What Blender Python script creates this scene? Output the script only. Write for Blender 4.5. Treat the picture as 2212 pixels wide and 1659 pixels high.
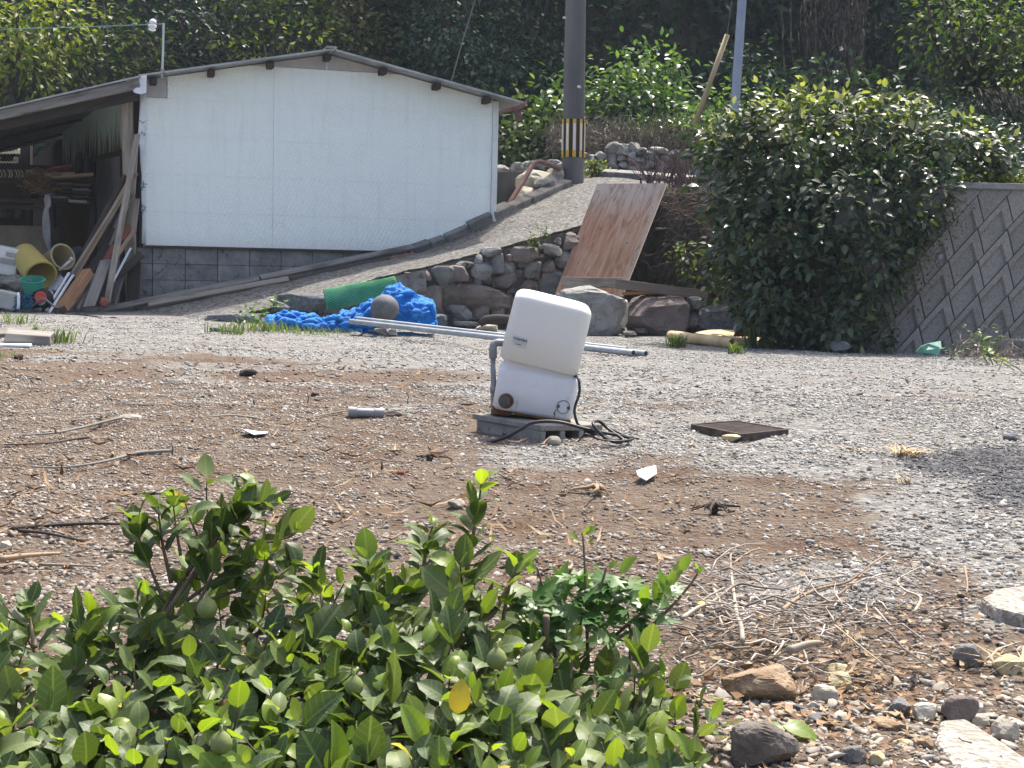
import bpy, bmesh, math, random
import numpy as np
from mathutils import Vector, Matrix, noise

for _o in list(bpy.data.objects):
    bpy.data.objects.remove(_o)
SC = bpy.context.scene
COL = SC.collection
rnd = random.Random(11)
rng = np.random.default_rng(7)
PI = math.pi

# ------------------------------------------------------------------ camera
F, CX, CY = 3072.0, 1106.0, 829.5          # the photograph measured on a 2212 px wide grid
CAM = Vector((0.0, 0.0, 0.68))
PITCH, ROLL = math.atan(280.0 / 3072.0), 0.024
MCAM = Matrix.Rotation(PI / 2 - PITCH, 3, 'X') @ Matrix.Rotation(ROLL, 3, 'Z')
cam_d = bpy.data.cameras.new('camera')
cam_d.sensor_width = 36.0
cam_d.lens = 36.0 * F / 2212.0
cam_d.clip_start, cam_d.clip_end = 0.05, 400.0
cam = bpy.data.objects.new('camera', cam_d)
COL.objects.link(cam)
cam.matrix_world = Matrix.Translation(CAM) @ MCAM.to_4x4()
SC.camera = cam

# ------------------------------------------------------------------ sky and sun
SUN_EL, SUN_AZ = math.radians(61), math.radians(25)
world = bpy.data.worlds.new('World')
SC.world = world
world.use_nodes = True
_nt = world.node_tree
_nt.nodes.clear()
_sky = _nt.nodes.new('ShaderNodeTexSky')
_sky.sky_type = 'NISHITA'
_sky.sun_disc = False
_sky.sun_elevation = SUN_EL
_sky.sun_rotation = SUN_AZ
_sky.air_density, _sky.dust_density, _sky.ozone_density = 0.65, 4.5, 0.3
_bg = _nt.nodes.new('ShaderNodeBackground')
_bg.inputs['Strength'].default_value = 0.15
_wo = _nt.nodes.new('ShaderNodeOutputWorld')
_nt.links.new(_sky.outputs[0], _bg.inputs[0])
_nt.links.new(_bg.outputs[0], _wo.inputs[0])

sun_d = bpy.data.lights.new('sun', 'SUN')
sun_d.energy = 3.4
sun_d.angle = math.radians(0.6)
sun_d.color = (1.0, 0.95, 0.87)
sun = bpy.data.objects.new('sun', sun_d)
COL.objects.link(sun)
SUNV = Vector((math.sin(SUN_AZ) * math.cos(SUN_EL), math.cos(SUN_AZ) * math.cos(SUN_EL), math.sin(SUN_EL)))
sun.rotation_euler = SUNV.to_track_quat('Z', 'Y').to_euler()
sun.location = SUNV * 60

SC.view_settings.view_transform = 'Standard'
SC.view_settings.look = 'None'
SC.view_settings.exposure = 1.38
SC.view_settings.gamma = 1.0
SC.view_settings.use_curve_mapping = False
SC.render.engine = 'CYCLES'
SC.cycles.max_bounces = 8
SC.cycles.diffuse_bounces = 4
SC.cycles.glossy_bounces = 3
SC.cycles.transmission_bounces = 5
SC.cycles.transparent_max_bounces = 6
SC.cycles.use_denoising = True
try:
    SC.cycles.sample_clamp_indirect = 6.0
except Exception:
    pass

# ------------------------------------------------------------------ placing helpers
def ray(x, y):
    return MCAM @ Vector(((x - CX) / F, (CY - y) / F, -1.0))

def P(x, y, Y):
    "point at depth Y that the photo shows at x, y"
    d = ray(x, y)
    return CAM + d * (Y / d.y)

MI = np.array(MCAM.transposed())
def proj(pts):
    q = (np.asarray(pts, float) - np.array(CAM)) @ MI.T
    z = np.minimum(q[:, 2], -1e-4)
    return CX + F * q[:, 0] / -z, CY - F * q[:, 1] / -z

def sst(a, b, x):
    t = np.clip((np.asarray(x, float) - a) / (b - a), 0, 1)
    return t * t * (3 - 2 * t)

def gz_np(x, y):
    x = np.asarray(x, float); y = np.asarray(y, float)
    dip = 0.10 + 0.09 * sst(-4, 1, x)
    z = -dip * sst(7.5, 14.5, y)
    z = z + 0.010 * np.sin(x * 1.7 + 0.6 * y) * np.sin(y * 1.3 - 0.4 * x) + 0.006 * np.sin(x * 4.1 - y * 2.2) * np.sin(y * 3.7 + x)
    z = z - 0.35 * sst(1.75, 1.0, y)            # the plot ends in a low bank towards the viewer
    return z

def gz(x, y):
    return float(gz_np(x, y))

def G(x, y, dz=0.0):
    "where the photo's pixel x, y meets the ground"
    d = ray(x, y)
    t = 0.4
    last = t
    while t < 60:
        p = CAM + d * t
        if p.z - dz <= gz(p.x, p.y):
            break
        last = t
        t += 0.05
    lo, hi = last, t
    for _ in range(14):
        m = (lo + hi) / 2
        p = CAM + d * m
        if p.z - dz <= gz(p.x, p.y): hi = m
        else: lo = m
    return CAM + d * hi

def onplane(x, y, O, n):
    d = ray(x, y)
    t = (O - CAM).dot(n) / d.dot(n)
    return CAM + d * t

# ------------------------------------------------------------------ object helpers
WL = {}
def tag(o, label=None, cat=None, group=None, kind=None):
    if label: o['label'] = label
    if cat: o['category'] = cat
    if group: o['group'] = group
    if kind: o['kind'] = kind
    return o

def root(name, label, cat, loc, group=None):
    o = bpy.data.objects.new(name, None)
    o.empty_display_size = 0.1
    COL.objects.link(o)
    o.location = loc
    WL[o.name] = Vector(loc)
    return tag(o, label, cat, group)

def link(name, me, parent=None, origin=None):
    o = bpy.data.objects.new(name, me)
    COL.objects.link(o)
    if parent is not None:
        o.parent = parent
        WL[o.name] = WL[parent.name]
    else:
        WL[o.name] = Vector(origin or (0, 0, 0))
        o.location = WL[o.name]
    return o

def npmesh(name, V, Fc, mat=None, smooth=False, uv=None, off=(0, 0, 0)):
    V = np.asarray(V, np.float32) - np.asarray(off, np.float32)
    Fc = np.asarray(Fc, np.int32)
    me = bpy.data.meshes.new(name)
    n, k = Fc.shape
    me.vertices.add(len(V)); me.vertices.foreach_set('co', V.ravel())
    me.loops.add(n * k); me.loops.foreach_set('vertex_index', Fc.ravel())
    me.polygons.add(n)
    me.polygons.foreach_set('loop_start', np.arange(0, n * k, k, dtype=np.int32))
    if smooth:
        me.polygons.foreach_set('use_smooth', np.ones(n, bool))
    if uv is not None:
        l = me.uv_layers.new(name='UVMap')
        l.data.foreach_set('uv', np.asarray(uv, np.float32)[Fc.ravel()].ravel())
    me.update(calc_edges=True)
    me.validate()
    if mat: me.materials.append(mat)
    return me

def npobj(name, V, Fc, mat, parent=None, smooth=False, uv=None, origin=None):
    if parent is not None:
        off = WL[parent.name]
    else:
        if origin is None:
            V = np.asarray(V); origin = (V[:, 0].mean(), V[:, 1].mean(), V[:, 2].min())
        off = origin
    return link(name, npmesh(name, V, Fc, mat, smooth, uv, off), parent, off if parent is None else None)

_ICO = {}
def ico(sub):
    if sub not in _ICO:
        bm = bmesh.new()
        bmesh.ops.create_icosphere(bm, subdivisions=sub, radius=1.0)
        bm.verts.ensure_lookup_table()
        _ICO[sub] = (np.array([v.co[:] for v in bm.verts]), np.array([[v.index for v in f.verts] for f in bm.faces]))
        bm.free()
    return _ICO[sub]

def rotz(a):
    c, s = math.cos(a), math.sin(a)
    return np.array([[c, -s, 0], [s, c, 0], [0, 0, 1.0]])

def rock_v(c, r, seed, sub=3, rot=0.0, blocky=0.75, rough=0.25, facets=13):
    V, Fc = ico(sub)
    so = Vector((seed * 3.17, seed * 1.31, -seed * 2.3))
    fr_ = np.random.default_rng(int(seed * 7 + 3) % 100000)
    D = np.sign(V) * np.abs(V) ** blocky                      # boxy to start with
    D = D / np.abs(D).max(1).max()
    rad = np.linalg.norm(D, axis=1, keepdims=True)
    dirs = D / rad
    lim_r = rad[:, 0].copy()
    for _ in range(facets):                                   # then cut by flat planes, as broken stone is
        d = fr_.normal(size=3); d /= np.linalg.norm(d)
        c_ = dirs @ d
        lim_r = np.where(c_ > .05, np.minimum(lim_r, fr_.uniform(.66, .95) / np.maximum(c_, .05)), lim_r)
    out = dirs * lim_r[:, None]
    out /= np.abs(out).max(0)
    out *= (1 + np.array([rough * .35 * noise.noise(Vector(v) * 1.7 + so) + (noise.noise(Vector(v) * 5.3 + so) * .04 + noise.noise(Vector(v) * 12 + so) * .022 if sub > 2 else 0) for v in out]))[:, None]
    out = out * np.array(r)
    out = out @ rotz(rot).T
    return out + np.array(c), Fc

class MB:
    "collects boxes, beams, tubes and rocks and links them as ONE mesh object"
    def __init__(self):
        self.v, self.f, self.u = [], [], []
    def add(self, vs, fs, uv=None):
        o = len(self.v)
        self.v += [tuple(p) for p in vs]
        for i, q in enumerate(fs):
            self.f.append(tuple(o + k for k in q))
            self.u.append(uv[i] if uv else None)
        return self
    def beam(self, p0, p1, w, t, nrm=(0, -1, 0), w1=None, jag=0.0):
        p0, p1 = Vector(p0), Vector(p1)
        a = (p1 - p0); L = a.length; a.normalize()
        n = Vector(nrm); n = (n - a * n.dot(a)).normalized()
        s = a.cross(n)
        w1 = w if w1 is None else w1
        vs = []
        for p, ww in ((p0, w), (p1, w1)):
            for i, j in ((-1, -1), (1, -1), (1, 1), (-1, 1)):
                q = p + s * (i * ww / 2) + n * (j * t / 2)
                if jag: q = q + a * rnd.uniform(-jag, jag)
                vs.append(q)
        fs = [(0, 3, 2, 1), (4, 5, 6, 7), (0, 1, 5, 4), (1, 2, 6, 5), (2, 3, 7, 6), (3, 0, 4, 7)]
        u0, v0 = rnd.uniform(0, 9), rnd.uniform(0, 9)
        def q4(a0, a1, b0, b1): return [(u0 + a0, v0 + b0), (u0 + a0, v0 + b1), (u0 + a1, v0 + b1), (u0 + a1, v0 + b0)]
        uv = [[(u0, v0), (u0, v0 + t), (u0 + w, v0 + t), (u0 + w, v0)], [(u0, v0), (u0 + w, v0), (u0 + w, v0 + t), (u0, v0 + t)],
              q4(0, L, 0, w), q4(0, L, w, w + t), q4(0, L, w + t, 2 * w + t), q4(0, L, 2 * w + t, 2 * w + 2 * t)]
        return self.add(vs, fs, uv)
    def box(self, c, size, rz=0.0):
        c = Vector(c); sx, sy, sz = size
        R = Matrix.Rotation(rz, 3, 'Z')
        a = R @ Vector((1, 0, 0))
        return self.beam(c - a * sx / 2, c + a * sx / 2, sz, sy, R @ Vector((0, -1, 0)))
    def obox(self, c, ax, ay, az):
        "box from centre and three half vectors"
        c, ax, ay, az = Vector(c), Vector(ax), Vector(ay), Vector(az)
        vs = [c + ax * i + ay * j + az * k for i in (-1, 1) for j in (-1, 1) for k in (-1, 1)]
        fs = [(0, 1, 3, 2), (4, 6, 7, 5), (0, 4, 5, 1), (2, 3, 7, 6), (0, 2, 6, 4), (1, 5, 7, 3)]
        return self.add(vs, fs)
    def tube(self, pts, r, n=8, cap=True):
        pts = [Vector(p) for p in pts]
        rs = r if isinstance(r, (list, tuple)) else [r] * len(pts)
        vs, fs, uv = [], [], []
        prev = None
        L = 0.0
        Ls = []
        for i, p in enumerate(pts):
            if i: L += (p - pts[i - 1]).length
            Ls.append(L)
            t = (pts[min(i + 1, len(pts) - 1)] - pts[max(i - 1, 0)]).normalized()
            if prev is None:
                h = Vector((0, 0, 1)) if abs(t.z) < .9 else Vector((1, 0, 0))
                e = (h - t * h.dot(t)).normalized()
            else:
                e = (prev - t * prev.dot(t)).normalized()
            prev = e
            b = t.cross(e)
            for k in range(n):
                a = 2 * PI * k / n
                vs.append(p + (e * math.cos(a) + b * math.sin(a)) * rs[i])
        v0 = rnd.uniform(0, 9)
        for i in range(len(pts) - 1):
            for k in range(n):
                k2 = (k + 1) % n
                fs.append((i * n + k, i * n + k2, (i + 1) * n + k2, (i + 1) * n + k))
                c0, c1 = v0 + k / n * 2 * PI * rs[i], v0 + (k + 1) / n * 2 * PI * rs[i]
                uv.append([(Ls[i], c0), (Ls[i], c1), (Ls[i + 1], c1), (Ls[i + 1], c0)])
        if cap:
            fs.append(tuple(reversed(range(n)))); uv.append(None)
            fs.append(tuple((len(pts) - 1) * n + k for k in range(n))); uv.append(None)
        return self.add(vs, fs, uv)
    def lathe(self, p, axis, prof, n=20, closed=True):
        "profile of (radius, distance along axis)"
        p, ax = Vector(p), Vector(axis).normalized()
        h = Vector((0, 0, 1)) if abs(ax.z) < .9 else Vector((1, 0, 0))
        e = (h - ax * h.dot(ax)).normalized(); b = ax.cross(e)
        vs, fs = [], []
        for r, d in prof:
            for k in range(n):
                a = 2 * PI * k / n
                vs.append(p + ax * d + (e * math.cos(a) + b * math.sin(a)) * r)
        for i in range(len(prof) - 1):
            for k in range(n):
                k2 = (k + 1) % n
                fs.append((i * n + k, i * n + k2, (i + 1) * n + k2, (i + 1) * n + k))
        if closed:
            fs.append(tuple(reversed(range(n))))
            fs.append(tuple((len(prof) - 1) * n + k for k in range(n)))
        return self.add(vs, fs)
    def prism(self, poly, off, uv=None):
        poly = [Vector(p) for p in poly]; off = Vector(off); n = len(poly)
        vs = poly + [p + off for p in poly]
        fs = [tuple(range(n)), tuple(reversed(range(n, 2 * n)))]
        us = [uv, list(reversed(uv)) if uv else None]
        for i in range(n):
            j = (i + 1) % n
            fs.append((i, n + i, n + j, j))
            us.append([uv[i], uv[i], uv[j], uv[j]] if uv else None)
        return self.add(vs, fs, us)
    def rock(self, c, r, seed, sub=3, rot=0.0, blocky=0.75, rough=0.25, facets=13):
        V, Fc = rock_v(c, r, seed, sub, rot, blocky, rough, facets)
        return self.add(V.tolist(), Fc.tolist())
    def build(self, name, mat, parent=None, smooth=False, bevel=0.0, seg=2, kind=None, label=None, shade_angle=None):
        if parent is not None:
            off = WL[parent.name]
        elif kind == 'structure':
            off = Vector((0, 0, 0))
        else:
            A = np.array(self.v); off = Vector((A[:, 0].mean(), A[:, 1].mean(), A[:, 2].min()))
        me = bpy.data.meshes.new(name)
        me.from_pydata([(Vector(p) - off)[:] for p in self.v], [], self.f)
        if any(u is not None for u in self.u):
            l = me.uv_layers.new(name='UVMap')
            flat = []
            for q, u in zip(self.f, self.u):
                for k in range(len(q)):
                    flat += list(u[k]) if u else [0.0, 0.0]
            l.data.foreach_set('uv', flat)
        if smooth:
            me.polygons.foreach_set('use_smooth', [True] * len(me.polygons))
        me.materials.append(mat)
        me.update()
        bm = bmesh.new(); bm.from_mesh(me)
        bmesh.ops.recalc_face_normals(bm, faces=bm.faces)
        bm.to_mesh(me); bm.free()
        o = link(name, me, parent, off)
        if bevel:
            m = o.modifiers.new('bevel', 'BEVEL')
            m.width, m.segments, m.limit_method, m.angle_limit = bevel, seg, 'ANGLE', math.radians(40)
            m.harden_normals = False
        if kind: o['kind'] = kind
        if label: o['label'] = label
        return o

# ------------------------------------------------------------------ materials
class NT:
    def __init__(self, name):
        self.m = bpy.data.materials.new(name)
        self.m.use_nodes = True
        self.t = self.m.node_tree
        self.t.nodes.clear()
        self.out = self.n('ShaderNodeOutputMaterial')
    def n(self, typ, **kw):
        x = self.t.nodes.new(typ)
        for k, v in kw.items(): setattr(x, k, v)
        return x
    def l(self, a, b): self.t.links.new(a, b)
    def set(self, node, **kw):
        for k, v in kw.items():
            node.inputs[k.replace('_', ' ')].default_value = v
    def math(self, op, a, b=None, clamp=False):
        x = self.n('ShaderNodeMath', operation=op); x.use_clamp = clamp
        for i, q in enumerate((a, b)):
            if q is None: continue
            if isinstance(q, (int, float)): x.inputs[i].default_value = q
            else: self.l(q, x.inputs[i])
        return x.outputs[0]
    def mix(self, f, a, b, blend='MIX'):
        x = self.n('ShaderNodeMix', data_type='RGBA', blend_type=blend)
        for s, q in ((x.inputs[0], f), (x.inputs[6], a), (x.inputs[7], b)):
            if isinstance(q, (int, float)): s.default_value = q
            elif isinstance(q, tuple): s.default_value = (*q[:3], 1)
            else: self.l(q, s)
        return x.outputs[2]
    def ramp(self, f, stops, interp='LINEAR'):
        x = self.n('ShaderNodeValToRGB'); x.color_ramp.interpolation = interp
        e = x.color_ramp.elements
        while len(e) < len(stops): e.new(0.5)
        for i, (p, c) in enumerate(stops):
            e[i].position = p
            e[i].color = (*c[:3], 1) if isinstance(c, tuple) else (c, c, c, 1)
        self.l(f, x.inputs[0])
        return x.outputs[0]
    def coord(self, kind='Object', scale=(1, 1, 1)):
        tc = self.n('ShaderNodeTexCoord'); mp = self.n('ShaderNodeMapping')
        mp.inputs['Scale'].default_value = scale
        self.l(tc.outputs[kind], mp.inputs[0])
        return mp.outputs[0]
    def noise(self, vec, scale, detail=4, rough=.55, dist=0.0):
        x = self.n('ShaderNodeTexNoise')
        x.inputs['Scale'].default_value = scale; x.inputs['Detail'].default_value = detail
        x.inputs['Roughness'].default_value = rough; x.inputs['Distortion'].default_value = dist
        self.l(vec, x.inputs['Vector'])
        return x.outputs[0]
    def voro(self, vec, scale, feature='F1', rand=1.0, out=0):
        x = self.n('ShaderNodeTexVoronoi', feature=feature)
        x.inputs['Scale'].default_value = scale; x.inputs['Randomness'].default_value = rand
        self.l(vec, x.inputs['Vector'])
        return x.outputs[out]
    def island(self):
        return self.n('ShaderNodeNewGeometry').outputs['Random Per Island']
    def objrand(self):
        return self.n('ShaderNodeObjectInfo').outputs['Random']
    def bump(self, h, strength=.5, dist=.01, normal=None):
        x = self.n('ShaderNodeBump')
        x.inputs['Strength'].default_value = strength; x.inputs['Distance'].default_value = dist
        self.l(h, x.inputs['Height'])
        if normal: self.l(normal, x.inputs['Normal'])
        return x.outputs[0]
    def bsdf(self, col, rough=.8, spec=.3, metal=0.0, normal=None, trans=0.0, tcol=None):
        b = self.n('ShaderNodeBsdfPrincipled')
        for nm, q in (('Base Color', col), ('Roughness', rough), ('Metallic', metal)):
            if isinstance(q, (int, float)): b.inputs[nm].default_value = q
            elif isinstance(q, tuple): b.inputs[nm].default_value = (*q[:3], 1)
            else: self.l(q, b.inputs[nm])
        b.inputs['Specular IOR Level'].default_value = spec
        if normal: self.l(normal, b.inputs['Normal'])
        sh = b.outputs[0]
        if trans:
            tr = self.n('ShaderNodeBsdfTranslucent')
            q = tcol if tcol is not None else col
            if isinstance(q, tuple): tr.inputs[0].default_value = (*q[:3], 1)
            else: self.l(q, tr.inputs[0])
            mx = self.n('ShaderNodeMixShader'); mx.inputs[0].default_value = trans
            self.l(sh, mx.inputs[1]); self.l(tr.outputs[0], mx.inputs[2])
            sh = mx.outputs[0]
        self.l(sh, self.out.inputs[0])
        return self.m

def mat_noise(name, c1, c2, scale=6, rough=.8, spec=.3, bump=.3, bscale=40, bdist=.004, metal=0.0, c3=None, stretch=(1, 1, 1), orand=0.0, irand=0.0, lo=.35, hi=.65):
    t = NT(name)
    v = t.coord('Object', stretch)
    col = t.ramp(t.noise(v, scale, 6, .62), [(lo, c1), (hi, c2)])
    if c3:
        col = t.mix(t.ramp(t.noise(v, scale * 2.7, 5, .7, .6), [(.56, 0.0), (.68, 1.0)]), col, c3)
    for on, src in ((orand, 'o'), (irand, 'i')):
        if on:
            r = t.objrand() if src == 'o' else t.island()
            hv = t.n('ShaderNodeHueSaturation')
            t.l(t.math('ADD', t.math('MULTIPLY', r, 2 * on), 1 - on), hv.inputs['Value'])
            t.l(col, hv.inputs['Color'])
            col = hv.outputs[0]
    nrm = t.bump(t.noise(v, bscale, 6, .7), bump, bdist) if bump else None
    return t.bsdf(col, rough, spec, metal, nrm)

def mat_wood(name, c1, c2, c3=None, rough=.85, orand=.15, grain=(1.2, 26)):
    t = NT(name)
    v = t.coord('UV', (grain[0], grain[1], 1))
    g = t.noise(v, 1.6, 6, .65, .5)
    col = t.ramp(g, [(.32, c1), (.66, c2)])
    if c3:
        v2 = t.coord('UV', (1.1, 5, 1))
        col = t.mix(t.ramp(t.noise(v2, 1.8, 4, .6), [(.5, 0.0), (.68, 1.0)]), col, c3)
    if orand:
        hv = t.n('ShaderNodeHueSaturation')
        t.l(t.math('ADD', t.math('MULTIPLY', t.objrand(), 2 * orand), 1 - orand), hv.inputs['Value'])
        t.l(col, hv.inputs['Color']); col = hv.outputs[0]
    return t.bsdf(col, rough, .2, 0, t.bump(g, .5, .004))

def mat_leaf(name, stops, rough=.45, spec=.4, trans=.3, tr_boost=(1.5, 1.7, .5), per='i', veins=False, bumpy=0.0):
    t = NT(name)
    r = t.island() if per == 'i' else t.objrand()
    col = t.ramp(r, stops)
    nrm = None
    if veins:
        tc = t.n('ShaderNodeTexCoord'); sp = t.n('ShaderNodeSeparateXYZ'); t.l(tc.outputs['UV'], sp.inputs[0])
        ax = t.math('ABSOLUTE', sp.outputs[0])
        mid = t.math('LESS_THAN', ax, .028)
        # side veins: run up and outwards from the midrib
        q = t.math('SUBTRACT', t.math('MULTIPLY', sp.outputs[1], 6.5), t.math('MULTIPLY', ax, 4.2))
        fr = t.math('ABSOLUTE', t.math('SUBTRACT', t.math('FRACT', q), .5))
        sv = t.math('MULTIPLY', t.math('LESS_THAN', fr, .055), .6)
        vn = t.math('MAXIMUM', mid, sv)
        ve = t.n('ShaderNodeMix', data_type='RGBA', blend_type='MIX')
        col = t.mix(t.math('MULTIPLY', vn, .32), col, (.34, .42, .16))
        hgt = t.math('ADD', t.math('MULTIPLY', fr, -.5), t.math('MULTIPLY', mid, -.6))
        nrm = t.bump(hgt, .12, .002)
        nz = t.noise(t.coord('Object', (1, 1, 1)), 60, 3)
        col = t.mix(t.math('MULTIPLY', nz, .3), col, (.10, .16, .03))
    tc_ = t.mix(1.0, col, tr_boost, 'MULTIPLY')
    return t.bsdf(col, rough, spec, 0, nrm, trans, tc_)
# ------------------------------------------------------------------ material library
m_concrete = mat_noise('concrete', (.17, .165, .155), (.30, .29, .27), 5, .9, .2, .5, 60, .004, c3=(.12, .115, .105))
m_block = mat_noise('foundation_block', (.15, .146, .138), (.26, .252, .238), 5, .92, .15, .5, 90, .003, c3=(.07, .07, .07), orand=.14)
m_kerb = mat_noise('old_kerb', (.13, .125, .115), (.27, .26, .235), 4, .92, .2, .8, 30, .012, c3=(.08, .08, .072))
m_stone_grey = mat_noise('grey_stone', (.12, .12, .115), (.25, .245, .23), 4, .9, .2, .9, 22, .02, c3=(.08, .07, .062), orand=.2)
m_stone_red = mat_noise('reddish_stone', (.12, .092, .08), (.215, .18, .16), 4, .9, .2, .9, 22, .02, c3=(.22, .20, .17), orand=.2)
m_stone_pale = mat_noise('pale_stone', (.30, .28, .23), (.46, .42, .34), 26, .9, .2, .7, 40, .006, c3=(.20, .17, .12), orand=.2)
m_stone_brown = mat_noise('brown_stone', (.20, .135, .085), (.36, .27, .18), 26, .9, .2, 1.0, 45, .01, c3=(.14, .10, .07), stretch=(1, 1, 1.7))
m_stone_yellow = mat_noise('yellow_stone', (.32, .26, .14), (.47, .41, .27), 26, .9, .2, .8, 40, .006, c3=(.25, .22, .17), orand=.15)
m_stone_dark = mat_noise('dark_stone', (.07, .072, .075), (.15, .155, .16), 26, .9, .2, .8, 40, .008, orand=.2)
m_rubble = mat_noise('rubble_stone', (.20, .19, .17), (.36, .345, .31), 4, .9, .2, .7, 25, .015, c3=(.09, .09, .07), orand=.25)
m_earth = mat_noise('dark_earth', (.045, .035, .026), (.10, .078, .056), 6, .95, .1, .8, 30, .02)
m_wood_grey = mat_wood('grey_weathered_wood', (.13, .122, .11), (.25, .235, .21), (.09, .08, .07))
m_wood_pale = mat_wood('pale_weathered_wood', (.20, .175, .14), (.34, .30, .245), (.15, .12, .09))
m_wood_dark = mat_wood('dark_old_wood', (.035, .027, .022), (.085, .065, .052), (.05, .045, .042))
m_wood_red = mat_wood('red_brown_wood', (.15, .05, .035), (.26, .10, .07), None)
m_wood_orange = mat_wood('orange_brown_timber', (.24, .125, .065), (.38, .22, .12), (.20, .12, .08), orand=0)
m_wood_tan = mat_wood('tan_wood', (.24, .17, .11), (.36, .26, .17), (.16, .11, .08))
m_black = mat_noise('black_rubber', (.012, .012, .013), (.025, .025, .027), 10, .5, .4, .1)
m_galv = mat_noise('galvanised_steel', (.25, .275, .29), (.36, .385, .40), 12, .5, .4, .1, 60, .001, metal=.35)
m_rust = mat_noise('rusty_iron', (.10, .045, .022), (.22, .10, .045), 25, .85, .2, .5, 90, .002)
m_pvc = mat_noise('grey_pvc', (.20, .215, .225), (.27, .285, .29), 12, .45, .4, .05)
m_white_wrap = mat_noise('white_wrap', (.62, .64, .66), (.76, .78, .80), 5, .6, .3, .35, 14, .02)

# ------------------------------------------------------------------ ground
def axis_vals(parts):
    out = []
    for a, b, s in parts: out += list(np.arange(a, b - 1e-6, s))
    out.append(parts[-1][1])
    return np.array(out)
gx = axis_vals([(-80, -12, 4), (-12, -3.2, .25), (-3.2, 3.2, .05), (3.2, 9, .2), (9, 80, 4)])
gy = axis_vals([(-30, .8, 1.5), (.8, 7, .04), (7, 18, .12), (18, 110, 4)])
GX, GY = np.meshgrid(gx, gy)
gpts = np.stack([GX.ravel(), GY.ravel(), gz_np(GX, GY).ravel()], 1)
pn = np.array([noise.noise(Vector((x * .9, y * .9, 3.3))) * .6 + noise.noise(Vector((x * 2.7, y * 2.7, 9.1))) * .4 for x, y in zip(GX.ravel(), GY.ravel())])
pn2 = np.array([noise.noise(Vector((x * 9, y * 9, 1.3))) for x, y in zip(GX.ravel(), GY.ravel())])
pn3 = np.array([noise.noise(Vector((x * 4.2, y * 4.2, 6.3))) for x, y in zip(GX.ravel(), GY.ravel())])
SOILX = [-400, 0, 330, 640, 1000, 1250, 1500, 1800, 1950, 2212, 2700]
SOILY = [735, 742, 772, 800, 850, 950, 1005, 1100, 1185, 1290, 1400]
def zone(p, pn):
    "1 where grey gravel lies, 0 where bare brown soil shows; second value is the tarry patch"
    x, y = proj(p)
    front = p[:, 1] > .6
    e = np.interp(x, SOILX, SOILY) - y + pn * 120
    g = 1 / (1 + np.exp(-e / 34.0))
    def blob(cx, cy, rx, ry, s=1.0):
        return s * np.exp(-(((x - cx) / rx) ** 2 + ((y - cy) / ry) ** 2) ** 1.3)
    g = np.maximum(g, blob(1790, 1265, 240, 75) * (.75 + pn * .8))
    g = np.maximum(g, blob(2090, 1090, 190, 75) * .9)
    g = np.maximum(g, blob(1180, 985, 190, 40) * .8)
    g = np.maximum(g, blob(880, 880, 170, 16) * .6)
    g = np.maximum(g, blob(2150, 1330, 120, 50) * .7)
    g = g - blob(1450, 875, 180, 18, .55) - blob(800, 812, 330, 14, .6) - blob(2050, 862, 150, 16, .5) - blob(1830, 1050, 210, 24, .5)
    g = g - blob(1950, 1480, 200, 60, .7)
    a = np.maximum(blob(2140, 1000, 230, 40), blob(2240, 1055, 180, 60))
    a = np.clip(a * 1.6 + pn * .5 - .35, 0, 1)
    return np.where(front, np.clip(g, 0, 1), .3), np.where(front, a, 0)
gzone, gasph = zone(gpts, pn)
_pm = np.clip((np.hypot(gpts[:, 0] - .1, gpts[:, 1] - 5.3) - .35) / .3, 0, 1)
gpts[:, 2] += _pm * (pn2 * .012 + pn3 * .012 + pn * .016) * (1 - .45 * gzone) * (GY.ravel() < 15)
nx, ny = len(gx), len(gy)
ii = np.arange(nx * ny).reshape(ny, nx)
gf = np.stack([ii[:-1, :-1].ravel(), ii[:-1, 1:].ravel(), ii[1:, 1:].ravel(), ii[1:, :-1].ravel()], 1)
t = NT('yard_ground')
at = t.n('ShaderNodeAttribute', attribute_name='gravel').outputs['Fac']
aa = t.n('ShaderNodeAttribute', attribute_name='tar').outputs['Fac']
v = t.coord('Object')
n1, n2, n3 = t.noise(v, 1.4, 6, .65), t.noise(v, 9, 6, .7), t.noise(v, 55, 5, .7)
soil = t.mix(n1, (.090, .064, .048), (.185, .148, .114))
soil = t.mix(t.ramp(n2, [(.42, 0.0), (.62, 1.0)]), soil, (.165, .13, .098))
soil = t.mix(t.ramp(t.noise(v, 2.6, 5, .65), [(.50, 0.0), (.62, .85)]), soil, (.105, .066, .044))
soil = t.mix(t.ramp(n3, [(.50, 0.0), (.64, .7)]), soil, (.085, .052, .034))
vc = t.voro(v, 46, out=1)
sep = t.n('ShaderNodeSeparateColor'); t.l(vc, sep.inputs[0])
gray = t.ramp(sep.outputs[0], [(0, (.11, .11, .107)), (.5, (.22, .217, .205)), (1, (.33, .325, .305))])
gray = t.mix(t.ramp(n1, [(.45, 0.0), (.65, .6)]), gray, (.20, .182, .155))
gray = t.mix(t.ramp(n2, [(.55, 0.0), (.7, .5)]), gray, (.15, .13, .11))
fac = t.math('ADD', at, t.math('MULTIPLY', t.math('SUBTRACT', n2, .5), .9), True)
col = t.mix(t.ramp(fac, [(.38, 0.0), (.62, 1.0)]), soil, gray)
tar = t.mix(t.ramp(sep.outputs[1], [(.2, 0.0), (1, 1.0)]), (.06, .06, .064), (.16, .16, .165))
fa = t.math('ADD', aa, t.math('MULTIPLY', t.math('SUBTRACT', n3, .5), .7), True)
col = t.mix(t.ramp(fa, [(.32, 0.0), (.55, .92)]), col, tar)
h = t.math('ADD', t.math('MULTIPLY', t.voro(v, 46), -.8), t.math('ADD', n3, n2))
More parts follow.
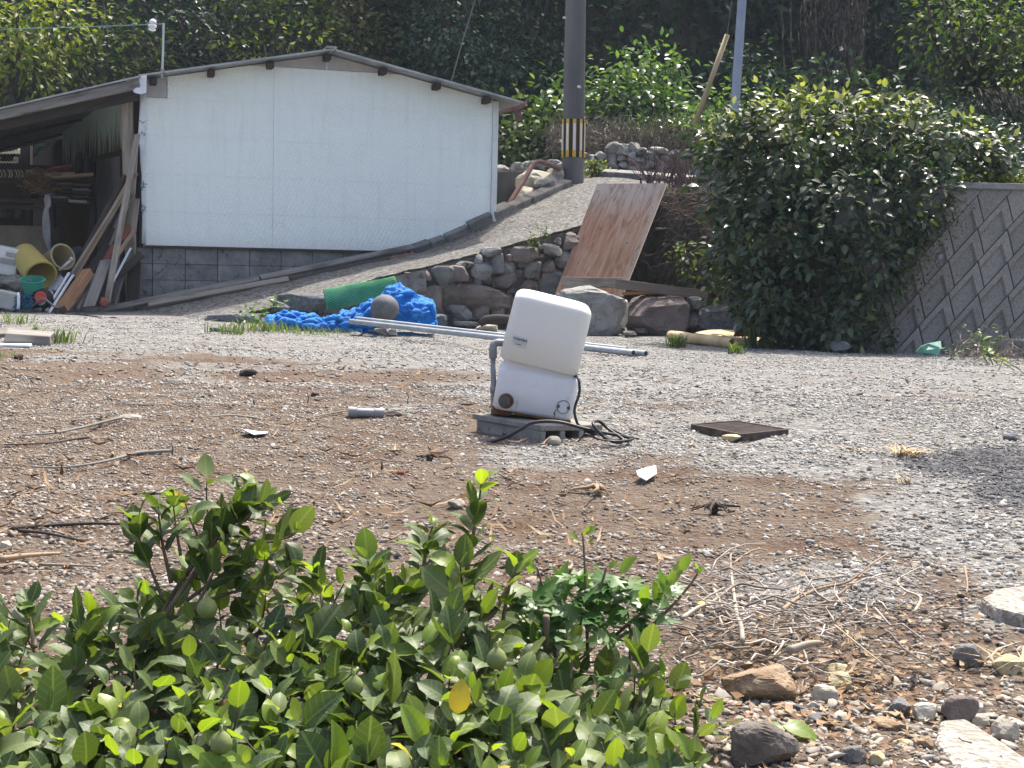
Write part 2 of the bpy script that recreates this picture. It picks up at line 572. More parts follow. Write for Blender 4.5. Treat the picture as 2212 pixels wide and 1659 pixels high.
m_ground = t.bsdf(col, .93, .15, 0, t.bump(h, 1.0, .02))
me = npmesh('ground', gpts, gf, m_ground, True)
for nm, arr in (('gravel', gzone), ('tar', gasph)):
    a_ = me.attributes.new(nm, 'FLOAT', 'POINT'); a_.data.foreach_set('value', arr.astype(np.float32))
ground = link('ground', me); ground['kind'] = 'structure'

# ------------------------------------------------------------------ hillside behind everything
def hill_z(x, y):
    x = np.asarray(x, float); y = np.asarray(y, float)
    right = sst(-1.5, .6, x - (y - 20) * .12)
    zr = 1.75 * sst(18.6, 20.6, y) + .75 * sst(23.0, 23.5, y) + np.clip(y - 23.5, 0, 4) * .22 + np.clip(y - 27.5, 0, 80) * .95 - .2
    far_r = sst(3.0, 4.2, x)
    zr2 = 1.62 * sst(14.2, 15.1, y) + np.clip(y - 15.1, 0, 14) * .10 + np.clip(y - 29, 0, 80) * .95 - .2
    zr = zr * (1 - far_r) + zr2 * far_r
    zl = -.4 + np.clip(y - 25.2, 0, 80) * .85
    return zl * (1 - right) + zr * right
hx = np.concatenate([np.arange(-70, -12, 3), np.arange(-12, 14, .4), np.arange(14, 71, 3)])
hy = np.concatenate([np.arange(14.0, 30, .3), np.arange(30, 66, 2.0)])
HX, HY = np.meshgrid(hx, hy)
HZ = hill_z(HX, HY)
HZ += np.array([noise.noise(Vector((x * .7, y * .7, 0))) * .18 + noise.noise(Vector((x * 2.5, y * 2.5, 4))) * .06 for x, y in zip(HX.ravel(), HY.ravel())]).reshape(HZ.shape) * (HZ > .3)
HZ = np.where(HZ < .25, HZ - .8, HZ)
ii = np.arange(HX.size).reshape(HX.shape)
hf = np.stack([ii[:-1, :-1].ravel(), ii[:-1, 1:].ravel(), ii[1:, 1:].ravel(), ii[1:, :-1].ravel()], 1)
t = NT('hillside_soil')
v = t.coord('Object')
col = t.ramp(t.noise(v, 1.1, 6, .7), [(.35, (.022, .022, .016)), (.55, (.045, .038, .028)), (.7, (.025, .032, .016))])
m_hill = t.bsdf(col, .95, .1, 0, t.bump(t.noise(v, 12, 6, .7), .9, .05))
hillside = link('hillside', npmesh('hillside', np.stack([HX.ravel(), HY.ravel(), HZ.ravel()], 1), hf, m_hill, True))
hillside['kind'] = 'structure'

# ------------------------------------------------------------------ ramp of old concrete beside the shed
YAW = math.radians(17)
SD = Vector((math.cos(YAW), math.sin(YAW), 0)); SN = Vector((math.sin(YAW), -math.cos(YAW), 0)); SZ = Vector((0, 0, 1))
SO = P(314, 530, 17.4)
def W(x, y, off=0.0):
    p = onplane(x, y, SO + SN * off, SN)
    return p
def ST(s, tt, off=0.0): return SO + SD * s + SZ * tt + SN * off
def wst(x, y, off=0.0):
    p = W(x, y, off) - SO
    return p.dot(SD), p.z

up = [(60, 690, 16.6), (215, 684, 16.95), (494, 628, 17.45), (700, 585, 17.9), (893, 546, 18.4), (965, 522, 18.55), (1059, 478, 18.75), (1140, 438, 19.6), (1215, 402, 20.6), (1270, 378, 21.8)]
lo = [(250, 716, 15.0), (455, 694, 15.2), (610, 660, 15.5), (700, 634, 15.7), (823, 598, 15.9), (1017, 551, 16.3), (1128, 522, 16.6), (1253, 487, 17.1), (1370, 440, 18.2), (1490, 398, 20.0)]
def resample(poly, n):
    pts = [np.array(P(*q)) for q in poly]
    L = np.concatenate([[0], np.cumsum([np.linalg.norm(b - a) for a, b in zip(pts, pts[1:])])])
    A = np.array(pts); tt = np.linspace(0, L[-1], n)
    return np.stack([np.interp(tt, L, A[:, k]) for k in range(3)], 1)
NU, NV = 110, 30
RU, RL = resample(up, NU), resample(lo, NU)
RL[0, 2] = gz(RL[0, 0], RL[0, 1]) + .01; RU[0, 2] = gz(RU[0, 0], RU[0, 1]) + .01
ramp = np.zeros((NU, NV, 3))
for j in range(NV):
    f = j / (NV - 1)
    ramp[:, j] = RL * (1 - f) + RU * f
for i in range(NU):
    for j in range(NV):
        p = ramp[i, j]
        ramp[i, j, 2] += noise.noise(Vector((p[0] * 3, p[1] * 3, 0))) * .018 + noise.noise(Vector((p[0] * 14, p[1] * 14, 0))) * .012
idx = np.arange(NU * NV).reshape(NU, NV)
rf = np.stack([idx[:-1, :-1].ravel(), idx[1:, :-1].ravel(), idx[1:, 1:].ravel(), idx[:-1, 1:].ravel()], 1)
V = ramp.reshape(-1, 3)
# sides going down
def skirt(edge, depth):
    global V, rf
    a = np.array(edge); b0 = len(V)
    low = V[a].copy(); low[:, 2] -= depth
    V = np.concatenate([V, low])
    n = len(a)
    q = np.stack([a[:-1], a[1:], b0 + np.arange(1, n), b0 + np.arange(n - 1)], 1)
    rf = np.concatenate([rf, q])
skirt(idx[:, 0], 1.6); skirt(idx[:, -1], 1.6); skirt(idx[0, :], .4); skirt(idx[-1, :], 1.6)
t = NT('ramp_concrete')
v = t.coord('Object')
n1, n2, n3 = t.noise(v, 1.3, 6, .65), t.noise(v, 12, 6, .7), t.noise(v, 48, 5, .75)
col = t.ramp(n2, [(.36, (.09, .088, .083)), (.6, (.23, .224, .21))])
col = t.mix(t.ramp(t.noise(v, 26, 5, .8), [(.48, 0.0), (.56, .95)]), col, (.37, .36, .335))
col = t.mix(t.ramp(t.noise(t.coord('Object', (1, 1, 1.6)), 17, 5, .8), [(.52, 0.0), (.58, .95)]), col, (.05, .047, .044))
col = t.mix(t.ramp(n1, [(.45, 0.0), (.65, .6)]), col, (.16, .145, .125))
m_ramp = t.bsdf(col, .93, .15, 0, t.bump(t.math('ADD', n3, n2), 1.0, .03))
ramp_o = link('ramp', npmesh('ramp', V, rf, m_ramp, False)); ramp_o['kind'] = 'structure'

# raised kerb on the shed side of the ramp, crumbling
k = MB()
kp = [(893, 541, 18.35), (960, 515, 18.5), (1059, 470, 18.7), (1140, 432, 19.5), (1225, 396, 20.6)]
kpts = [P(*q) for q in kp]
for a, b in zip(kpts, kpts[1:]):
    n = 2
    for i in range(n):
        p0, p1 = a.lerp(b, i / n), a.lerp(b, (i + .99) / n)
        dz = Vector((0, 0, rnd.uniform(-.02, .02)))
        k.beam(p0 + dz, p1 + dz, .16 + rnd.uniform(-.03, .03), .14, (0, -.4, 1), jag=.012)
tag(k.build('kerb', m_kerb, bevel=.015), 'crumbling concrete kerb along the shed side of the ramp', 'kerb')
k = MB()
kpts = [P(1262, 377, 21.9), P(1330, 380, 21.6), P(1400, 385, 21.2), P(1500, 394, 20.6)]
for a, b in zip(kpts, kpts[1:]):
    k.beam(a, a.lerp(b, .985), .22, .16, (0, -.3, 1), jag=.015)
tag(k.build('kerb', m_concrete, bevel=.015), 'pale concrete kerb at the foot of the upper rubble wall', 'kerb')

# ------------------------------------------------------------------ dry stone wall under the ramp
def yface(x): return float(np.interp(x, [455, 610, 700, 823, 1017, 1128, 1253], [15.2, 15.5, 15.7, 15.9, 16.3, 16.6, 17.1]))
def ytop(x): return float(np.interp(x, [q[0] for q in lo], [q[1] for q in lo]))
wall = root('stone_wall', 'low wall of rough fitted stones holding up the ramp edge', 'stone wall', P(1000, 680, 16.2))
b = MB()
xs = np.linspace(450, 1260, 46)
topv, botv = [], []
for x in xs:
    Y = yface(x)
    q = P(x, ytop(x) + 6, Y - .03); topv.append(q)
    botv.append(Vector((q.x, q.y - .03, -.5)))
n = len(xs)
b.add(topv + botv + [p + Vector((0, .25, 0)) for p in topv], [(i, i + 1, n + i + 1, n + i) for i in range(n - 1)] + [(2 * n + i, 2 * n + i + 1, i + 1, i) for i in range(n - 1)])
b.build('backing', mat_noise('earth_mortar', (.07, .062, .052), (.15, .138, .12), 9, .95, .1, .8, 30, .02), wall)
big = [(955, 600, 44, 44, 'g'), (993, 594, 42, 36, 'r'), (1041, 584, 46, 38, 'g'), (1021, 640, 138, 50, 'r'), (1074, 568, 36, 38, 'g'), (1128, 555, 58, 36, 'r'),
       (1097, 579, 30, 28, 'g'), (1087, 605, 56, 31, 'r'), (1151, 586, 36, 38, 'g'), (1184, 575, 28, 24, 'r'), (1212, 563, 44, 42, 'g'), (1139, 619, 40, 31, 'r'),
       (1188, 612, 62, 58, 'g'), (934, 645, 36, 52, 'r'), (993, 675, 48, 32, 'g'), (1035, 675, 38, 28, 'r'), (1073, 667, 32, 28, 'g'), (1100, 660, 26, 44, 'r'),
       (1232, 523, 34, 36, 'r'), (1190, 540, 40, 24, 'g'), (1060, 545, 40, 18, 'g'), (900, 660, 40, 40, 'g'), (1150, 660, 60, 40, 'g'), (1215, 645, 50, 50, 'r'),
       (655, 655, 96, 36, 'd'), (610, 663, 40, 20, 'd'), (530, 692, 150, 28, 'd'), (780, 668, 80, 34, 'd'), (860, 668, 70, 36, 'd'), (720, 662, 60, 40, 'd')]
occ = []
seed = 0
def wall_stone(x, y, w, h, kind, deep=.12, push=.05):
    global seed
    seed += 1
    Y = yface(x) - push
    c = P(x, y, Y); s = Y / F
    mb = MB(); mb.rock(c, (w / 2 * s * 1.2, deep, h / 2 * s * 1.2), seed, 3, rnd.uniform(-.1, .1), .42, .22, 7)
    mb.build('stone', {'g': m_stone_grey, 'r': m_stone_red, 'd': m_stone_dark}[kind], wall, smooth=False)
    occ.append((x, y, w, h))
for q in big: wall_stone(*q)
for _ in range(900):
    x = rnd.uniform(880, 1250); y = rnd.uniform(ytop(x) + 12, 700); w, h = rnd.uniform(14, 26), rnd.uniform(12, 20)
    if all(abs(x - a) > (w + c) / 2 * .78 or abs(y - b_) > (h + d) / 2 * .78 for a, b_, c, d in occ):
        wall_stone(x, y, w, h, rnd.choice('grg'), .09, .02)
    if len(occ) > 100: break
# concrete lip of the ramp between the net and the stones
cl = MB()
lp = [(790, 612), (830, 603), (880, 590), (920, 583)]
for (x0, y0), (x1, y1) in zip(lp, lp[1:]):
    Y0, Y1 = yface(x0) - .1, yface(x1) - .1
    cl.prism([P(x0, y0, Y0), P(x1, y1, Y1), P(x1 + 2, y1 + 46, Y1), P(x0, y0 + 42, Y0)], (0, .3, 0))
cl.build('concrete_face', m_kerb, wall)

# ------------------------------------------------------------------ upper rubble wall on the slope
rub = root('rubble_wall', 'grey rubble stone wall on the slope above the ramp', 'stone wall', P(1390, 388, 23))
def rub_top(x): return float(np.interp(x, [1070, 1190, 1240, 1290, 1330, 1400, 1450, 1510, 1560], [372, 350, 345, 330, 316, 322, 330, 322, 330]))
b = MB()
xs = np.linspace(1060, 1570, 20)
tp = [P(x, rub_top(x), 23.25) for x in xs]; bt = [Vector((p.x, 23.1, .8)) for p in tp]; bk = [p + Vector((0, .8, 0)) for p in tp]
n = len(xs)
b.add(tp + bt + bk, [(i, i + 1, n + i + 1, n + i) for i in range(n - 1)] + [(2 * n + i, 2 * n + i + 1, i + 1, i) for i in range(n - 1)])
b.build('backing', m_earth, rub)
rv = []
for _ in range(3000):
    x = rnd.uniform(1075, 1560); y = rnd.uniform(rub_top(x), 392)
    w, h = rnd.uniform(16, 34), rnd.uniform(13, 24)
    if all(((x - a) / (w + c) * 2) ** 2 + ((y - b_) / (h + d) * 2) ** 2 > .62 for a, b_, c, d in rv):
        rv.append((x, y, w, h))
    if len(rv) > 170: break
for i, (x, y, w, h) in enumerate(rv):
    s = 23 / F
    mb = MB(); mb.rock(P(x, y, 23.05), (w / 2 * s * 1.3, .14, h / 2 * s * 1.3), 300 + i, 3, rnd.uniform(-.6, .6), .55, .3, 8)
    mb.build('stone', m_rubble, rub)

# ------------------------------------------------------------------ patterned concrete retaining wall on the right
RO = P(2075, 404, 14.15)
ryaw = math.radians(-3)
RD = Vector((math.cos(ryaw), math.sin(ryaw), 0))
BAT = math.radians(14)
RUP = (Vector((0, 0, 1)) * math.cos(BAT) + Vector((-math.sin(ryaw), math.cos(ryaw), 0)) * math.sin(BAT)).normalized()
RN = RD.cross(RUP).normalized()
if RN.y > 0: RN = -RN
ret = root('retaining_wall', 'grey retaining wall of slanting recessed concrete blocks beside the hedge', 'retaining wall', (RO.x, RO.y - .5, -.2))
def rp(x, y, off=0.0): return onplane(x, y, RO + RN * off, RN)
def ruv(p): q = p - RO; return q.dot(RD), q.dot(RUP)
A0 = [ruv(rp(*q)) for q in ((1985, 560), (1985 + 63.5, 560 - 69), (1985, 560 + 71.5), (1985 + 13.3, 560 + 57))]
vA = Vector((A0[1][0] - A0[0][0], A0[1][1] - A0[0][1])); vD = Vector((A0[2][0] - A0[0][0], A0[2][1] - A0[0][1])); vB = Vector((A0[3][0] - A0[0][0], A0[3][1] - A0[0][1]))
p00 = Vector(A0[0])
rtop = ruv(rp(2140, 406))[1]
def r3(u, vv, off): return RO + RD * u + RUP * vv + RN * off
m_ret = mat_noise('retaining_block', (.17, .158, .142), (.27, .255, .23), 50, .93, .15, .8, 130, .005, c3=(.12, .105, .088), orand=.1)
bk = MB()
bk.prism([r3(-1.4, rtop, -.09), r3(6, rtop, -.09), r3(6, -2.2, -.09), r3(-1.4, -2.2, -.09)], -RN * .4)
bk.build('backing', m_earth, ret)
def clip(poly, lim):
    "keep the part of a polygon with v below lim"
    out = []
    for a, b_ in zip(poly, poly[1:] + poly[:1]):
        ia, ib = a[1] <= lim, b_[1] <= lim
        if ia: out.append(a)
        if ia != ib:
            f = (lim - a[1]) / (b_[1] - a[1]); out.append((a[0] + (b_[0] - a[0]) * f, lim))
    return out
cap_v = rtop - .02
for i in range(-14, 22):
    for j in range(-14, 16):
        o = p00 + vA * i + vD * j
        cen = o + vA * .5 + vB * .5
        if not (-1.3 < cen.x < 5.8 and -2.0 < cen.y < cap_v + .2): continue
        g = .016
        def q(a, b_): r_ = o + vA * (g + a * (1 - 2 * g)) + vB * (g + b_ * (1 - 2 * g)); return (r_.x, r_.y)
        full = [q(0, 0), q(1, 0), q(1, 1), q(0, 1)]
        mb = MB()
        if max(k_[1] for k_ in full) > cap_v:
            c_ = clip(full, cap_v)
            if len(c_) < 3: continue
            mb.prism([r3(u, vv, .0) for u, vv in c_], -RN * .12)
        else:
            rim, dp = .22, .034
            O = [q(0, 0), q(1, 0), q(1, 1), q(0, 1)]
            I1 = [q(0, rim), q(1 - rim, rim), q(1 - rim, 1)]       # rim runs along the upper and the right edge
            I2 = [q(0, rim + .09), q(1 - rim - .07, rim + .09), q(1 - rim - .07, 1)]
            pts = [r3(*k_, 0) for k_ in O] + [r3(*k_, 0) for k_ in I1] + [r3(*k_, -dp) for k_ in I2] + [r3(*q(0, 1), -dp * .2)]
            pts += [r3(*k_, -.12) for k_ in O]
            fs = [(0, 1, 5, 4), (1, 2, 6, 5), (4, 5, 8, 7), (5, 6, 9, 8), (7, 8, 9, 10), (0, 11, 12, 1), (1, 12, 13, 2), (2, 13, 14, 3), (3, 14, 11, 0)]
            mb.add(pts, fs)
        mb.build('block', m_ret, ret)
cp = MB()
cp.prism([r3(-.2, cap_v, .03), r3(6, cap_v, .03), r3(6, cap_v + .07, .02), r3(-.2, cap_v + .07, .02)], -RN * .35)
cp.build('coping', m_concrete, ret, bevel=.01)

# low concrete wall behind the right corner of the shed
b = MB()
b.prism([P(1050, 371, 20.6), P(1172, 370, 20.8), P(1172, 560, 20.8), P(1050, 560, 20.6)], (0, .18, 0))
tag(b.build('concrete_wall', mat_noise('dark_stained_concrete', (.055, .053, .052), (.11, .105, .10), 5, .9, .2, .4, 30, .01, stretch=(1, 1, .35)), bevel=.01), 'dark stained low concrete wall behind the right shed corner', 'wall')
# ------------------------------------------------------------------ the shed
def mat_siding():
    t = NT('embossed_siding')
    v = t.coord('UV', (1 / .11, 1 / .05, 1))
    n = t.noise(t.coord('UV', (1, 1, 1)), 3, 4)
    sp = t.n('ShaderNodeSeparateXYZ'); t.l(t.coord('UV', (1, 1, 1)), sp.inputs[0]); U, V_ = sp.outputs[0], sp.outputs[1]
    wob = t.math('MULTIPLY', t.noise(t.coord('UV', (1, 1, 1)), 7, 4), 3.4)
    def sn(a, b_): return t.math('SINE', t.math('ADD', t.math('ADD', t.math('MULTIPLY', U, 2 * PI * a), t.math('MULTIPLY', V_, 2 * PI * b_)), wob))
    b = t.math('MULTIPLY', sn(12.0, 10.0), sn(-5.5, 19.0))
    fine = t.noise(t.coord('UV', (1, 2.2, 1)), 26, 4, .6)
    h = t.math('ADD', t.math('MULTIPLY', b, .42), t.math('MULTIPLY', fine, .35))
    col = t.mix(n, (.79, .85, .79), (.84, .875, .83))
    stn = t.ramp(t.noise(t.coord('UV', (5, .45, 1)), 2.2, 5, .7), [(.50, 0.0), (.75, .30)])
    col = t.mix(stn, col, (.60, .61, .55))
    foot = t.ramp(t.math('ADD', V_, t.math('MULTIPLY', fine, .25)), [(.08, .35), (.30, 0.0)])
    col = t.mix(foot, col, (.55, .52, .45))
    return t.bsdf(col, .55, .35, 0, t.bump(h, .6, .012))
m_siding = mat_siding()
m_gable = mat_noise('grey_gable_board', (.40, .395, .38), (.49, .48, .465), 4, .75, .25, .12, 30, .002, c3=(.36, .35, .33))
m_trim = mat_noise('white_trim', (.60, .62, .60), (.70, .72, .70), 5, .6, .3, .1)
m_roof = mat_noise('roof_sheet', (.26, .27, .265), (.40, .41, .40), 5, .5, .4, .1, metal=.3)

shed = root('shed', 'white sided shed with a shallow gable roof and open lean-to', 'shed', ST(2.2, -.78))
RT = [wst(720, 104, .35), wst(350, 154, .35), wst(300, 166, .35), wst(1131, 219, .35)]
ridge, leftp, leftq, rightp = [Vector(q) for q in RT]
def zrel(p): return Vector((p.x, p.y))
def roofz(s):
    "underside of the roof in wall coordinates"
    if s <= ridge.x: return ridge.y + (s - ridge.x) * (ridge.y - leftp.y) / (ridge.x - leftp.x) - .035
    return ridge.y + (s - ridge.x) * (rightp.y - ridge.y) / (rightp.x - ridge.x) - .035
def clip_half(poly, fn):
    out = []
    for a, b_ in zip(poly, poly[1:] + poly[:1]):
        fa, fb = fn(a), fn(b_)
        if fa <= 0: out.append(a)
        if (fa <= 0) != (fb <= 0):
            f = fa / (fa - fb); out.append((a[0] + (b_[0] - a[0]) * f, a[1] + (b_[1] - a[1]) * f))
    return out
slopeL = (ridge.y - leftp.y) / (ridge.x - leftp.x); slopeR = (rightp.y - ridge.y) / (rightp.x - ridge.x)
def under(poly):
    p = clip_half(poly, lambda q: q[1] - (ridge.y - .035 + (q[0] - ridge.x) * slopeL))
    return clip_half(p, lambda q: q[1] - (ridge.y - .035 + (q[0] - ridge.x) * slopeR)) if p else p
def board(poly, off, th, name, mat, parent=shed):
    p = under(poly)
    if len(p) < 3: return
    mb = MB(); mb.prism([ST(s, z_, off) for s, z_ in p], SN * -th, uv=[(s, z_) for s, z_ in p])
    return mb.build(name, mat, parent)
z0 = SO.z
rows = [0.0, .41, .867, 1.324, 1.78, 2.235]
cols = [0.0, 1.54, 4.36]
g = .0009
for c0, c1 in zip(cols, cols[1:]):
    for r0, r1 in zip(rows, rows[1:]):
        L = c0 + g
        if c0 == 0 and r0 > 1.7: L = .26
        board([(L, r0 + g), (c1 - g, r0 + g), (c1 - g, r1 - g), (L, r1 - g)], 0, .02, 'siding_board', m_siding)
board([(0.003, 1.786), (.252, 1.786), (.252, 2.6), (.003, 2.6)], -.004, .02, 'gable_board', m_gable)
board([(.26, 2.240), (2.185, 2.240), (2.185, 2.8), (.26, 2.8)], -.004, .02, 'gable_board', m_gable)
board([(2.205, 2.240), (4.36, 2.240), (4.36, 2.8), (2.205, 2.8)], -.004, .02, 'gable_board', m_gable)
mb = MB(); mb.prism([ST(s, z_, -.03) for s, z_ in under([(-.02, -.02), (4.4, -.02), (4.4, 2.8), (-.02, 2.8)])], SN * -.08)
mb.build('wall_core', m_trim, shed)
mb = MB(); mb.prism([ST(2.188, 2.236, .004), ST(2.203, 2.236, .004), ST(2.203, roofz(2.2), .004), ST(2.188, roofz(2.2), .004)], SN * -.02); mb.build('batten', m_trim, shed)
mb = MB(); mb.prism([ST(1.5355, 0, .004), ST(1.5445, 0, .004), ST(1.5445, 2.235, .004), ST(1.5355, 2.235, .004)], SN * -.02); mb.build('batten', m_trim, shed)
# corner trim at the right end
mb = MB(); mb.beam(ST(4.40, -.02, .0), ST(4.40, roofz(4.40), .0), .075, .05, SN); mb.build('corner_trim', m_trim, shed, bevel=.006)
mb = MB(); mb.prism([ST(4.43, -.02, -.05), ST(4.43, -.02, -6), ST(4.43, roofz(4.43), -6), ST(4.43, roofz(4.43), -.05)], SD * -.04); mb.build('end_wall', m_siding, shed)
mb = MB(); mb.beam(ST(-.01, -.012, .006), ST(4.42, -.012, .006), .03, .03, SN); mb.build('sill_flashing', m_wood_dark, shed)
# roof
def slab(p, q, off0, off1, th):
    a, b_ = ST(p[0], p[1], off0), ST(q[0], q[1], off0)
    c_, d_ = ST(q[0], q[1], off1), ST(p[0], p[1], off1)
    mb = MB(); mb.prism([a, b_, c_, d_], (0, 0, -th)); return mb
slab((ridge.x, ridge.y), (leftq.x, ridge.y + (leftq.x - ridge.x) * slopeL), .35, -6.2, .022).build('roof_sheet', m_roof, shed)
slab((ridge.x + .03, ridge.y - .008), (rightp.x, rightp.y), .35, -6.2, .022).build('roof_sheet', m_roof, shed)
mb = MB(); mb.beam(ST(ridge.x - .02, ridge.y + .012, .36), ST(ridge.x - .02, ridge.y + .012, -6.2), .12, .02, (0, 0, 1)); mb.build('ridge_cap', m_roof, shed)
for x, y in [(333, 162), (459, 143), (588, 128), (712, 110), (833, 148), (950, 182), (1059, 212)]:
    s, _ = wst(x, y, .3)
    zz = roofz(s) - .052
    mb = MB(); mb.beam(ST(s, zz + .006, .22), ST(s, zz + .006, -6.0), .075, .075, (0, 0, 1)); mb.build('purlin', m_wood_dark, shed, bevel=.006)
# eave beam and red rafter end on the right
m_redpaint = mat_noise('faded_red_steel', (.13, .06, .05), (.20, .105, .09), 12, .7, .3, .2)
mb = MB(); mb.beam(P(1066, 240, 19.6), P(1122, 234, 19.9), .07, .06, (0, -1, 0)); mb.beam(P(1118, 228, 19.8), P(1120, 262, 19.8), .09, .05, (0, -1, 0)); mb.beam(P(1112, 238, 19.8), P(1136, 224, 19.7), .07, .06, (0, -1, 0))
mb.build('gutter_bracket', m_redpaint, shed, bevel=.004)
# foundation of concrete blocks, joints one above the other
js = [-.10, .085] + [.085 + .392 * i for i in range(1, 12)]
cz = [-.025, -.222, -.42, -.618, -.816, -1.0]
bb = MB(); bb.prism([ST(-.09, -.03, -.055), ST(4.36, -.03, -.055), ST(4.36, -1.1, -.055), ST(-.09, -1.1, -.055)], SN * -.1)
bb.build('mortar', mat_noise('mortar', (.06, .06, .06), (.10, .10, .10), 9, .95, .1, .2), shed)
for s0, s1 in zip(js, js[1:]):
    for t1, t0 in zip(cz, cz[1:]):
        if s0 > 3.6 or (s0 > 2.4 and t1 < -.3): continue
        mb = MB(); c_ = ST((s0 + s1) / 2, (t0 + t1) / 2, -.05)
        mb.obox(c_, SD * ((s1 - s0) / 2 - .004), SN * (.022 + rnd.uniform(0, .003)), SZ * ((t1 - t0) / 2 - .0025)); mb.build('foundation_block', m_block, shed, bevel=.003, seg=1)

# side wall of the shed, seen along its length under the lean-to roof
TD = Vector((-.45, .89, 0)).normalized(); TN = Vector((-TD.y, TD.x, 0)); TN = TN if TN.y < 0 else -TN
TO = ST(-.14, 0, -.12)
def tp_(x, y, off=0.0): return onplane(x, y, TO + TN * off, TN)
def ta(x, y): p = tp_(x, y) - TO; return p.dot(TD), p.z
def T3(a, z_, off=0.0): return TO + TD * a + SZ * z_ + TN * off
def mat_teal():
    t = NT('teal_corrugated_sheet')
    v = t.coord('UV', (1, 1, 1)); n = t.noise(t.coord('UV', (9, .9, 1)), 1.6, 6, .7)
    n2 = t.noise(t.coord('UV', (16, .5, 1)), 1.3, 5, .7); n3 = t.noise(v, 1.2, 4)
    col = t.mix(n, (.36, .50, .46), (.50, .62, .58))
    sp = t.n('ShaderNodeSeparateXYZ'); t.l(v, sp.inputs[0])
    low = t.ramp(t.math('SUBTRACT', n2, t.math('MULTIPLY', t.math('SUBTRACT', sp.outputs[1], 1.25), .42)), [(.40, 0.0), (.50, 1.0)])
    col = t.mix(low, col, (.10, .065, .03))
    return t.bsdf(col, .6, .3, 0, t.bump(n, .2, .003))
m_teal = mat_teal()
a_door0, z_door = ta(268, 323); a_door1, _ = ta(197, 345); a_end, _ = ta(58, 330)
z_top = 1.95
_lq = wst(-70, 249, .42); _lr = wst(305, 162, .42)
def lean_z(a):
    s = (T3(a, 0) - SO).dot(SD)
    return _lr[1] + (min(s, 0) - _lr[0]) * (_lq[1] - _lr[1]) / (_lq[0] - _lr[0]) - .03 - TO.z + SO.z
def sheet(a0, a1, zb, zt_=None, nm='wall_sheet'):
    n = max(6, int((a1 - a0) / .0125)); vs, fs, uv = [], [], []
    for i in range(n + 1):
        a = a0 + (a1 - a0) * i / n; w = math.sin(a / .076 * 2 * PI) * .009
        zt = lean_z(a) if zt_ is None else zt_
        vs += [T3(a, zb, w), T3(a, zt, w)]; uv += [(a, zb), (a, zt)]
    for i in range(n): fs.append((2 * i, 2 * i + 2, 2 * i + 3, 2 * i + 1))
    mb = MB(); mb.add(vs, fs, [[uv[k_] for k_ in q] for q in fs]); o = mb.build(nm, m_teal, shed, smooth=True)
    return o
ztop_abs = z_top
for i in range(6):
    a0 = a_door0 + i * .76; a1 = min(a0 + .765, a_end)
    if a0 >= a_end: break
    inside = a0 < a_door1
    sheet(a0, a1, z_door if inside else -.65)
mb = MB(); mb.prism([T3(-.1, -1, -.05), T3(a_end, -1, -.05), T3(a_end, lean_z(a_end) - .04, -.05), T3(-.1, lean_z(-.1) - .04, -.05)], TN * -.05); mb.build('side_wall_core', m_wood_dark, shed)
m_door = mat_noise('grey_door', (.17, .175, .18), (.24, .245, .25), 3, .7, .3, .1)
ad0, ad1 = a_door0 + .02, a_door1
mb = MB()
for a in (ad0 + .03, ad1 - .05): mb.beam(T3(a, -1, .0), T3(a, z_door, .0), .09, .07, TN)
mb.beam(T3(ad0, z_door - .03, .0), T3(ad1, z_door - .03, .0), .06, .07, TN); mb.build('door_frame', m_wood_dark, shed)
a_p0, _ = ta(236, 400); a_p1, _ = ta(264, 400)
mb = MB(); mb.obox((T3((ad0 + ad1) / 2 - .05, (z_door - 1) / 2, -.015)), TD * ((ad1 - ad0) * .36), TN * .015, SZ * ((z_door + 1) / 2 - .03)); mb.build('door', m_door, shed)
# corner post in front of it
mb = MB(); mb.beam(P(281, 500, 17.35), P(274, 190, 17.35), .125, .08, (0, -1, 0)); mb.build('corner_post', m_wood_pale, shed, bevel=.004)
mb = MB(); mb.beam(P(283, 640, 17.3), P(282, 503, 17.3), .12, .08, (0, -1, 0)); mb.build('corner_post', m_wood_pale, shed, bevel=.004)
# lean-to roof, front beam, back wall
lq = wst(-440, 333, .42); lr = wst(305, 162, .42)  # roof run out of view to the end wall so the inside stays dark
slab((lr[0], lr[1]), (lq[0], lq[1]), .42, -6.4, .02).build('lean_to_roof', m_roof, shed)
mb = MB(); mb.beam(W(-440, 346, .34), W(302, 181, .34), .115, .07, SN); mb.build('front_beam', m_wood_grey, shed, bevel=.008)
mb = MB(); mb.beam(W(-440, 366, .2), W(300, 205, .2), .12, .05, SN); mb.build('inner_beam', m_wood_dark, shed)
for i in range(3):
    o_ = -1.6 - i * 1.9
    mb = MB(); mb.beam(ST(lq[0], lq[1] - .035, o_), ST(lr[0], lr[1] - .035, o_), .03, .06, SN); mb.build('rafter', m_wood_dark, shed)
mb = MB()
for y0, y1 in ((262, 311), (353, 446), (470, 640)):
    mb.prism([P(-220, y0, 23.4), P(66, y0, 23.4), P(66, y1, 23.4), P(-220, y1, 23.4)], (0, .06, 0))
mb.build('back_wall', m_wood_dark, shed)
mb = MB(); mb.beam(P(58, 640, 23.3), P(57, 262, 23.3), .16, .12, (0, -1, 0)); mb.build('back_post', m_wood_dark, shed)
mb = MB(); mb.prism([P(-420, 330, 17.0), P(-420, 700, 17.0), P(-330, 700, 23.4), P(-330, 330, 23.4)], (-.05, 0, 0)); mb.build('unseen_end_wall', m_wood_dark, shed)  # unseen wall, closes the open end to keep light out of the lean-to
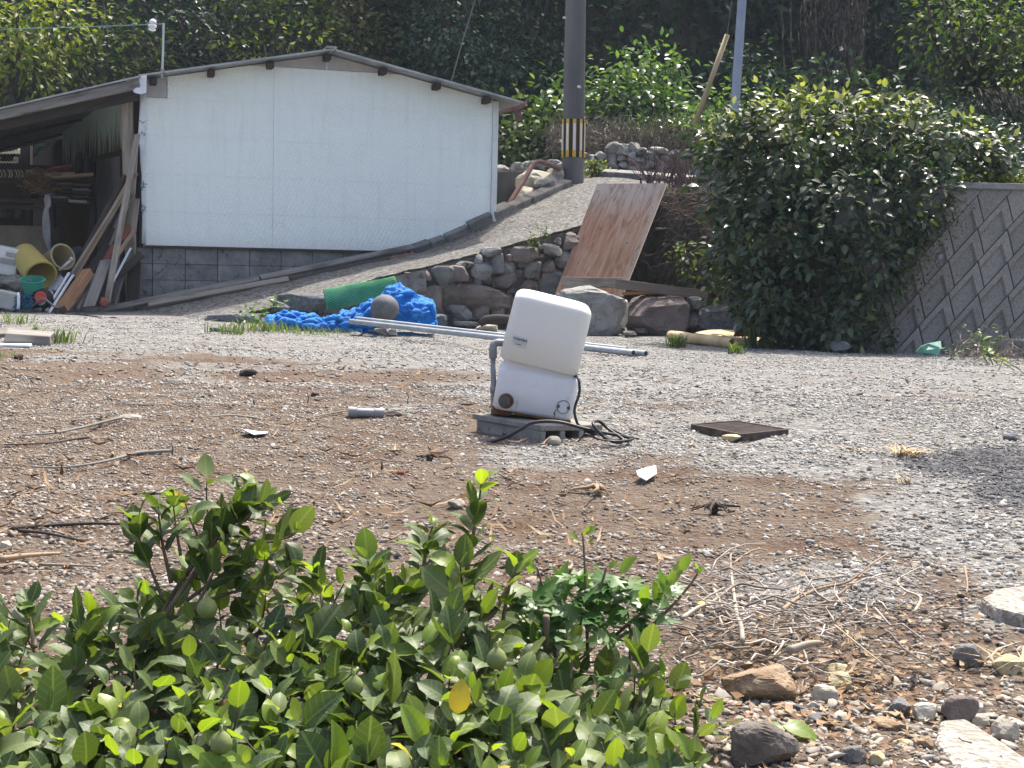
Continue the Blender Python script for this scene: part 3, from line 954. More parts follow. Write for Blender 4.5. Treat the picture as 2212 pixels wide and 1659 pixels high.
# wrap round the left corner: building paper with blue print
wp = [(303, 197), (302, 230), (300, 262), (298, 290), (302, 320), (303, 350), (306, 380), (305, 420), (307, 470), (306, 526)]
vs, fs = [], []
for x, y in wp:
    for k_ in range(5):
        f = k_ / 4
        xx = x + (315.5 - x) * f
        vs.append(W(xx, y, .014 + .028 * math.sin(f * 3 + y * .05) * (1 - f)))
for i in range(len(wp) - 1):
    for k_ in range(4): fs.append((i * 5 + k_, i * 5 + k_ + 1, i * 5 + k_ + 6, i * 5 + k_ + 5))
mb = MB(); mb.add(vs, fs); o = mb.build('building_wrap', m_white_wrap, shed, smooth=True)
md = o.modifiers.new('thick', 'SOLIDIFY'); md.thickness = .003
m_blue = mat_noise('blue_print', (.10, .22, .30), (.14, .28, .36), 9, .6, .3, 0)
def text(s, size, p, xd, yd, mat, parent, name='lettering', ext=.0006, bold=False):
    cu = bpy.data.curves.new(name, 'FONT'); cu.body = s; cu.size = size; cu.extrude = ext; cu.align_x = 'CENTER'; cu.align_y = 'CENTER'
    if bold: cu.offset = size * .018
    cu.resolution_u = 3
    cu.materials.append(mat)
    o = bpy.data.objects.new(name, cu); COL.objects.link(o)
    xd = Vector(xd).normalized(); yd = Vector(yd); yd = (yd - xd * yd.dot(xd)).normalized(); zd = xd.cross(yd)
    M_ = Matrix((xd, yd, zd)).transposed().to_4x4()
    M_.translation = Vector(p) - (WL[parent.name] if parent else Vector())
    if parent: o.parent = parent
    o.matrix_local = M_
    bpy.context.view_layer.update()
    me_ = bpy.data.meshes.new_from_object(o.evaluated_get(bpy.context.evaluated_depsgraph_get()))
    bpy.data.objects.remove(o)
    o = bpy.data.objects.new(name, me_); COL.objects.link(o)
    if parent: o.parent = parent; WL[o.name] = WL[parent.name]
    o.matrix_local = M_
    return o
for s, x, y, ang in (('S', 309.5, 289, 50), ('L', 307, 262, 50), ('A', 308, 405, 48), ('X', 310.5, 398, 48), ('A', 308.5, 455, 48), ('S', 311, 447, 48)):
    a = math.radians(ang)
    text(s, .085, W(x, y, .048), SD * math.cos(a) + SZ * math.sin(a), SZ * math.cos(a) - SD * math.sin(a), m_blue, shed, bold=True)
fl = [(270, 173), (300, 164), (317, 162), (316, 200), (304, 204), (290, 200), (281, 185)]
mb = MB(); mb.prism([W(x, y, .37 + .03 * math.sin(x)) for x, y in fl], SN * -.004); mb.build('wrap_flap', m_white_wrap, shed)

# ------------------------------------------------------------------ insulator pole and wire on the shed roof
ap = root('antenna_pole', 'thin pale pole tied upright to the shed roof edge', 'pole', P(349, 160, 17.2))
mb = MB(); mb.tube([P(350, 168, 17.15), P(352, 110, 17.15), P(353.5, 50, 17.15)], .013, 8); mb.build('shaft', mat_noise('pale_pole', (.40, .43, .41), (.52, .55, .53), 9, .6, .3, .1), ap)
mb = MB()
for k_ in range(4): mb.tube([P(346, 148 + k_ * 3, 17.13), P(353, 150 + k_ * 3, 17.12), P(357, 158 + k_ * 2, 17.15)], .006, 5)
mb.build('tie_wire', m_wood_grey, ap)
ins = root('insulator', 'small white ribbed insulator strung on a thin wire before the trees', 'insulator', P(328, 54, 17.15))
c_ = P(328, 54, 17.15)
mb = MB(); mb.lathe(c_ - Vector((.0, 0, .07)), (.12, 0, 1), [(.018, 0), (.045, .01), (.045, .03), (.022, .04), (.05, .05), (.05, .075), (.022, .085), (.045, .095), (.04, .12), (.015, .14)], 14); mb.build('ribbed_body', mat_noise('porcelain', (.75, .76, .76), (.82, .82, .82), 6, .25, .5, 0), ins, smooth=True)
wire = MB(); pts = [P(-60, 66, 17.4), P(60, 62, 17.3), P(200, 58, 17.2), P(328, 53, 17.15), P(353, 52, 17.15)]
wire.tube(pts, .006, 5); wire.build('wire', mat_noise('green_wire', (.05, .13, .12), (.08, .17, .16), 9, .5, .3, 0), ins)

# ------------------------------------------------------------------ utility pole
pb = P(1237, 392, 20.9)
up_ = root('utility_pole', 'thick dark concrete utility pole with a yellow and black warning band', 'utility pole', pb)
m_pole = mat_noise('dark_concrete_pole', (.095, .088, .088), (.135, .128, .128), 3, .75, .3, .25, 60, .003, c3=(.115, .105, .105), stretch=(1, 1, .3))
def at_pole(y): return P(1237 + (392 - y) * .0165, y, 20.9)
ptop = pb + (at_pole(0) - pb) * 2.4
mb = MB(); mb.tube([pb - Vector((0, 0, .5)), pb, at_pole(200), at_pole(0), ptop], [.166, .163, .155, .147, .125], 36); mb.build('shaft', m_pole, up_, smooth=True)
b0, b1 = at_pole(341), at_pole(258)
axp = (b1 - b0).normalized(); hb = (b1 - b0).length
m_band = mat_noise('black_band', (.012, .012, .012), (.022, .02, .02), 9, .6, .3, .1)
m_yel = mat_noise('yellow_stripe', (.55, .33, .03), (.62, .40, .05), 30, .5, .3, .05)
m_refl = mat_noise('pale_reflector', (.62, .58, .55), (.72, .68, .64), 60, .4, .4, .05)
def arc(r, a0, a1, z0_, z1_, th=.003):
    n = 5; vs, fs = [], []
    e = Vector((1, 0, 0)); e = (e - axp * e.dot(axp)).normalized(); f_ = axp.cross(e)
    for i in range(n + 1):
        a = a0 + (a1 - a0) * i / n; d = e * math.cos(a) + f_ * math.sin(a)
        for rr in (r, r + th):
            for zz in (z0_, z1_): vs.append(b0 + axp * zz + d * rr)
    for i in range(n):
        q = i * 4
        fs += [(q + 2, q + 6, q + 7, q + 3), (q + 1, q + 3, q + 7, q + 5), (q, q + 4, q + 6, q + 2)]
    fs += [(0, 2, 3, 1), (n * 4, n * 4 + 1, n * 4 + 3, n * 4 + 2)]
    mb = MB(); mb.add(vs, fs); return mb
for k_ in range(4): arc(.158, k_ * PI / 2, (k_ + 1) * PI / 2, 0, hb, .006).build('band', m_band, up_, smooth=False)
for k_ in range(10):
    a = -PI / 2 + .05 + (k_ - 5) * .6283
    st_ = arc(.1645, a - .15, a + .15, .004, hb - .004, .004).build('stripe', m_yel, up_)
    arc(.1695, a - .10, a + .10, .10, hb - .07, .003).build('reflector', m_refl, st_)
mb = MB(); q = at_pole(190); mb.lathe(q + Vector((.06, -.17, 0)), (0.3, 1, 0), [(.02, -.02), (.02, .05)], 10); mb.build('bolt', m_refl, up_)
mb = MB(); q = at_pole(40); mb.lathe(q + Vector((-.15, -.05, 0)), (1, .3, 0), [(.016, -.03), (.016, .05)], 10); mb.build('bolt', m_refl, up_)
# galvanised lamp post and stay guard beyond the hedge
lb = P(1583, 300, 19.2)
lp_ = root('steel_pole', 'slim blue-grey steel pole rising behind the big hedge', 'pole', lb)
mb = MB(); d_ = (P(1601, 0, 19.2) - P(1585, 240, 19.2)); mb.tube([lb - Vector((0, 0, 1.0)), lb, lb + d_ * 1.2, lb + d_ * 3.5], [.066, .064, .06, .05], 24)
mb.build('shaft', mat_noise('blue_grey_steel', (.24, .28, .34), (.30, .34, .40), 4, .45, .5, .05, metal=.35), lp_, smooth=True)
mb = MB(); mb.tube([lb + d_ * .30 + Vector((.05, -.05, 0)), lb + d_ * .30 + Vector((.10, -.06, 0.02))], .014, 8); mb.build('bolt', m_refl, lp_)
gy0, gy1 = P(1497, 280, 19.4), P(1571, 75, 19.4)
sg = root('stay_guard', 'leaning yellow-brown tube guard on the stay wire left of the steel pole', 'stay guard', gy0)
mb = MB(); mb.tube([gy0, gy0.lerp(gy1, .5), gy1], [.036, .034, .034], 14); mb.build('guard_tube', mat_noise('faded_yellow_plastic', (.30, .235, .125), (.42, .335, .195), 7, .6, .3, .1, stretch=(1, 1, .4)), sg, smooth=True)
mb = MB(); e_ = P(1582, -10, 19.4); mb.tube([gy1 - (gy1 - gy0) * .03, gy1, e_, gy1 + (e_ - gy1) * 5], .008, 6); mb.build('stay_wire', m_stone_dark, sg)
# second guy wire before the creeper covered trees
mb = MB(); mb.tube([P(975, 175, 24.5), P(1000, 86, 24.5), P(1026, 0, 24.5), P(1050, -80, 24.5)], .012, 5)
tag(mb.build('guy_wire', mat_noise('pale_wire', (.10, .13, .12), (.15, .19, .17), 5, .5, .3, 0)), 'thin slanting wire in front of the creeper covered trees behind the roof', 'wire')

# bent brown handrail beside the pole
mb = MB()
hp = [P(1088, 462, 19.2), P(1105, 432, 19.4), P(1128, 395, 19.7), P(1150, 358, 20.0), P(1158, 350, 20.05), P(1168, 349, 20.1), P(1190, 357, 20.4), P(1216, 369, 20.8)]
mb.tube(hp, .034, 12)
tag(mb.build('handrail', mat_noise('brown_painted_pipe', (.13, .065, .052), (.20, .105, .085), 8, .6, .35, .15), smooth=True), 'bent red-brown pipe handrail between shed corner and utility pole', 'handrail')
rk = [(1165, 402, 95, 62, 20.6, m_stone_pale, 'big pale rock behind the bent brown handrail'), (1178, 400, 50, 24, 20.3, m_stone_grey, 'grey flat rock lying on the pale rock by the handrail'), (1140, 424, 60, 40, 20.3, m_stone_pale, 'pale lower rock at the foot of the bent brown handrail'), (1200, 378, 40, 30, 20.9, m_stone_pale, 'small pale rock against the left side of the utility pole')]
for i, (x, y, w, h, Y, m_, lab) in enumerate(rk):
    s = Y / F; mb = MB(); mb.rock(P(x, y, Y), (w / 2 * s * 1.1, .3, h / 2 * s * 1.1), 70 + i, 3, 0, .65, .3); tag(mb.build('rock', m_), lab, 'rock')
# ------------------------------------------------------------------ lumber leaning at the shed corner
def px(w, Y): return w * Y / F
def lean(name, label, x0, y0, Y0, x1, y1, Y1, w, th, mat, cat='plank', nrm=(-.25, -1, .25), w1=None):
    mb = MB(); mb.beam(P(x0, y0, Y0), P(x1, y1, Y1), px(w, Y0), th, nrm, px(w1, Y1) if w1 else None, jag=.01)
    return tag(mb.build(name, mat, bevel=.004, seg=1), label, cat, 'lumber leaning at the shed corner')
lean('plank', 'long light grey plank leaning steeply, top against the white wrapped shed corner', 231, 654, 16.5, 297, 290, 17.2, 13, .035, m_wood_pale)
lean('plank', 'long brownish grey plank just left of the steepest light plank, narrowing upward', 159, 598, 16.9, 292, 374, 17.25, 14, .03, m_wood_tan)
lean('plank', 'thin light edge board alongside the brownish grey long plank', 154, 592, 16.85, 283, 390, 17.2, 5, .03, m_wood_pale)
lean('timber_pole', 'dark maroon square pole leaning furthest left of the long pieces', 160, 586, 17.1, 271, 379, 17.3, 11, .05, m_wood_dark, 'pole')
lean('timber_beam', 'thick orange-brown squared timber with a cut end, leaning low', 133, 668, 16.2, 190, 588, 16.7, 25, .10, m_wood_orange, 'beam', (-.5, -1, .3))
lean('plank', 'wide short grey plank leaning right of the orange-brown timber', 192, 663, 16.3, 229, 562, 16.8, 27, .028, m_wood_grey)
lean('plank', 'narrow grey board behind the wide short grey plank', 168, 669, 16.35, 206, 592, 16.9, 9, .03, m_wood_grey)
lean('aluminium_bar', 'left one of two bright white metal bars leaning left of the orange timber', 99, 672, 16.15, 149, 590, 16.7, 5.5, .025, m_white_wrap, 'metal bar')
lean('aluminium_bar', 'right one of two bright white metal bars leaning left of the orange timber', 106, 675, 16.1, 158, 594, 16.65, 5, .025, m_white_wrap, 'metal bar')
lean('metal_channel', 'dull grey metal channel lying low at the left foot of the lumber', 81, 671, 16.1, 129, 597, 16.8, 12, .04, m_galv, 'metal bar')
lean('metal_channel', 'shorter dull grey channel beside the two bright metal bars', 116, 628, 16.4, 134, 600, 16.6, 7, .03, m_galv, 'metal bar')
lean('plastic_pipe', 'thin bright white pipe slanting before the dark boards at the corner', 244, 609, 16.8, 283, 535, 17.1, 4.5, .02, m_white_wrap, 'pipe')
lean('plank', 'red painted board piece sticking up near the wrapped corner', 262, 520, 17.15, 279, 487, 17.25, 17, .02, m_wood_red)
lean('plank', 'red painted board low behind the steep light grey plank', 226, 566, 17.0, 248, 528, 17.1, 14, .02, m_wood_red)
lean('plank', 'brown board slanting to the corner behind the steep light grey plank', 250, 556, 17.0, 291, 497, 17.15, 10, .025, m_wood_tan)
lean('plank', 'dark board slanting lowest across the corner of the block foundation', 248, 602, 17.0, 306, 548, 17.1, 18, .025, m_wood_dark)
lean('plank', 'dark upright board hiding the left corner of the block foundation', 286, 655, 17.05, 291, 566, 17.15, 30, .03, m_wood_dark)
lean('plank', 'dark grey upright board left of the darkest corner board', 246, 652, 17.05, 258, 590, 17.2, 16, .02, m_wood_grey)
lean('plank', 'thin dark stick leaning between the upright boards', 249, 658, 16.8, 268, 596, 17.1, 4, .02, m_wood_grey)
lean('plank', 'dark brown board in the middle of the lean, mostly covered', 205, 580, 17.1, 268, 440, 17.3, 16, .03, m_wood_dark)
lean('plank', 'grey board mid height behind the long planks', 228, 545, 17.15, 283, 420, 17.3, 14, .025, m_wood_grey)
lean('plank', 'brown-black board under the grey mid height board', 180, 606, 16.95, 240, 520, 17.2, 20, .03, m_wood_dark)
lean('plank', 'pale slat high beside the wrapped corner, cut short at top', 288, 420, 17.2, 294, 320, 17.3, 9, .02, m_wood_pale)
lean('plank', 'pale lower slat close to the wrapped corner edge', 288, 500, 17.2, 296, 430, 17.3, 13, .02, m_wood_pale)
lean('plank', 'brown board crossing the foot of the narrow grey board', 150, 662, 16.6, 205, 610, 16.9, 12, .03, m_wood_tan)
mb = MB(); q = P(222, 656, 16.3); mb.lathe(q + Vector((0, .06, 0)), (.3, -1, .15), [(.02, .0), (.052, .01), (.056, .06), (.05, .12), (.03, .135)], 14); mb.beam(q + Vector((-.03, 0, .06)), q + Vector((.03, 0, .07)), .02, .02)
tag(mb.build('red_lantern', mat_noise('rusty_red', (.16, .045, .03), (.27, .09, .06), 20, .7, .3, .3), bevel=.004), 'small rusty red can standing at the plank foot', 'can')
# low sticks lying on the ground at the foot of the lumber
mb = MB(); mb.beam(P(128, 680, 16.4), P(214, 668, 16.7), .06, .04, (0, -.3, 1), jag=.01); tag(mb.build('plank', m_wood_grey), 'grey stick lying on the ground at the foot of the lumber', 'plank')
mb = MB(); mb.beam(P(-40, 668, 16.5), P(92, 660, 16.8), .05, .04, (0, -.3, 1), jag=.01); tag(mb.build('plank', m_wood_dark), 'dark stick lying on the ground before the junk pile', 'plank')

# ------------------------------------------------------------------ stacked boards and junk under the lean-to
STK = ['top board in the left column of the flat stack under the lean-to', 'top board in the right column of the flat stack under the lean-to', 'second board down in the left column of the flat stack', 'second board down in the right column of the flat stack', 'third board down in the left column of the flat stack', 'thick third board down in the right column of the flat stack', 'short board end poking out left of the flat stack, nearest the rag', 'fourth board down in the left column of the flat stack', 'fourth board down in the right column of the flat stack', 'board just above the bottom one in the left column of the flat stack', 'bottom board in the left column, level with the pale board end']
for i, (x0, x1, y, h, Y) in enumerate([(118, 157, 397, 5, 18.4), (160, 198, 401, 7, 18.3), (117, 158, 406, 7, 18.4), (160, 196, 410, 6, 18.3), (120, 158, 415, 7, 18.4), (161, 195, 417, 8, 18.3),
                                       (88, 118, 420, 6, 18.2), (122, 158, 424, 6, 18.4), (160, 194, 427, 6, 18.3), (113, 149, 427, 6, 18.2), (100, 151, 435, 8, 18.3)]):
    mb = MB(); mb.beam(P(x0, y, Y), P(x1, y + 1, Y), px(h, Y) * .85, .12 + .02 * (i % 3), (0, -1, .1), jag=.012)
    tag(mb.build('plank', m_wood_dark if i % 3 else m_wood_grey, bevel=.003, seg=1), STK[i], 'plank', 'boards stacked flat under the lean-to')
mb = MB(); mb.beam(P(151, 435, 18.2), P(190, 437, 18.2), .035, .10, (0, -1, .1)); tag(mb.build('plank', m_wood_pale), 'pale board end lying lowest and rightmost in the flat stack', 'plank', 'boards stacked flat under the lean-to')
for i, (x0, x1, y, h, y1, lab) in enumerate([(96, 160, 380, 8, 377, 'tan board on top of the stack with frayed left end'), (108, 201, 384, 6, 378, 'long tan board topmost on the flat stack'), (108, 152, 366, 5, 360, 'thin reddish pole lying above the tan boards')]):
    mb = MB(); mb.beam(P(x0, y, 18.1), P(x1, y1, 18.3), px(h, 18.2), .08, (0, -1, .2)); tag(mb.build('plank', m_wood_tan if i < 2 else m_wood_red), lab, 'plank')
mb = MB(); mb.beam(P(168, 374, 18.6), P(174, 328, 18.7), px(8, 18.6), .06); tag(mb.build('timber_post', m_wood_dark, bevel=.01), 'dark post standing upright behind the flat stack of boards', 'post')
mb = MB(); mb.beam(P(187, 388, 18.7), P(187, 340, 18.7), px(9, 18.6), .06); mb.beam(P(181, 345, 18.7), P(192, 341, 18.7), .04, .05); tag(mb.build('timber_post', m_wood_dark), 'forked dark stub beside the upright post in the lean-to', 'post')
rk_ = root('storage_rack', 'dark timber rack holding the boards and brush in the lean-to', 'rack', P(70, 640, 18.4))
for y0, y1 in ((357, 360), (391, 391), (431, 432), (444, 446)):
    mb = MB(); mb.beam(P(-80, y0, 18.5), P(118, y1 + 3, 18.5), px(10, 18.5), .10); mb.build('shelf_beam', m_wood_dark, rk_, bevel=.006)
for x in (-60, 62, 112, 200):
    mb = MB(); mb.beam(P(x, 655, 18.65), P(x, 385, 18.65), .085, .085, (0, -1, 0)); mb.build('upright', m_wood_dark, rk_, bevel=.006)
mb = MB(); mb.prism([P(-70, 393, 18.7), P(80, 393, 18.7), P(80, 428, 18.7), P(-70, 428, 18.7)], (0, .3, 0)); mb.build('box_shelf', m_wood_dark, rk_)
# bamboo basket row and dry brush
bs = root('basket', 'long shallow basket with pale curved ribs on the rack top', 'basket', P(30, 378, 18.3))
mb = MB(); mb.beam(P(-60, 376, 18.35), P(66, 378, 18.35), px(12, 18.3), .12, (0, -1, 0)); mb.build('tray', m_wood_dark, bs)
for i, x in enumerate([-50, -38, -26, -14, 2, 9, 19, 24, 34, 40, 47, 57, 62, 67]):
    mb = MB(); mb.tube([P(x, 383, 18.26), P(x + 3, 377, 18.22), P(x + 1, 371, 18.24), P(x - 2, 367, 18.3)], .009, 5); mb.build('rib', mat_noise('pale_rib', (.42, .36, .25), (.52, .46, .34), 9, .7, .3, .1) if i == 0 else bpy.data.materials['pale_rib'], bs)
vs = MB()
for i in range(420):
    x, y = rnd.gauss(82, 18), rnd.gauss(392, 12)
    a = rnd.uniform(-.9, .6); L = rnd.uniform(8, 26)
    p0 = P(x, y, 18.2 + rnd.uniform(-.2, .2)); p1 = P(x + L * math.cos(a), y - L * math.sin(a) * .7, 18.15 + rnd.uniform(-.2, .2))
    vs.beam(p0, p1, .008, .006, (0, -1, 0))
o = vs.build('dry_brush', mat_noise('dry_brush', (.10, .065, .035), (.26, .17, .09), 30, .9, .2, 0, irand=.4)); tag(o, 'heap of brown dry brush lying on the rack', 'brush')
# cream sheets seen in the sun through the back
m_cream = mat_noise('cream_corrugated', (.72, .60, .38), (.80, .68, .45), 4, .7, .3, .1)
for y0, y1, x1, lab in ((314, 332, 57, 'upper bright cream corrugated sheet seen through the back of the lean-to'), (340, 352, 40, 'lower bright cream corrugated sheet seen through the back of the lean-to')):
    p_ = [P(-200, y0, 26.2), P(x1, y0, 26.2), P(x1 - 2, y1, 25.4), P(-200, y1, 25.4)]
    n = 110; vv, ff = [], []
    for i in range(n + 1):
        f = i / n; w = Vector((0, 0, .012 * math.sin(i * PI / 1.5)))
        vv += [p_[0].lerp(p_[1], f) + w, p_[3].lerp(p_[2], f) + w]
    for i in range(n): ff.append((2 * i, 2 * i + 2, 2 * i + 3, 2 * i + 1))
    mb = MB(); mb.add(vv, ff); tag(mb.build('corrugated_sheet', m_cream, smooth=True), lab, 'sheet')
# hanging rag
rag = [(92, 419), (106, 421), (111, 444), (104, 448), (108, 470), (110, 490), (109, 540), (110, 562), (104, 535), (96, 515), (91, 495), (91, 470), (97, 448)]
cl = [(86, 420), (100, 424), (103, 430), (108, 444), (100, 450), (95, 446)]
L_ = [(97, 420), (95, 432), (97, 446), (95, 452), (92, 470), (91, 492), (93, 512), (100, 530), (107, 548), (109.5, 566)]
R_ = [(108, 421), (110, 433), (111, 444), (105, 452), (107, 470), (109, 492), (109.5, 512), (110, 530), (110.3, 548), (110.5, 567)]
mb = MB(); vv, ff = [], []
for (xa, ya), (xb, yb) in zip(L_, R_):
    for k_ in range(5): f = k_ / 4; vv.append(P(xa + (xb - xa) * f, ya + (yb - ya) * f, 18.0 + .03 * math.sin(f * 5 + ya * .1)))
for i in range(len(L_) - 1):
    for k_ in range(4): ff.append((i * 5 + k_, i * 5 + k_ + 1, i * 5 + k_ + 6, i * 5 + k_ + 5))
mb.add(vv, ff); o = mb.build('hanging_cloth', mat_noise('grey_cloth', (.30, .30, .29), (.42, .41, .39), 6, .9, .1, .3, 20, .01), smooth=True); tag(o, 'long grey rag hanging from the stacked boards in the lean-to', 'cloth')
m_ = o.modifiers.new('thick', 'SOLIDIFY'); m_.thickness = .006
# tan panel, boxes, buckets, bags
m_tan = mat_noise('dim_tan_panel', (.16, .13, .09), (.23, .19, .135), 4, .8, .2, .2, 20, .004)
mb = MB(); mb.prism([P(-90, 484, 18.3), P(100, 488, 18.3), P(112, 600, 18.2), P(-90, 610, 18.2)], (0, .5, 0)); tag(mb.build('tank', m_tan, bevel=.03), 'large dim tan box tank under the rack', 'tank')
m_foam = mat_noise('foam_white', (.58, .57, .52), (.70, .69, .64), 8, .8, .2, .3, 60, .003, c3=(.45, .43, .38))
fb = root('foam_box', 'white foam fish box with rectangular slots, tipped on the pile', 'box', P(10, 595, 16.6))
c_ = P(6, 563, 16.7); a_ = math.radians(-10); X_ = Vector((math.cos(a_), .15, math.sin(a_))); Z_ = Vector((-math.sin(a_) * .8, 0, math.cos(a_))); Y_ = Z_.cross(X_)
mb = MB(); mb.obox(c_ + Y_ * .12, X_ * .165, Y_ * .12, Z_ * .165); mb.build('body', m_foam, fb, bevel=.015)
mb = MB()
for dx, dz, w, h in ((.085, .085, .06, .028), (.055, .0, .085, .035)): mb.obox(c_ - Y_ * .002 + X_ * dx + Z_ * dz, X_ * w, Y_ * .004, Z_ * h)
mb.build('slot', mat_noise('slot_shadow', (.30, .29, .27), (.36, .35, .33), 8, .9, .1, 0), fb)
def bucket(name, label, p, axis, r0, r1, h, mat, cat='bucket', handle=None):
    o = root(name, label, cat, p)
    mb = MB(); mb.lathe(p, axis, [(r0 * .2, .004), (r0, 0), (r0 + (r1 - r0) * .5, h * .5), (r1, h * .94), (r1 + .012, h * .94), (r1 + .014, h), (r1 - .008, h), (r1 - .012, h * .9), (r0 - .012, .03), (r0 * .2, .03)], 28); mb.build('body', mat, o, smooth=True).modifiers.new('e', 'EDGE_SPLIT').split_angle = math.radians(35)
    return o
m_yb = mat_noise('yellow_plastic', (.42, .33, .09), (.50, .40, .13), 3, .5, .4, .05)
p0, p1 = P(52, 550, 16.9), P(88, 597, 16.55)
bucket('bucket', 'mustard yellow bucket tipped over beside the foam box', p0, p1 - p0, .15, .185, (p1 - p0).length, m_yb)
m_gb = mat_noise('green_plastic', (.02, .22, .15), (.04, .28, .20), 3, .45, .4, .05)
p0, p1 = P(71, 637, 16.2), P(70, 603, 16.15)
bucket('bucket', 'sea green bucket standing below the tipped yellow bucket', p0, p1 - p0, .105, .13, (p1 - p0).length, m_gb)
p0, p1 = P(100, 572, 17.2), P(142, 553, 17.0)
bucket('tub', 'tan plastic tub on its side between yellow bucket and lumber', p0, p1 - p0 + Vector((0, -.05, 0)), .125, .15, (p1 - p0).length, mat_noise('tan_plastic', (.33, .26, .14), (.42, .34, .20), 3, .6, .3, .05), 'tub')
rl = root('hose_reel', 'red disc of a hose reel with black rim in the junk pile', 'hose reel', P(80, 660, 16.0))
p0 = P(88, 643, 16.05)
mb = MB(); mb.lathe(p0, (.25, -1, .25), [(.02, .0), (.062, .0), (.066, .03), (.05, .032), (.045, .02), (.02, .02)], 22); mb.build('red_disc', mat_noise('red_plastic', (.42, .045, .03), (.52, .08, .055), 5, .5, .4, .05), rl, smooth=False)
mb = MB()
for k_ in range(4):
    pts = []
    for i in range(25):
        a = 2 * PI * i / 24; r_ = .088 + .012 * k_
        pts.append(p0 + Vector((-.03, .04, -.02)) + Vector((math.cos(a) * r_, .03 * k_ - .02 * math.sin(a), math.sin(a) * r_ * .95)))
    mb.tube(pts, .012, 6, cap=False)
mb.build('hose', m_black, rl, smooth=True)
def lump(name, label, cat, x, y, Y, w, h, d, mat, seed_, rough=.35, sub=4, blocky=.8):
    s = Y / F; mb = MB(); mb.rock(P(x, y, Y), (w / 2 * s, d, h / 2 * s), seed_, sub, 0, blocky, rough); return tag(mb.build(name, mat, smooth=True), label, cat)
m_bag = mat_noise('grey_bag', (.14, .13, .115), (.25, .24, .21), 7, .9, .2, 1.0, 14, .03)
lump('sack', 'grey-brown crumpled sack under the foam box', 'sack', 22, 612, 16.4, 66, 38, .18, m_bag, 601)
lump('sack', 'grey crumpled sack leftmost at the frame edge, low in the pile', 'sack', -20, 640, 16.2, 60, 60, .18, m_bag, 602)
lump('sack', 'dark crumpled sack between green bucket and metal channel', 'sack', 112, 612, 16.9, 46, 50, .15, mat_noise('dark_bag', (.04, .04, .045), (.09, .09, .095), 7, .8, .2, 1.0, 14, .03), 603)
lump('sack', 'dark mound of junk behind the tan tub', 'sack', 165, 560, 17.4, 60, 60, .15, bpy.data.materials['dark_bag'], 604)
cb = root('crate', 'pale grey dented box low at the left of the pile', 'box', P(15, 668, 16.0))
mb = MB(); mb.obox(P(16, 648, 16.05), (.11, .01, -.02), (-.02, .12, 0), (.01, .0, .10)); mb.build('body', mat_noise('pale_box', (.34, .34, .31), (.46, .46, .42), 6, .8, .2, .4, 20, .01), cb, bevel=.02)
mb = MB(); mb.tube([P(38, 632, 15.9), P(40, 640, 15.9), P(40, 660, 15.9), P(39, 668, 15.9)], .018, 8); mb.build('post', m_white_wrap, cb, smooth=True)
rope = MB()
for k_ in range(26):
    x, y = rnd.uniform(36, 66), rnd.uniform(638, 668); pts = []
    for i in range(7): pts.append(P(x + rnd.uniform(-9, 9), y + rnd.uniform(-6, 6), 15.95 + rnd.uniform(-.05, .05)))
    rope.tube(pts, .005, 5)
tag(rope.build('rope', mat_noise('blue_rope', (.03, .13, .24), (.06, .22, .36), 20, .8, .2, 0), smooth=True), 'tangle of dull blue rope in the junk pile', 'rope')
mb = MB(); mb.tube([P(128, 584, 16.75), P(154, 561, 16.8)], .016, 10); mb.tube([P(152, 562, 16.8), P(156, 557, 16.8)], .022, 10); tag(mb.build('plastic_pipe', mat_noise('offwhite_pipe', (.45, .46, .42), (.55, .55, .5), 6, .5, .3, 0), smooth=True), 'short off-white pipe with a flared end above the bright bars', 'pipe')
hose = MB(); pts = [P(46 + i * 9, 655 + 10 * math.sin(i * .9), 16.0) for i in range(11)]; hose.tube(pts, .012, 6); pts = [P(20 + i * 7, 625 + 22 * math.sin(i * .8), 16.1) for i in range(8)]; hose.tube(pts, .009, 6)
tag(hose.build('hose', mat_noise('grey_hose', (.13, .13, .135), (.2, .2, .205), 6, .6, .3, 0), smooth=True), 'grey hose looping through the junk pile', 'hose')
mb = MB(); pts = [P(126, 615, 16.6), P(124, 628, 16.6), P(131, 634, 16.6), P(136, 625, 16.6), P(142, 610, 16.6)]; mb.tube(pts, .010, 6); mb.rock(P(106, 634, 16.4), (.07, .05, .035), 5, 2); tag(mb.build('bracket', m_galv, smooth=True), 'bent grey metal bracket leaning on the dull channel', 'bracket')

# ------------------------------------------------------------------ long planks lying on the ramp beside the foundation
def lay(name, label, a, b_, w, th, mat):
    mb = MB(); n = 5; p0, p1 = P(*a), P(*b_)
    mb.beam(p0, p1, w, th, (-.05, -.75, .65), jag=.01); return tag(mb.build(name, mat, bevel=.006), label, 'plank')
lay('plank', 'long grey-green plank lying against the block foundation, upper of two', (215, 672, 16.85), (560, 602, 17.35), .085, .05, m_wood_grey)
lay('plank', 'long grey board continuing up the ramp to the kerb end', (562, 602, 17.36), (893, 534, 18.3), .085, .05, m_wood_grey)
lay('plank', 'lower grey-brown plank with a red-brown cut end on the ramp', (320, 659, 16.9), (625, 604, 17.35), .08, .06, m_wood_pale)
lay('plank', 'thin dark lath wedged under the long board on the ramp', (628, 604, 17.4), (850, 556, 18.0), .04, .03, m_wood_dark)
mb = MB()
for k_ in range(14):
    x = rnd.uniform(840, 885); mb.tube([P(x, 560 - (x - 840) * .2 + rnd.uniform(-3, 3), 17.9), P(x + 8, 556 - (x - 840) * .22 + rnd.uniform(-3, 3), 17.9), P(x + 15, 555 - (x - 840) * .2 + rnd.uniform(-3, 3), 17.9)], .008, 5)
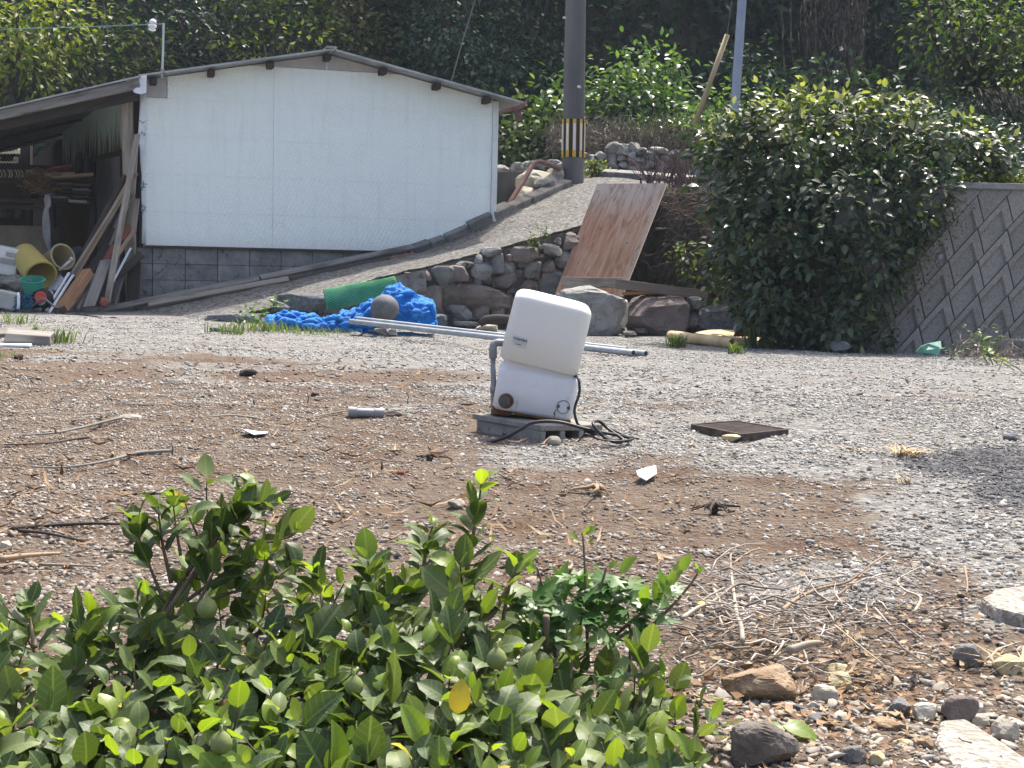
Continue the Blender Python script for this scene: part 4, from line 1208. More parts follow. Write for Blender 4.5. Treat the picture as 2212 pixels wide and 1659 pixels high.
tag(mb.build('rope', mat_noise('pink_rope', (.25, .12, .11), (.36, .2, .19), 20, .9, .1, 0), smooth=True), 'scrap of faded pink rope by the top end of the long board', 'rope')
# board and slab at the far left front
mb = MB(); _b = G(52, 747) + Vector((0, .1, .045)); mb.beam(_b + Vector((-.15, -.03, .012)), _b + Vector((.15, .03, -.008)), .20, .085, (.02, -.12, 1), jag=.012); tag(mb.build('timber_block', m_wood_grey, bevel=.01), 'weathered grey timber block lying on the ground at far left', 'timber')
mb = MB(); _b = G(-40, 745) + Vector((0, .16, .07)); mb.beam(_b + Vector((-.3, -.03, -.02)), _b + Vector((.28, .03, .02)), .18, .03, (0, -.2, 1), jag=.01); tag(mb.build('plank', m_wood_grey, bevel=.006), 'grey plank tilted against the timber block at far left', 'plank')
mb = MB(); _b = G(5, 749); mb.obox(_b + Vector((0, .02, .012)), (.18, .02, .0), (-.02, .08, 0), (0, 0, .006)); tag(mb.build('strip', m_white_wrap), 'white strip lying beneath the timber block', 'strip')

# ------------------------------------------------------------------ plywood sheet, board and boulders
def yply(y): return 17.3 - (y - 397) / 246 * .8
tl, tr, br, bl = P(1290, 397, yply(397)), P(1441, 396, yply(396)), P(1345, 640, yply(640)), P(1196, 642, yply(642))
n_ = (tr - tl).cross(bl - tl).normalized(); n_ = n_ if n_.y < 0 else -n_
t = NT('weathered_plywood')
v = t.coord('UV', (1, 1, 1)); vg = t.coord('UV', (7, .9, 1))
gr = t.noise(vg, 2.2, 6, .62, 1.4); g2 = t.noise(t.coord('UV', (22, 1.5, 1)), 2, 4, .6); sp = t.n('ShaderNodeSeparateXYZ'); t.l(v, sp.inputs[0])
col = t.ramp(gr, [(.3, (.19, .10, .065)), (.5, (.27, .16, .11)), (.68, (.33, .22, .16))])
wea = t.math('ADD', sp.outputs[1], t.math('MULTIPLY', t.math('SUBTRACT', gr, .5), .5))
col = t.mix(t.ramp(wea, [(.66, 0.0), (.95, .95)]), col, (.30, .275, .26))
edg = t.math('ADD', sp.outputs[0], t.math('MULTIPLY', t.math('SUBTRACT', g2, .5), .25))
col = t.mix(t.ramp(edg, [(.86, 0.0), (.98, .8)]), col, (.33, .29, .25))
col = t.mix(t.ramp(t.noise(t.coord('UV', (3.5, 1.2, 1)), 2.2, 6, .7, 2.0), [(.48, 0.0), (.6, .7)]), col, (.15, .085, .055))
col = t.mix(t.ramp(t.noise(v, 3, 5, .6), [(.5, 0.0), (.75, .6)]), col, (.33, .27, .22))
m_ply = t.bsdf(col, .85, .15, 0, t.bump(gr, .3, .003))
ply = root('plywood_sheet', 'weathered brown plywood sheet leaning on the ramp wall', 'plywood', bl)
mb = MB()
uvq = [(0, 1), (1, 1), (1, 0), (0, 0)]
mb.prism([tl, tr, br, bl], -n_ * .014, uv=uvq); mb.build('sheet', m_ply, ply)
mb = MB(); mb.beam(tr + n_ * .0005 - n_ * .007, br - n_ * .007, .012, .016, n_); mb.build('edge_strip', mat_noise('pale_ply_edge', (.42, .33, .20), (.52, .42, .28), 30, .8, .2, .2), ply)
kh = MB()
for x, y in [(1364, 438), (1381, 432), (1373, 462), (1372, 464), (1362, 478), (1348, 475), (1357, 493), (1377, 491), (1360, 502), (1355, 525), (1371, 533), (1262, 531), (1252, 531), (1288, 546), (1400, 480), (1265, 490)]:
    p = onplane(x, y, tl + n_ * .001, n_); kh.lathe(p, n_, [(rnd.choice((.005, .006, .011)), 0), (.003, .0012)], 7)
kh.build('knot_hole', m_wood_dark, ply)
bd = root('weathered_board', 'long weathered board lying across the boulders before the plywood', 'board', P(1370, 640, 16.3))
mb = MB(); mb.beam(P(1212, 609, 16.38), P(1345, 611, 16.3), px(22, 16.3), .04, (0, -1, .1), jag=.01); mb.build('left_length', m_wood_pale, bd, bevel=.005, label='pale grey length of the board')
mb = MB(); mb.beam(P(1330, 613, 16.27), P(1529, 638, 16.2), px(21, 16.3), .035, (0, -1, .1), px(20, 16.3), jag=.008); mb.build('right_length', mat_wood('brown_old_board', (.10, .08, .065), (.18, .15, .125), None), bd, bevel=.005, label='darker brown length of the board')
mb = MB(); mb.beam(P(1345, 634, 16.35), P(1440, 633, 16.35), .03, .12, (0, -1, .1)); tag(mb.build('plank', m_wood_orange), 'thin orange wood edge showing under the weathered board', 'plank')
def boulder(label, x, y, Y, w, h, d, mat, seed_, blocky=.62, rough=.25, name='boulder', sub=4):
    s = Y / F; mb = MB(); mb.rock(P(x, y, Y), (w / 2 * s * 1.03, d, h / 2 * s * 1.03), seed_, sub, rnd.uniform(-.12, .12), blocky * .75, rough, 6); return tag(mb.build(name, mat), label, 'boulder' if name == 'boulder' else 'rock')
m_pipe = None
m_bg = mat_noise('boulder_grey', (.20, .20, .185), (.36, .35, .325), 3, .9, .2, .8, 14, .03, c3=(.11, .11, .095))
m_bp = mat_noise('boulder_purple', (.12, .098, .09), (.22, .185, .17), 3.5, .9, .2, .9, 12, .04, c3=(.08, .065, .055))
boulder('big grey boulder under the left end of the weathered board', 1272, 674, 16.1, 145, 108, .32, m_bg, 41)
boulder('big purplish brown boulder under the right half of the weathered board', 1420, 682, 16.2, 126, 92, .34, m_bp, 44)
boulder('upright cream stone wedged between the two big boulders', 1342, 678, 16.0, 26, 60, .12, m_stone_pale, 43)
boulder('dark rock face low in front of the hedge foot', 1540, 690, 16.3, 130, 80, .3, m_stone_dark, 44)
boulder('squared grey stone right of the purplish boulder, upper', 1497, 655, 16.25, 30, 30, .15, m_stone_grey, 45, sub=3)
boulder('squared grey stone right of the purplish boulder, lower', 1492, 690, 16.2, 30, 34, .15, m_stone_grey, 46, sub=3)
for i, (x, y, w, h, m_, lab) in enumerate([(1332, 712, 36, 18, m_stone_pale, 'pale footing stone under the gap between big boulders'), (1385, 717, 30, 18, m_stone_red, 'reddish footing stone left under the purplish boulder'), (1360, 722, 30, 14, m_stone_grey, 'grey footing stone low before the cream stone'),
                                          (1010, 702, 60, 16, m_stone_grey, 'flat grey stone lying before the wall near the log'), (1050, 708, 50, 16, m_stone_pale, 'flat pale stone lying right of the dark log'), (950, 690, 28, 22, m_stone_dark, 'dark cobble right of the blue net'),
                                          (822, 716, 28, 16, m_stone_pale, 'tan stone under the steel pipes, left of a grey one'), (848, 718, 24, 18, m_stone_grey, 'grey stone under the steel pipes beside a tan one'), (770, 722, 24, 10, m_stone_dark, 'dark flat stone left of the pipe supports'), (490, 712, 70, 12, m_stone_dark, 'flat dark slab at the low end of the stone wall'), (905, 676, 40, 16, m_stone_pale, 'pale stone tucked under the right end of the blue net')]):
    Y = 15.0 if x < 1300 else 15.9
    if y > 700: Y = G(x, y + h / 2).y + .1
    if x == 905: Y = 14.3
    boulder(lab, x, y, Y, w, h, .1, m_, 500 + i, name='rock', sub=3)
mb = MB(); mb.tube([P(1036, 700, 15.3), P(1050, 691, 15.3), P(1075, 688, 15.25), P(1105, 690, 15.2), P(1130, 692, 15.2)], [.035, .05, .05, .045, .04], 12); tag(mb.build('log', m_wood_dark, smooth=True), 'short dark log lying behind the pump at the wall foot', 'log')

# ------------------------------------------------------------------ blue netting, green mesh roll, buoy, steel pipes
t = NT('blue_net'); v = t.coord('Object')
n1, n2 = t.noise(v, 7, 5, .6), t.noise(v, 70, 4, .7)
col = t.mix(n1, (.004, .21, .66), (.03, .36, .84)); col = t.mix(t.ramp(n2, [(.45, 0.0), (.7, .55)]), col, (.003, .06, .30))
m_net = t.bsdf(col, .55, .35, 0, t.bump(t.math('ADD', n2, t.noise(v, 22, 4, .6, 1.0)), .9, .02), .25, (.01, .25, .8))
TOPN = [(574, 692), (580, 680), (620, 672), (664, 680), (700, 686), (760, 668), (800, 648), (826, 640), (835, 620), (850, 612), (866, 614), (890, 630), (915, 643), (936, 646), (938, 668), (944, 698)]
def net_top(x): return float(np.interp(x, [q[0] for q in TOPN], [q[1] for q in TOPN]))
def net_bot(x): return float(np.interp(x, [574, 600, 650, 700, 760, 800, 870, 945], [702, 706, 709, 710, 716, 714, 704, 706]))
NXN, NYN = 190, 46
vv = np.zeros((NXN, NYN, 3))
for i in range(NXN):
    x = 574 + 371 * i / (NXN - 1)
    for j in range(NYN):
        f = j / (NYN - 1)
        yt, yb = net_top(x), net_bot(x)
        ang = f * PI * .95
        y = yb + (yt - yb) * math.sin(min(ang, PI / 2)) if ang <= PI / 2 else yb + (yt - yb) * math.sin(ang)
        Y = 14.25 - .05 + (1 - math.cos(ang)) * .28
        nzv = Vector((x * .03, y * .05, f * 2.5))
        fold = abs(noise.noise(nzv * 1.6)) * 1.0 + abs(noise.noise(nzv * 3.6)) * .35
        edge = math.sin(PI * i / (NXN - 1)) ** .3
        p = P(x, y, Y)
        k_ = (fold - .35) * .10 * math.sin(max(ang, .1)) * edge + noise.noise(nzv * 9) * .008
        p += Vector((noise.noise(nzv * 3.1 + Vector((5, 0, 0))) * .03, -k_ * .8, k_ * .75))
        vv[i, j] = p
for i in range(NXN): vv[i, :, 2] = np.maximum(vv[i, :, 2], gz_np(vv[i, :, 0], vv[i, :, 1]) - .01)
idx = np.arange(NXN * NYN).reshape(NXN, NYN)
nf = np.stack([idx[:-1, :-1].ravel(), idx[1:, :-1].ravel(), idx[1:, 1:].ravel(), idx[:-1, 1:].ravel()], 1)
net = root('blue_net', 'heap of bright blue fishing net at the foot of the ramp wall', 'net', P(760, 712, 14.3))
npobj('heap', vv.reshape(-1, 3), nf, m_net, net, smooth=True)
fd = MB()
for k_ in range(44):
    x0 = rnd.uniform(585, 920); L = rnd.uniform(24, 70); y0 = rnd.uniform(.1, .85); y1 = y0 + rnd.uniform(-.3, .3)
    pts, rs = [], []
    for i in range(9):
        f = i / 8; x = min(940, x0 + L * f); yy = net_bot(x) + (net_top(x) - net_bot(x)) * (min(.95, max(.04, y0 + (y1 - y0) * f)) + .05 * math.sin(f * 7 + k_))
        h_ = (net_bot(x) - yy) / max(1, net_bot(x) - net_top(x))
        ang = math.asin(min(1, max(0, h_)))
        pts.append(P(x, yy, 14.2 + (1 - math.cos(ang)) * .28 - .06)); rs.append((.016 + .012 * math.sin(f * 9 + k_)) * (.4 + math.sin(PI * (f * .9 + .05))))
    fd.tube(pts, rs, 7)
fd.build('fold', m_net, net, smooth=True)
m_mesh1 = mat_noise('green_mesh', (.08, .30, .14), (.14, .42, .22), 10, .6, .3, .1)
m_mesh2 = mat_noise('green_mesh_inside', (.04, .18, .08), (.07, .25, .12), 14, .8, .2, .2)
gr0, gr1 = P(703, 648, 14.95), P(856, 617, 15.1)
gm = root('mesh_roll', 'roll of green plastic mesh lying behind the blue net', 'mesh roll', gr0)
ax_ = (gr1 - gr0); Lg = ax_.length; ax_.normalize(); e_ = Vector((0, 0, 1)); e_ = (e_ - ax_ * e_.dot(ax_)).normalized(); f_ = ax_.cross(e_)
mb = MB(); mb.tube([gr0, gr0.lerp(gr1, .5), gr1], .095, 22); mb.build('inner_roll', m_mesh2, gm, smooth=True)
def rr(f, a): return .104 * (1 + .06 * math.sin(f * 6) + .07 * noise.noise(Vector((f * 5, math.cos(a), math.sin(a)))))
mb = MB(); NH = 22
for d_ in (1, -1):
    for k_ in range(NH):
        pts = []
        for i in range(41):
            f = i / 40; a = 2 * PI * (k_ / NH) + d_ * f * Lg / .13 * 1.0
            pts.append(gr0 + ax_ * (Lg * f) + (e_ * math.cos(a) + f_ * math.sin(a)) * rr(f, a))
        mb.tube(pts, .0055, 3, cap=False)
mb.build('mesh_strand', m_mesh1, gm)
bq = P(831, 667, 14.0)
mb = MB(); V_, F_ = ico(4); mb.add((V_ * .141 + np.array(bq)).tolist(), F_.tolist())
t = NT('grey_buoy'); v = t.coord('Object'); col = t.ramp(t.noise(v, 7, 6, .65), [(.35, (.085, .087, .092)), (.65, (.15, .154, .16))])
col = t.mix(t.ramp(t.noise(v, 3, 3), [(.5, 0.0), (.7, .6)]), col, (.10, .098, .095)); m_buoy = t.bsdf(col, .75, .3, 0, t.bump(t.noise(v, 40, 4), .2, .004))
by = root('buoy', 'round dull grey float resting on the blue net', 'buoy', bq - Vector((0, 0, .141)))
mb.build('ball', m_buoy, by, smooth=True)
mb = MB(); pts = [bq + Vector((math.cos(a) * .139 * .6 - .04, math.sin(a) * .139 * .9 - .05, math.cos(a) * .05 - .04)).normalized() * .1405 for a in np.linspace(PI * .9, PI * 1.75, 14)]; mb.tube(pts, .002, 5); mb.build('seam', m_stone_dark, by)
for a, b_, r_, lab in (((757, 694, 13.7), G(1368, 772), .024, 'nearest long galvanised pipe, its open end left of the other'), ((771, 688, 13.9), G(1354, 761), .020, 'rear long galvanised pipe ending first behind the pump'), ((800, 699, 13.75), G(1395, 773), .023, 'middle long galvanised pipe reaching furthest right')):
    p0, p1 = P(*a), b_ + Vector((0, 0, r_ + .008)); d_ = (p1 - p0).normalized(); e2 = Vector((0, 0, 1)); e2 = (e2 - d_ * e2.dot(d_)).normalized(); f2 = d_.cross(e2)
    mb = MB(); n = 16; vs, fs = [], []
    for p in (p0, p1):
        for rr_ in (r_, r_ * .84):
            for k_ in range(n): a2 = 2 * PI * k_ / n; vs.append(p + (e2 * math.cos(a2) + f2 * math.sin(a2)) * rr_)
    for k_ in range(n):
        k2 = (k_ + 1) % n
        fs += [(k_, k2, 2 * n + k2, 2 * n + k_), (n + k2, n + k_, 3 * n + k_, 3 * n + k2), (k2, k_, n + k_, n + k2), (2 * n + k_, 2 * n + k2, 3 * n + k2, 3 * n + k_)]
    mb.add(vs, fs); o = mb.build('steel_pipe', m_galv, smooth=True); tag(o, lab, 'pipe', 'long galvanised pipes on the ground'); o.modifiers.new('e', 'EDGE_SPLIT').split_angle = math.radians(50)

# curled yellow sheet by the hedge foot
t = NT('aged_yellow_sheet'); v = t.coord('Object'); col = t.ramp(t.noise(v, 4, 5, .6), [(.35, (.42, .31, .16)), (.6, (.62, .48, .28))]); col = t.mix(t.ramp(t.noise(v, 9, 5), [(.58, 0.0), (.7, .6)]), col, (.25, .14, .07)); m_ysheet = t.bsdf(col, .6, .3, 0, None)
ys = root('yellow_sheet', 'curled yellowed plastic sheet lying at the hedge foot', 'plastic sheet', G(1580, 746))
r0_, r1_ = G(1449, 738) + Vector((0, 0, .062)), G(1583, 753) + Vector((0, 0, .052))
ax2 = (r1_ - r0_).normalized(); e2 = Vector((0, 0, 1)); f2 = ax2.cross(e2).normalized(); e2 = f2.cross(ax2)
vs, fs = [], []
for i in range(15):
    f = i / 14; c_ = r0_.lerp(r1_, f); rr_ = .062 - .008 * f + .004 * math.sin(f * 9)
    for j in range(19):
        a = -PI * .45 + 1.75 * PI * j / 18; q_ = rr_ * (1 - .25 * j / 18)
        vs.append(c_ + e2 * math.sin(a) * q_ + f2 * math.cos(a) * q_)
for i in range(14):
    for j in range(18): q = i * 19 + j; fs.append((q, q + 1, q + 20, q + 19))
mb = MB(); mb.add(vs, fs); o = mb.build('rolled_edge', m_ysheet, ys, smooth=True); m_ = o.modifiers.new('thick', 'SOLIDIFY'); m_.thickness = .005
vs, fs = [], []
A_, B_, C_, D_ = (1500, 735), (1640, 724), (1726, 746), (1582, 752)
for i in range(21):
    for j in range(13):
        u_, w_ = i / 20, j / 12
        x = (A_[0] * (1 - u_) + B_[0] * u_) * (1 - w_) + (D_[0] * (1 - u_) + C_[0] * u_) * w_; y = (A_[1] * (1 - u_) + B_[1] * u_) * (1 - w_) + (D_[1] * (1 - u_) + C_[1] * u_) * w_
        p = G(x, y); vs.append(p + Vector((0, 0, .03 + .03 * math.sin(u_ * 5 + w_ * 2) * (1 - u_) + .05 * (1 - w_))))
for i in range(20):
    for j in range(12): q = i * 13 + j; fs.append((q, q + 1, q + 14, q + 13))
mb = MB(); mb.add(vs, fs); o = mb.build('flat_sheet', m_ysheet, ys, smooth=True); m_ = o.modifiers.new('thick', 'SOLIDIFY'); m_.thickness = .005
td = root('metal_offcut', 'bent grey and rusty metal piece standing on the curled yellow sheet', 'metal piece', P(1600, 728, 14.2))
mb = MB(); mb.beam(P(1587, 704, 14.2), P(1624, 707, 14.2), .045, .03, (0, -1, 0), .02); mb.beam(P(1586, 707, 14.2), P(1590, 716, 14.2), .03, .03); mb.build('bent_rim', m_galv, td, bevel=.008)
mb = MB(); mb.prism([P(1592, 708, 14.22), P(1618, 709, 14.22), P(1632, 727, 14.2), P(1584, 727, 14.2)], (0, .02, 0)); mb.build('plate', m_rust, td)
boulder('grey stone with a dark hollow at the left foot of the retaining wall', 1818, 748, 13.3, 44, 20, .08, m_stone_grey, 61, name='rock', sub=3)
mb = MB(); pl_ = [(1979, 760), (1990, 748), (2006, 742), (2032, 737), (2034, 752), (2028, 766), (2000, 770)]
mb.prism([P(x, y, 12.6 + .04 * math.sin(x)) for x, y in pl_], (0, .02, 0)); tag(mb.build('plastic_scrap', mat_noise('sea_green_plastic', (.10, .28, .21), (.17, .36, .28), 6, .5, .4, .2, 12, .02)), 'torn sea green plastic scrap at the retaining wall foot', 'plastic scrap')
mb = MB(); mb.tube([P(2200, 742, 12.4), P(2216, 742, 12.5)], .04, 14); tag(mb.build('plastic_pipe', m_stone_dark, smooth=True), 'dark pipe end poking from the right wall foot', 'pipe')
mb = MB(); mb.tube([rp(2032, 553, .02), rp(2026, 556, .09)], .028, 12); tag(mb.build('drain_pipe', m_pvc, smooth=True), 'grey weep pipe stub sticking out of the retaining wall', 'pipe')
# ------------------------------------------------------------------ the well pump on its block
YP = 5.30
def loft(o, ux, uy, uz, w, d, rc, rings, n=6):
    "rounded rectangle rings of (height, inset) stacked along uz; o is the centre of the bottom"
    mb = MB(); vs, uv = [], []
    for z_, ins in rings:
        hw, hd, r_ = w / 2 - ins, d / 2 - ins, max(.002, rc - ins * .3)
        for cx, cy, a0 in ((hw - r_, hd - r_, 0), (-hw + r_, hd - r_, 90), (-hw + r_, -hd + r_, 180), (hw - r_, -hd + r_, 270)):
            for k_ in range(n + 1):
                a = math.radians(a0 + 90 * k_ / n)
                vs.append(o + ux * (cx + r_ * math.cos(a)) + uy * (cy + r_ * math.sin(a)) + uz * z_); uv.append((cx + r_ * math.cos(a), z_))
    m = 4 * (n + 1); fs = []
    for i in range(len(rings) - 1):
        for k_ in range(m): k2 = (k_ + 1) % m; fs.append((i * m + k_, i * m + k2, (i + 1) * m + k2, (i + 1) * m + k_))
    fs.append(tuple(reversed(range(m)))); fs.append(tuple((len(rings) - 1) * m + k_ for k_ in range(m)))
    mb.add(vs, fs, [[uv[k_] for k_ in q] for q in fs]); return mb
pump = root('well_pump', 'tilted cream and white well pump standing on a concrete block', 'pump', P(1155, 905, YP + .1))
t = NT('cream_plastic_cover'); v = t.coord('Object')
col = t.mix(t.noise(v, 5, 4), (.66, .655, .60), (.72, .71, .655)); col = t.mix(t.ramp(t.noise(v, 45, 5, .7), [(.62, 0.0), (.75, .25)]), col, (.5, .48, .42))
m_cover = t.bsdf(col, .42, .4, 0, t.bump(t.noise(v, 220, 3), .06, .001))
t = NT('white_painted_base'); v = t.coord('UV', (1, 1, 1)); vo = t.coord('Object'); sp = t.n('ShaderNodeSeparateXYZ'); t.l(v, sp.inputs[0])
col = t.mix(t.noise(vo, 14, 5, .65), (.60, .60, .60), (.72, .725, .715)); col = t.mix(t.ramp(t.noise(vo, 30, 5, .7), [(.60, 0.0), (.72, .4)]), col, (.42, .42, .41))
n_r = t.noise(vo, 42, 5, .75)
rust = t.math('SUBTRACT', t.math('MULTIPLY', t.math('SUBTRACT', n_r, .5), .05), t.math('SUBTRACT', sp.outputs[1], .019))
col = t.mix(t.ramp(rust, [(.5, 0.0), (.505, 1.0)]), col, t.mix(n_r, (.12, .05, .02), (.34, .18, .08)))
streak = t.math('MULTIPLY', t.noise(t.coord('UV', (38, 5, 1)), 1, 3), t.ramp(sp.outputs[1], [(.03, 1.0), (.10, 0.0)]))
col = t.mix(t.ramp(streak, [(.58, 0.0), (.72, .5)]), col, (.36, .24, .13))
m_pbase = t.bsdf(col, .45, .4, 0, t.bump(t.noise(vo, 60, 4), .12, .002))
TL, TR, BR, BL = P(1114, 636, YP), P(1281, 678, YP), P(1248, 814.5, YP), P(1079, 773.5, YP)
ux = (BR - BL).normalized(); uz = ((TL - BL) + (TR - BR)); uz = (uz - ux * uz.dot(ux)).normalized(); uz = (uz - Vector((0, .05, 0))).normalized(); ux = (ux - uz * ux.dot(uz)).normalized(); uy = uz.cross(ux)
cw, ch = (BR - BL).length * 1.0, (TL - BL).length
oc = (BL + BR) / 2 + uy * .13
mb = loft(oc, ux, uy, uz, cw, .26, .045, [(0, .004), (.004, 0), (ch * .5, .001), (ch - .018, .003), (ch - .008, .005), (ch + .0, .009), (ch + .007, .016), (ch + .012, .026), (ch + .015, .04), (ch + .017, .065)]); mb.build('cover', m_cover, pump, smooth=True).modifiers.new('e', 'EDGE_SPLIT').split_angle = math.radians(60)
# plate
pc = P(1122.5, 738, YP); fp = oc - uy * .13
pc = pc + uy * ((fp - pc).dot(uy)) - uy * .0015
m_plate = mat_noise('plate_silver', (.52, .54, .54), (.60, .62, .62), 40, .35, .5, .02, metal=.2)
pl = MB(); pl.obox(pc, ux * .0285, uy * .002, uz * .0205); plo = pl.build('nameplate', m_plate, pump, bevel=.0012)
m_ink = mat_noise('dark_ink', (.045, .05, .05), (.06, .065, .065), 9, .6, .2, 0)
text('TOSHIBA', .0135, pc - uy * .0028 + uz * .008, ux, uz, m_ink, plo, ext=.0002, bold=True)
mb = MB(); mb.obox(pc - uy * .0022 - uz * .0032, ux * .024, uy * .0004, uz * .0004); mb.obox(pc - uy * .0022 - uz * .0105 - ux * .003, ux * .012, uy * .0004, uz * .0014); mb.build('print_line', m_ink, plo)
# base
BL2, BR2, TL2, TR2 = P(1064, 876, YP + .012), P(1237, 905, YP + .012), P(1076, 790, YP + .012), P(1248, 818, YP + .012)
bx = (BR2 - BL2).normalized(); bz = (TL2 - BL2); bz = (bz - bx * bz.dot(bx)).normalized(); by_ = bz.cross(bx)
bw, bh = (BR2 - BL2).length, (TL2 - BL2).length
ob = (BL2 + BR2) / 2 + by_ * .122
mb = loft(ob, bx, by_, bz, bw, .244, .03, [(-.012, .010), (-.004, .004), (.0, .0), (bh * .5, .0), (bh - .016, .001), (bh - .006, .003), (bh, .010), (bh + .012, .014), (bh + .045, .016), (bh + .052, .03)]); mb.build('base', m_pbase, pump, smooth=True).modifiers.new('e', 'EDGE_SPLIT').split_angle = math.radians(60)
ft = MB()
def bp(x, z_, dy=0.0): return ob + bx * x + bz * z_ - by_ * (.122 - dy)
for s_ in (-1, 1):
    ft.prism([bp(s_ * bw / 2 * .98, -.012, .03), bp(s_ * bw / 2 * .42, -.012, .03), bp(s_ * bw / 2 * .55, -.034, .03), bp(s_ * bw / 2 * 1.02, -.034, .03)], by_ * .17)
ft.prism([bp(-bw * .26, -.01, .012), bp(bw * .48, -.01, .012), bp(bw * .46, -.022, .012), bp(-bw * .22, -.022, .012)], by_ * .012)
ft.build('foot', m_rust, pump, bevel=.003)
def onbase(x, y):
    p = onplane(x, y, ob - by_ * .122, by_); return p
q = onbase(1093, 866); mb = MB(); mb.lathe(q + by_ * .004, -by_, [(.013, 0), (.027, .0), (.029, .008), (.024, .014), (.013, .014)], 24); mb.build('port_ring', m_rust, pump)
q2 = q - bx * .004; mb = MB(); mb.lathe(q2, -by_, [(.021, .01), (.021, .022), (.019, .034), (.012, .035)], 6); mb.build('port_plug', m_stone_dark, pump, bevel=.002)
q = onbase(1217, 879); mb = MB(); mb.lathe(q + by_ * .002, -by_, [(.024, 0), (.0245, .004), (.022, .005), (.0215, .003), (.001, .003)], 28); mb.build('flange_disc', m_pbase, pump)
mb = MB(); tv = [q - by_ * .004 + (bx * math.cos(a) + bz * math.sin(a)) * .0242 for a in np.linspace(0, 2 * PI, 30)]; mb.tube(tv, .0011, 5, cap=False); mb.build('flange_seal', m_black, pump)
for s_ in (-1, 1): mb = MB(); mb.lathe(q + bx * (.0195 * s_) - by_ * .002, -by_, [(.0065, 0), (.0065, .005), (.004, .007), (.001, .007)], 8); mb.build('bolt', m_stone_dark, pump)
q = onbase(1200, 893); mb = MB(); mb.prism([onbase(1203, 884) - by_ * .001, onbase(1200, 886) - by_ * .001, onbase(1195, 893) - by_ * .001, onbase(1198, 897) - by_ * .001, onbase(1195, 904) - by_ * .001, onbase(1200, 897) - by_ * .001, onbase(1199, 891) - by_ * .001], by_ * .001); mb.build('rust_crack', m_rust, pump)
mb = MB(); cpt = [P(1243, 812, YP + .05), P(1249, 818, YP - .01), P(1252, 838, YP - .02), P(1250, 855, YP - .02), P(1243, 875, YP - .02), P(1241, 892, YP - .03), P(1247, 914, YP - .03), P(1252, 920, YP - .02)]
def smooth_path(pts, n=6):
    out = []
    for i in range(len(pts) - 1):
        p0, p1, p2, p3 = pts[max(i - 1, 0)], pts[i], pts[i + 1], pts[min(i + 2, len(pts) - 1)]
        for k_ in range(n):
            t_ = k_ / n
            out.append(.5 * ((2 * p1) + (p2 - p0) * t_ + (2 * p0 - 5 * p1 + 4 * p2 - p3) * t_ * t_ + (3 * p1 - p0 - 3 * p2 + p3) * t_ ** 3))
    return out + [pts[-1]]
mb.tube(smooth_path(cpt), .0055, 8); mb.build('power_cord', m_black, pump, smooth=True)
# riser pipe behind the pump on its left
rp_ = root('riser_pipe', 'grey plastic riser pipe with an elbow behind the left side of the pump', 'pipe', P(1066, 880, YP + .12))
YR = YP + .12
mb = MB(); mb.tube([P(1066, 900, YR), P(1066, 830, YR), P(1065, 770, YR)], .0105, 14); mb.build('pipe', m_pvc, rp_, smooth=True)
mb = MB(); mb.tube([P(1065, 773, YR), P(1065, 755, YR), P(1066, 746, YR), P(1070, 741, YR), P(1078, 740, YR + .01), P(1110, 741, YR + .02)], [.0155, .0150, .0145, .0145, .0150, .0135], 16); mb.build('elbow', m_pvc, rp_, smooth=True)
mb = MB(); mb.tube([P(1065.5, 848, YR), P(1066, 832, YR)], .013, 14); mb.build('coupling', m_pvc, rp_, smooth=True)
# hollow concrete block
cblk = root('concrete_block', 'hollow concrete block lying on its side under the pump', 'concrete block', G(1170, 952))
Cb = P(1170, 953, 5.12); Ct = P(1170, 919, 5.12)
Lt, Rt = P(1020, 893, 5.40), P(1303, 917, 5.37)
dL, dR = (Lt - Ct), (Rt - Ct); lL, lR = dL.length, dR.length; dL.normalize(); dR.normalize()
nz_ = dR.cross(dL).normalized(); nz_ = nz_ if nz_.z > 0 else -nz_
H = .105
def cb_(a, b_, h): return Ct + dL * a + dR * b_ + nz_ * h
def cbox(mb, a0, a1, b0_, b1_, h0, h1): mb.obox(cb_((a0 + a1) / 2, (b0_ + b1_) / 2, (h0 + h1) / 2), dL * ((a1 - a0) / 2), dR * ((b1_ - b0_) / 2), nz_ * ((h1 - h0) / 2))
m_cblk = mat_noise('pump_block', (.17, .165, .15), (.27, .26, .24), 14, .93, .15, .6, 120, .003, c3=(.12, .11, .095))
mb = MB()
cbox(mb, 0, lL, 0, lR, -.022, 0); cbox(mb, 0, lL, 0, lR, -H, -H + .022)
cbox(mb, .0, lL - .0, .022, lR - .022, -H + .022, -.022) if False else None
cbox(mb, .13, lL - .01, .018, lR - .02, -H + .022, -.022)              # solid heart, set back behind the end flanges
nb = 4
for i in range(nb):
    b0_ = i * (lR - .028) / (nb - 1); cbox(mb, .0 if i else .0, .131, b0_, b0_ + .028, -H + .022, -.022)
cbox(mb, .02, lL - .02, .012, .03, -H + .022, -.022)
mb.build('body', m_cblk, cblk, bevel=.004)
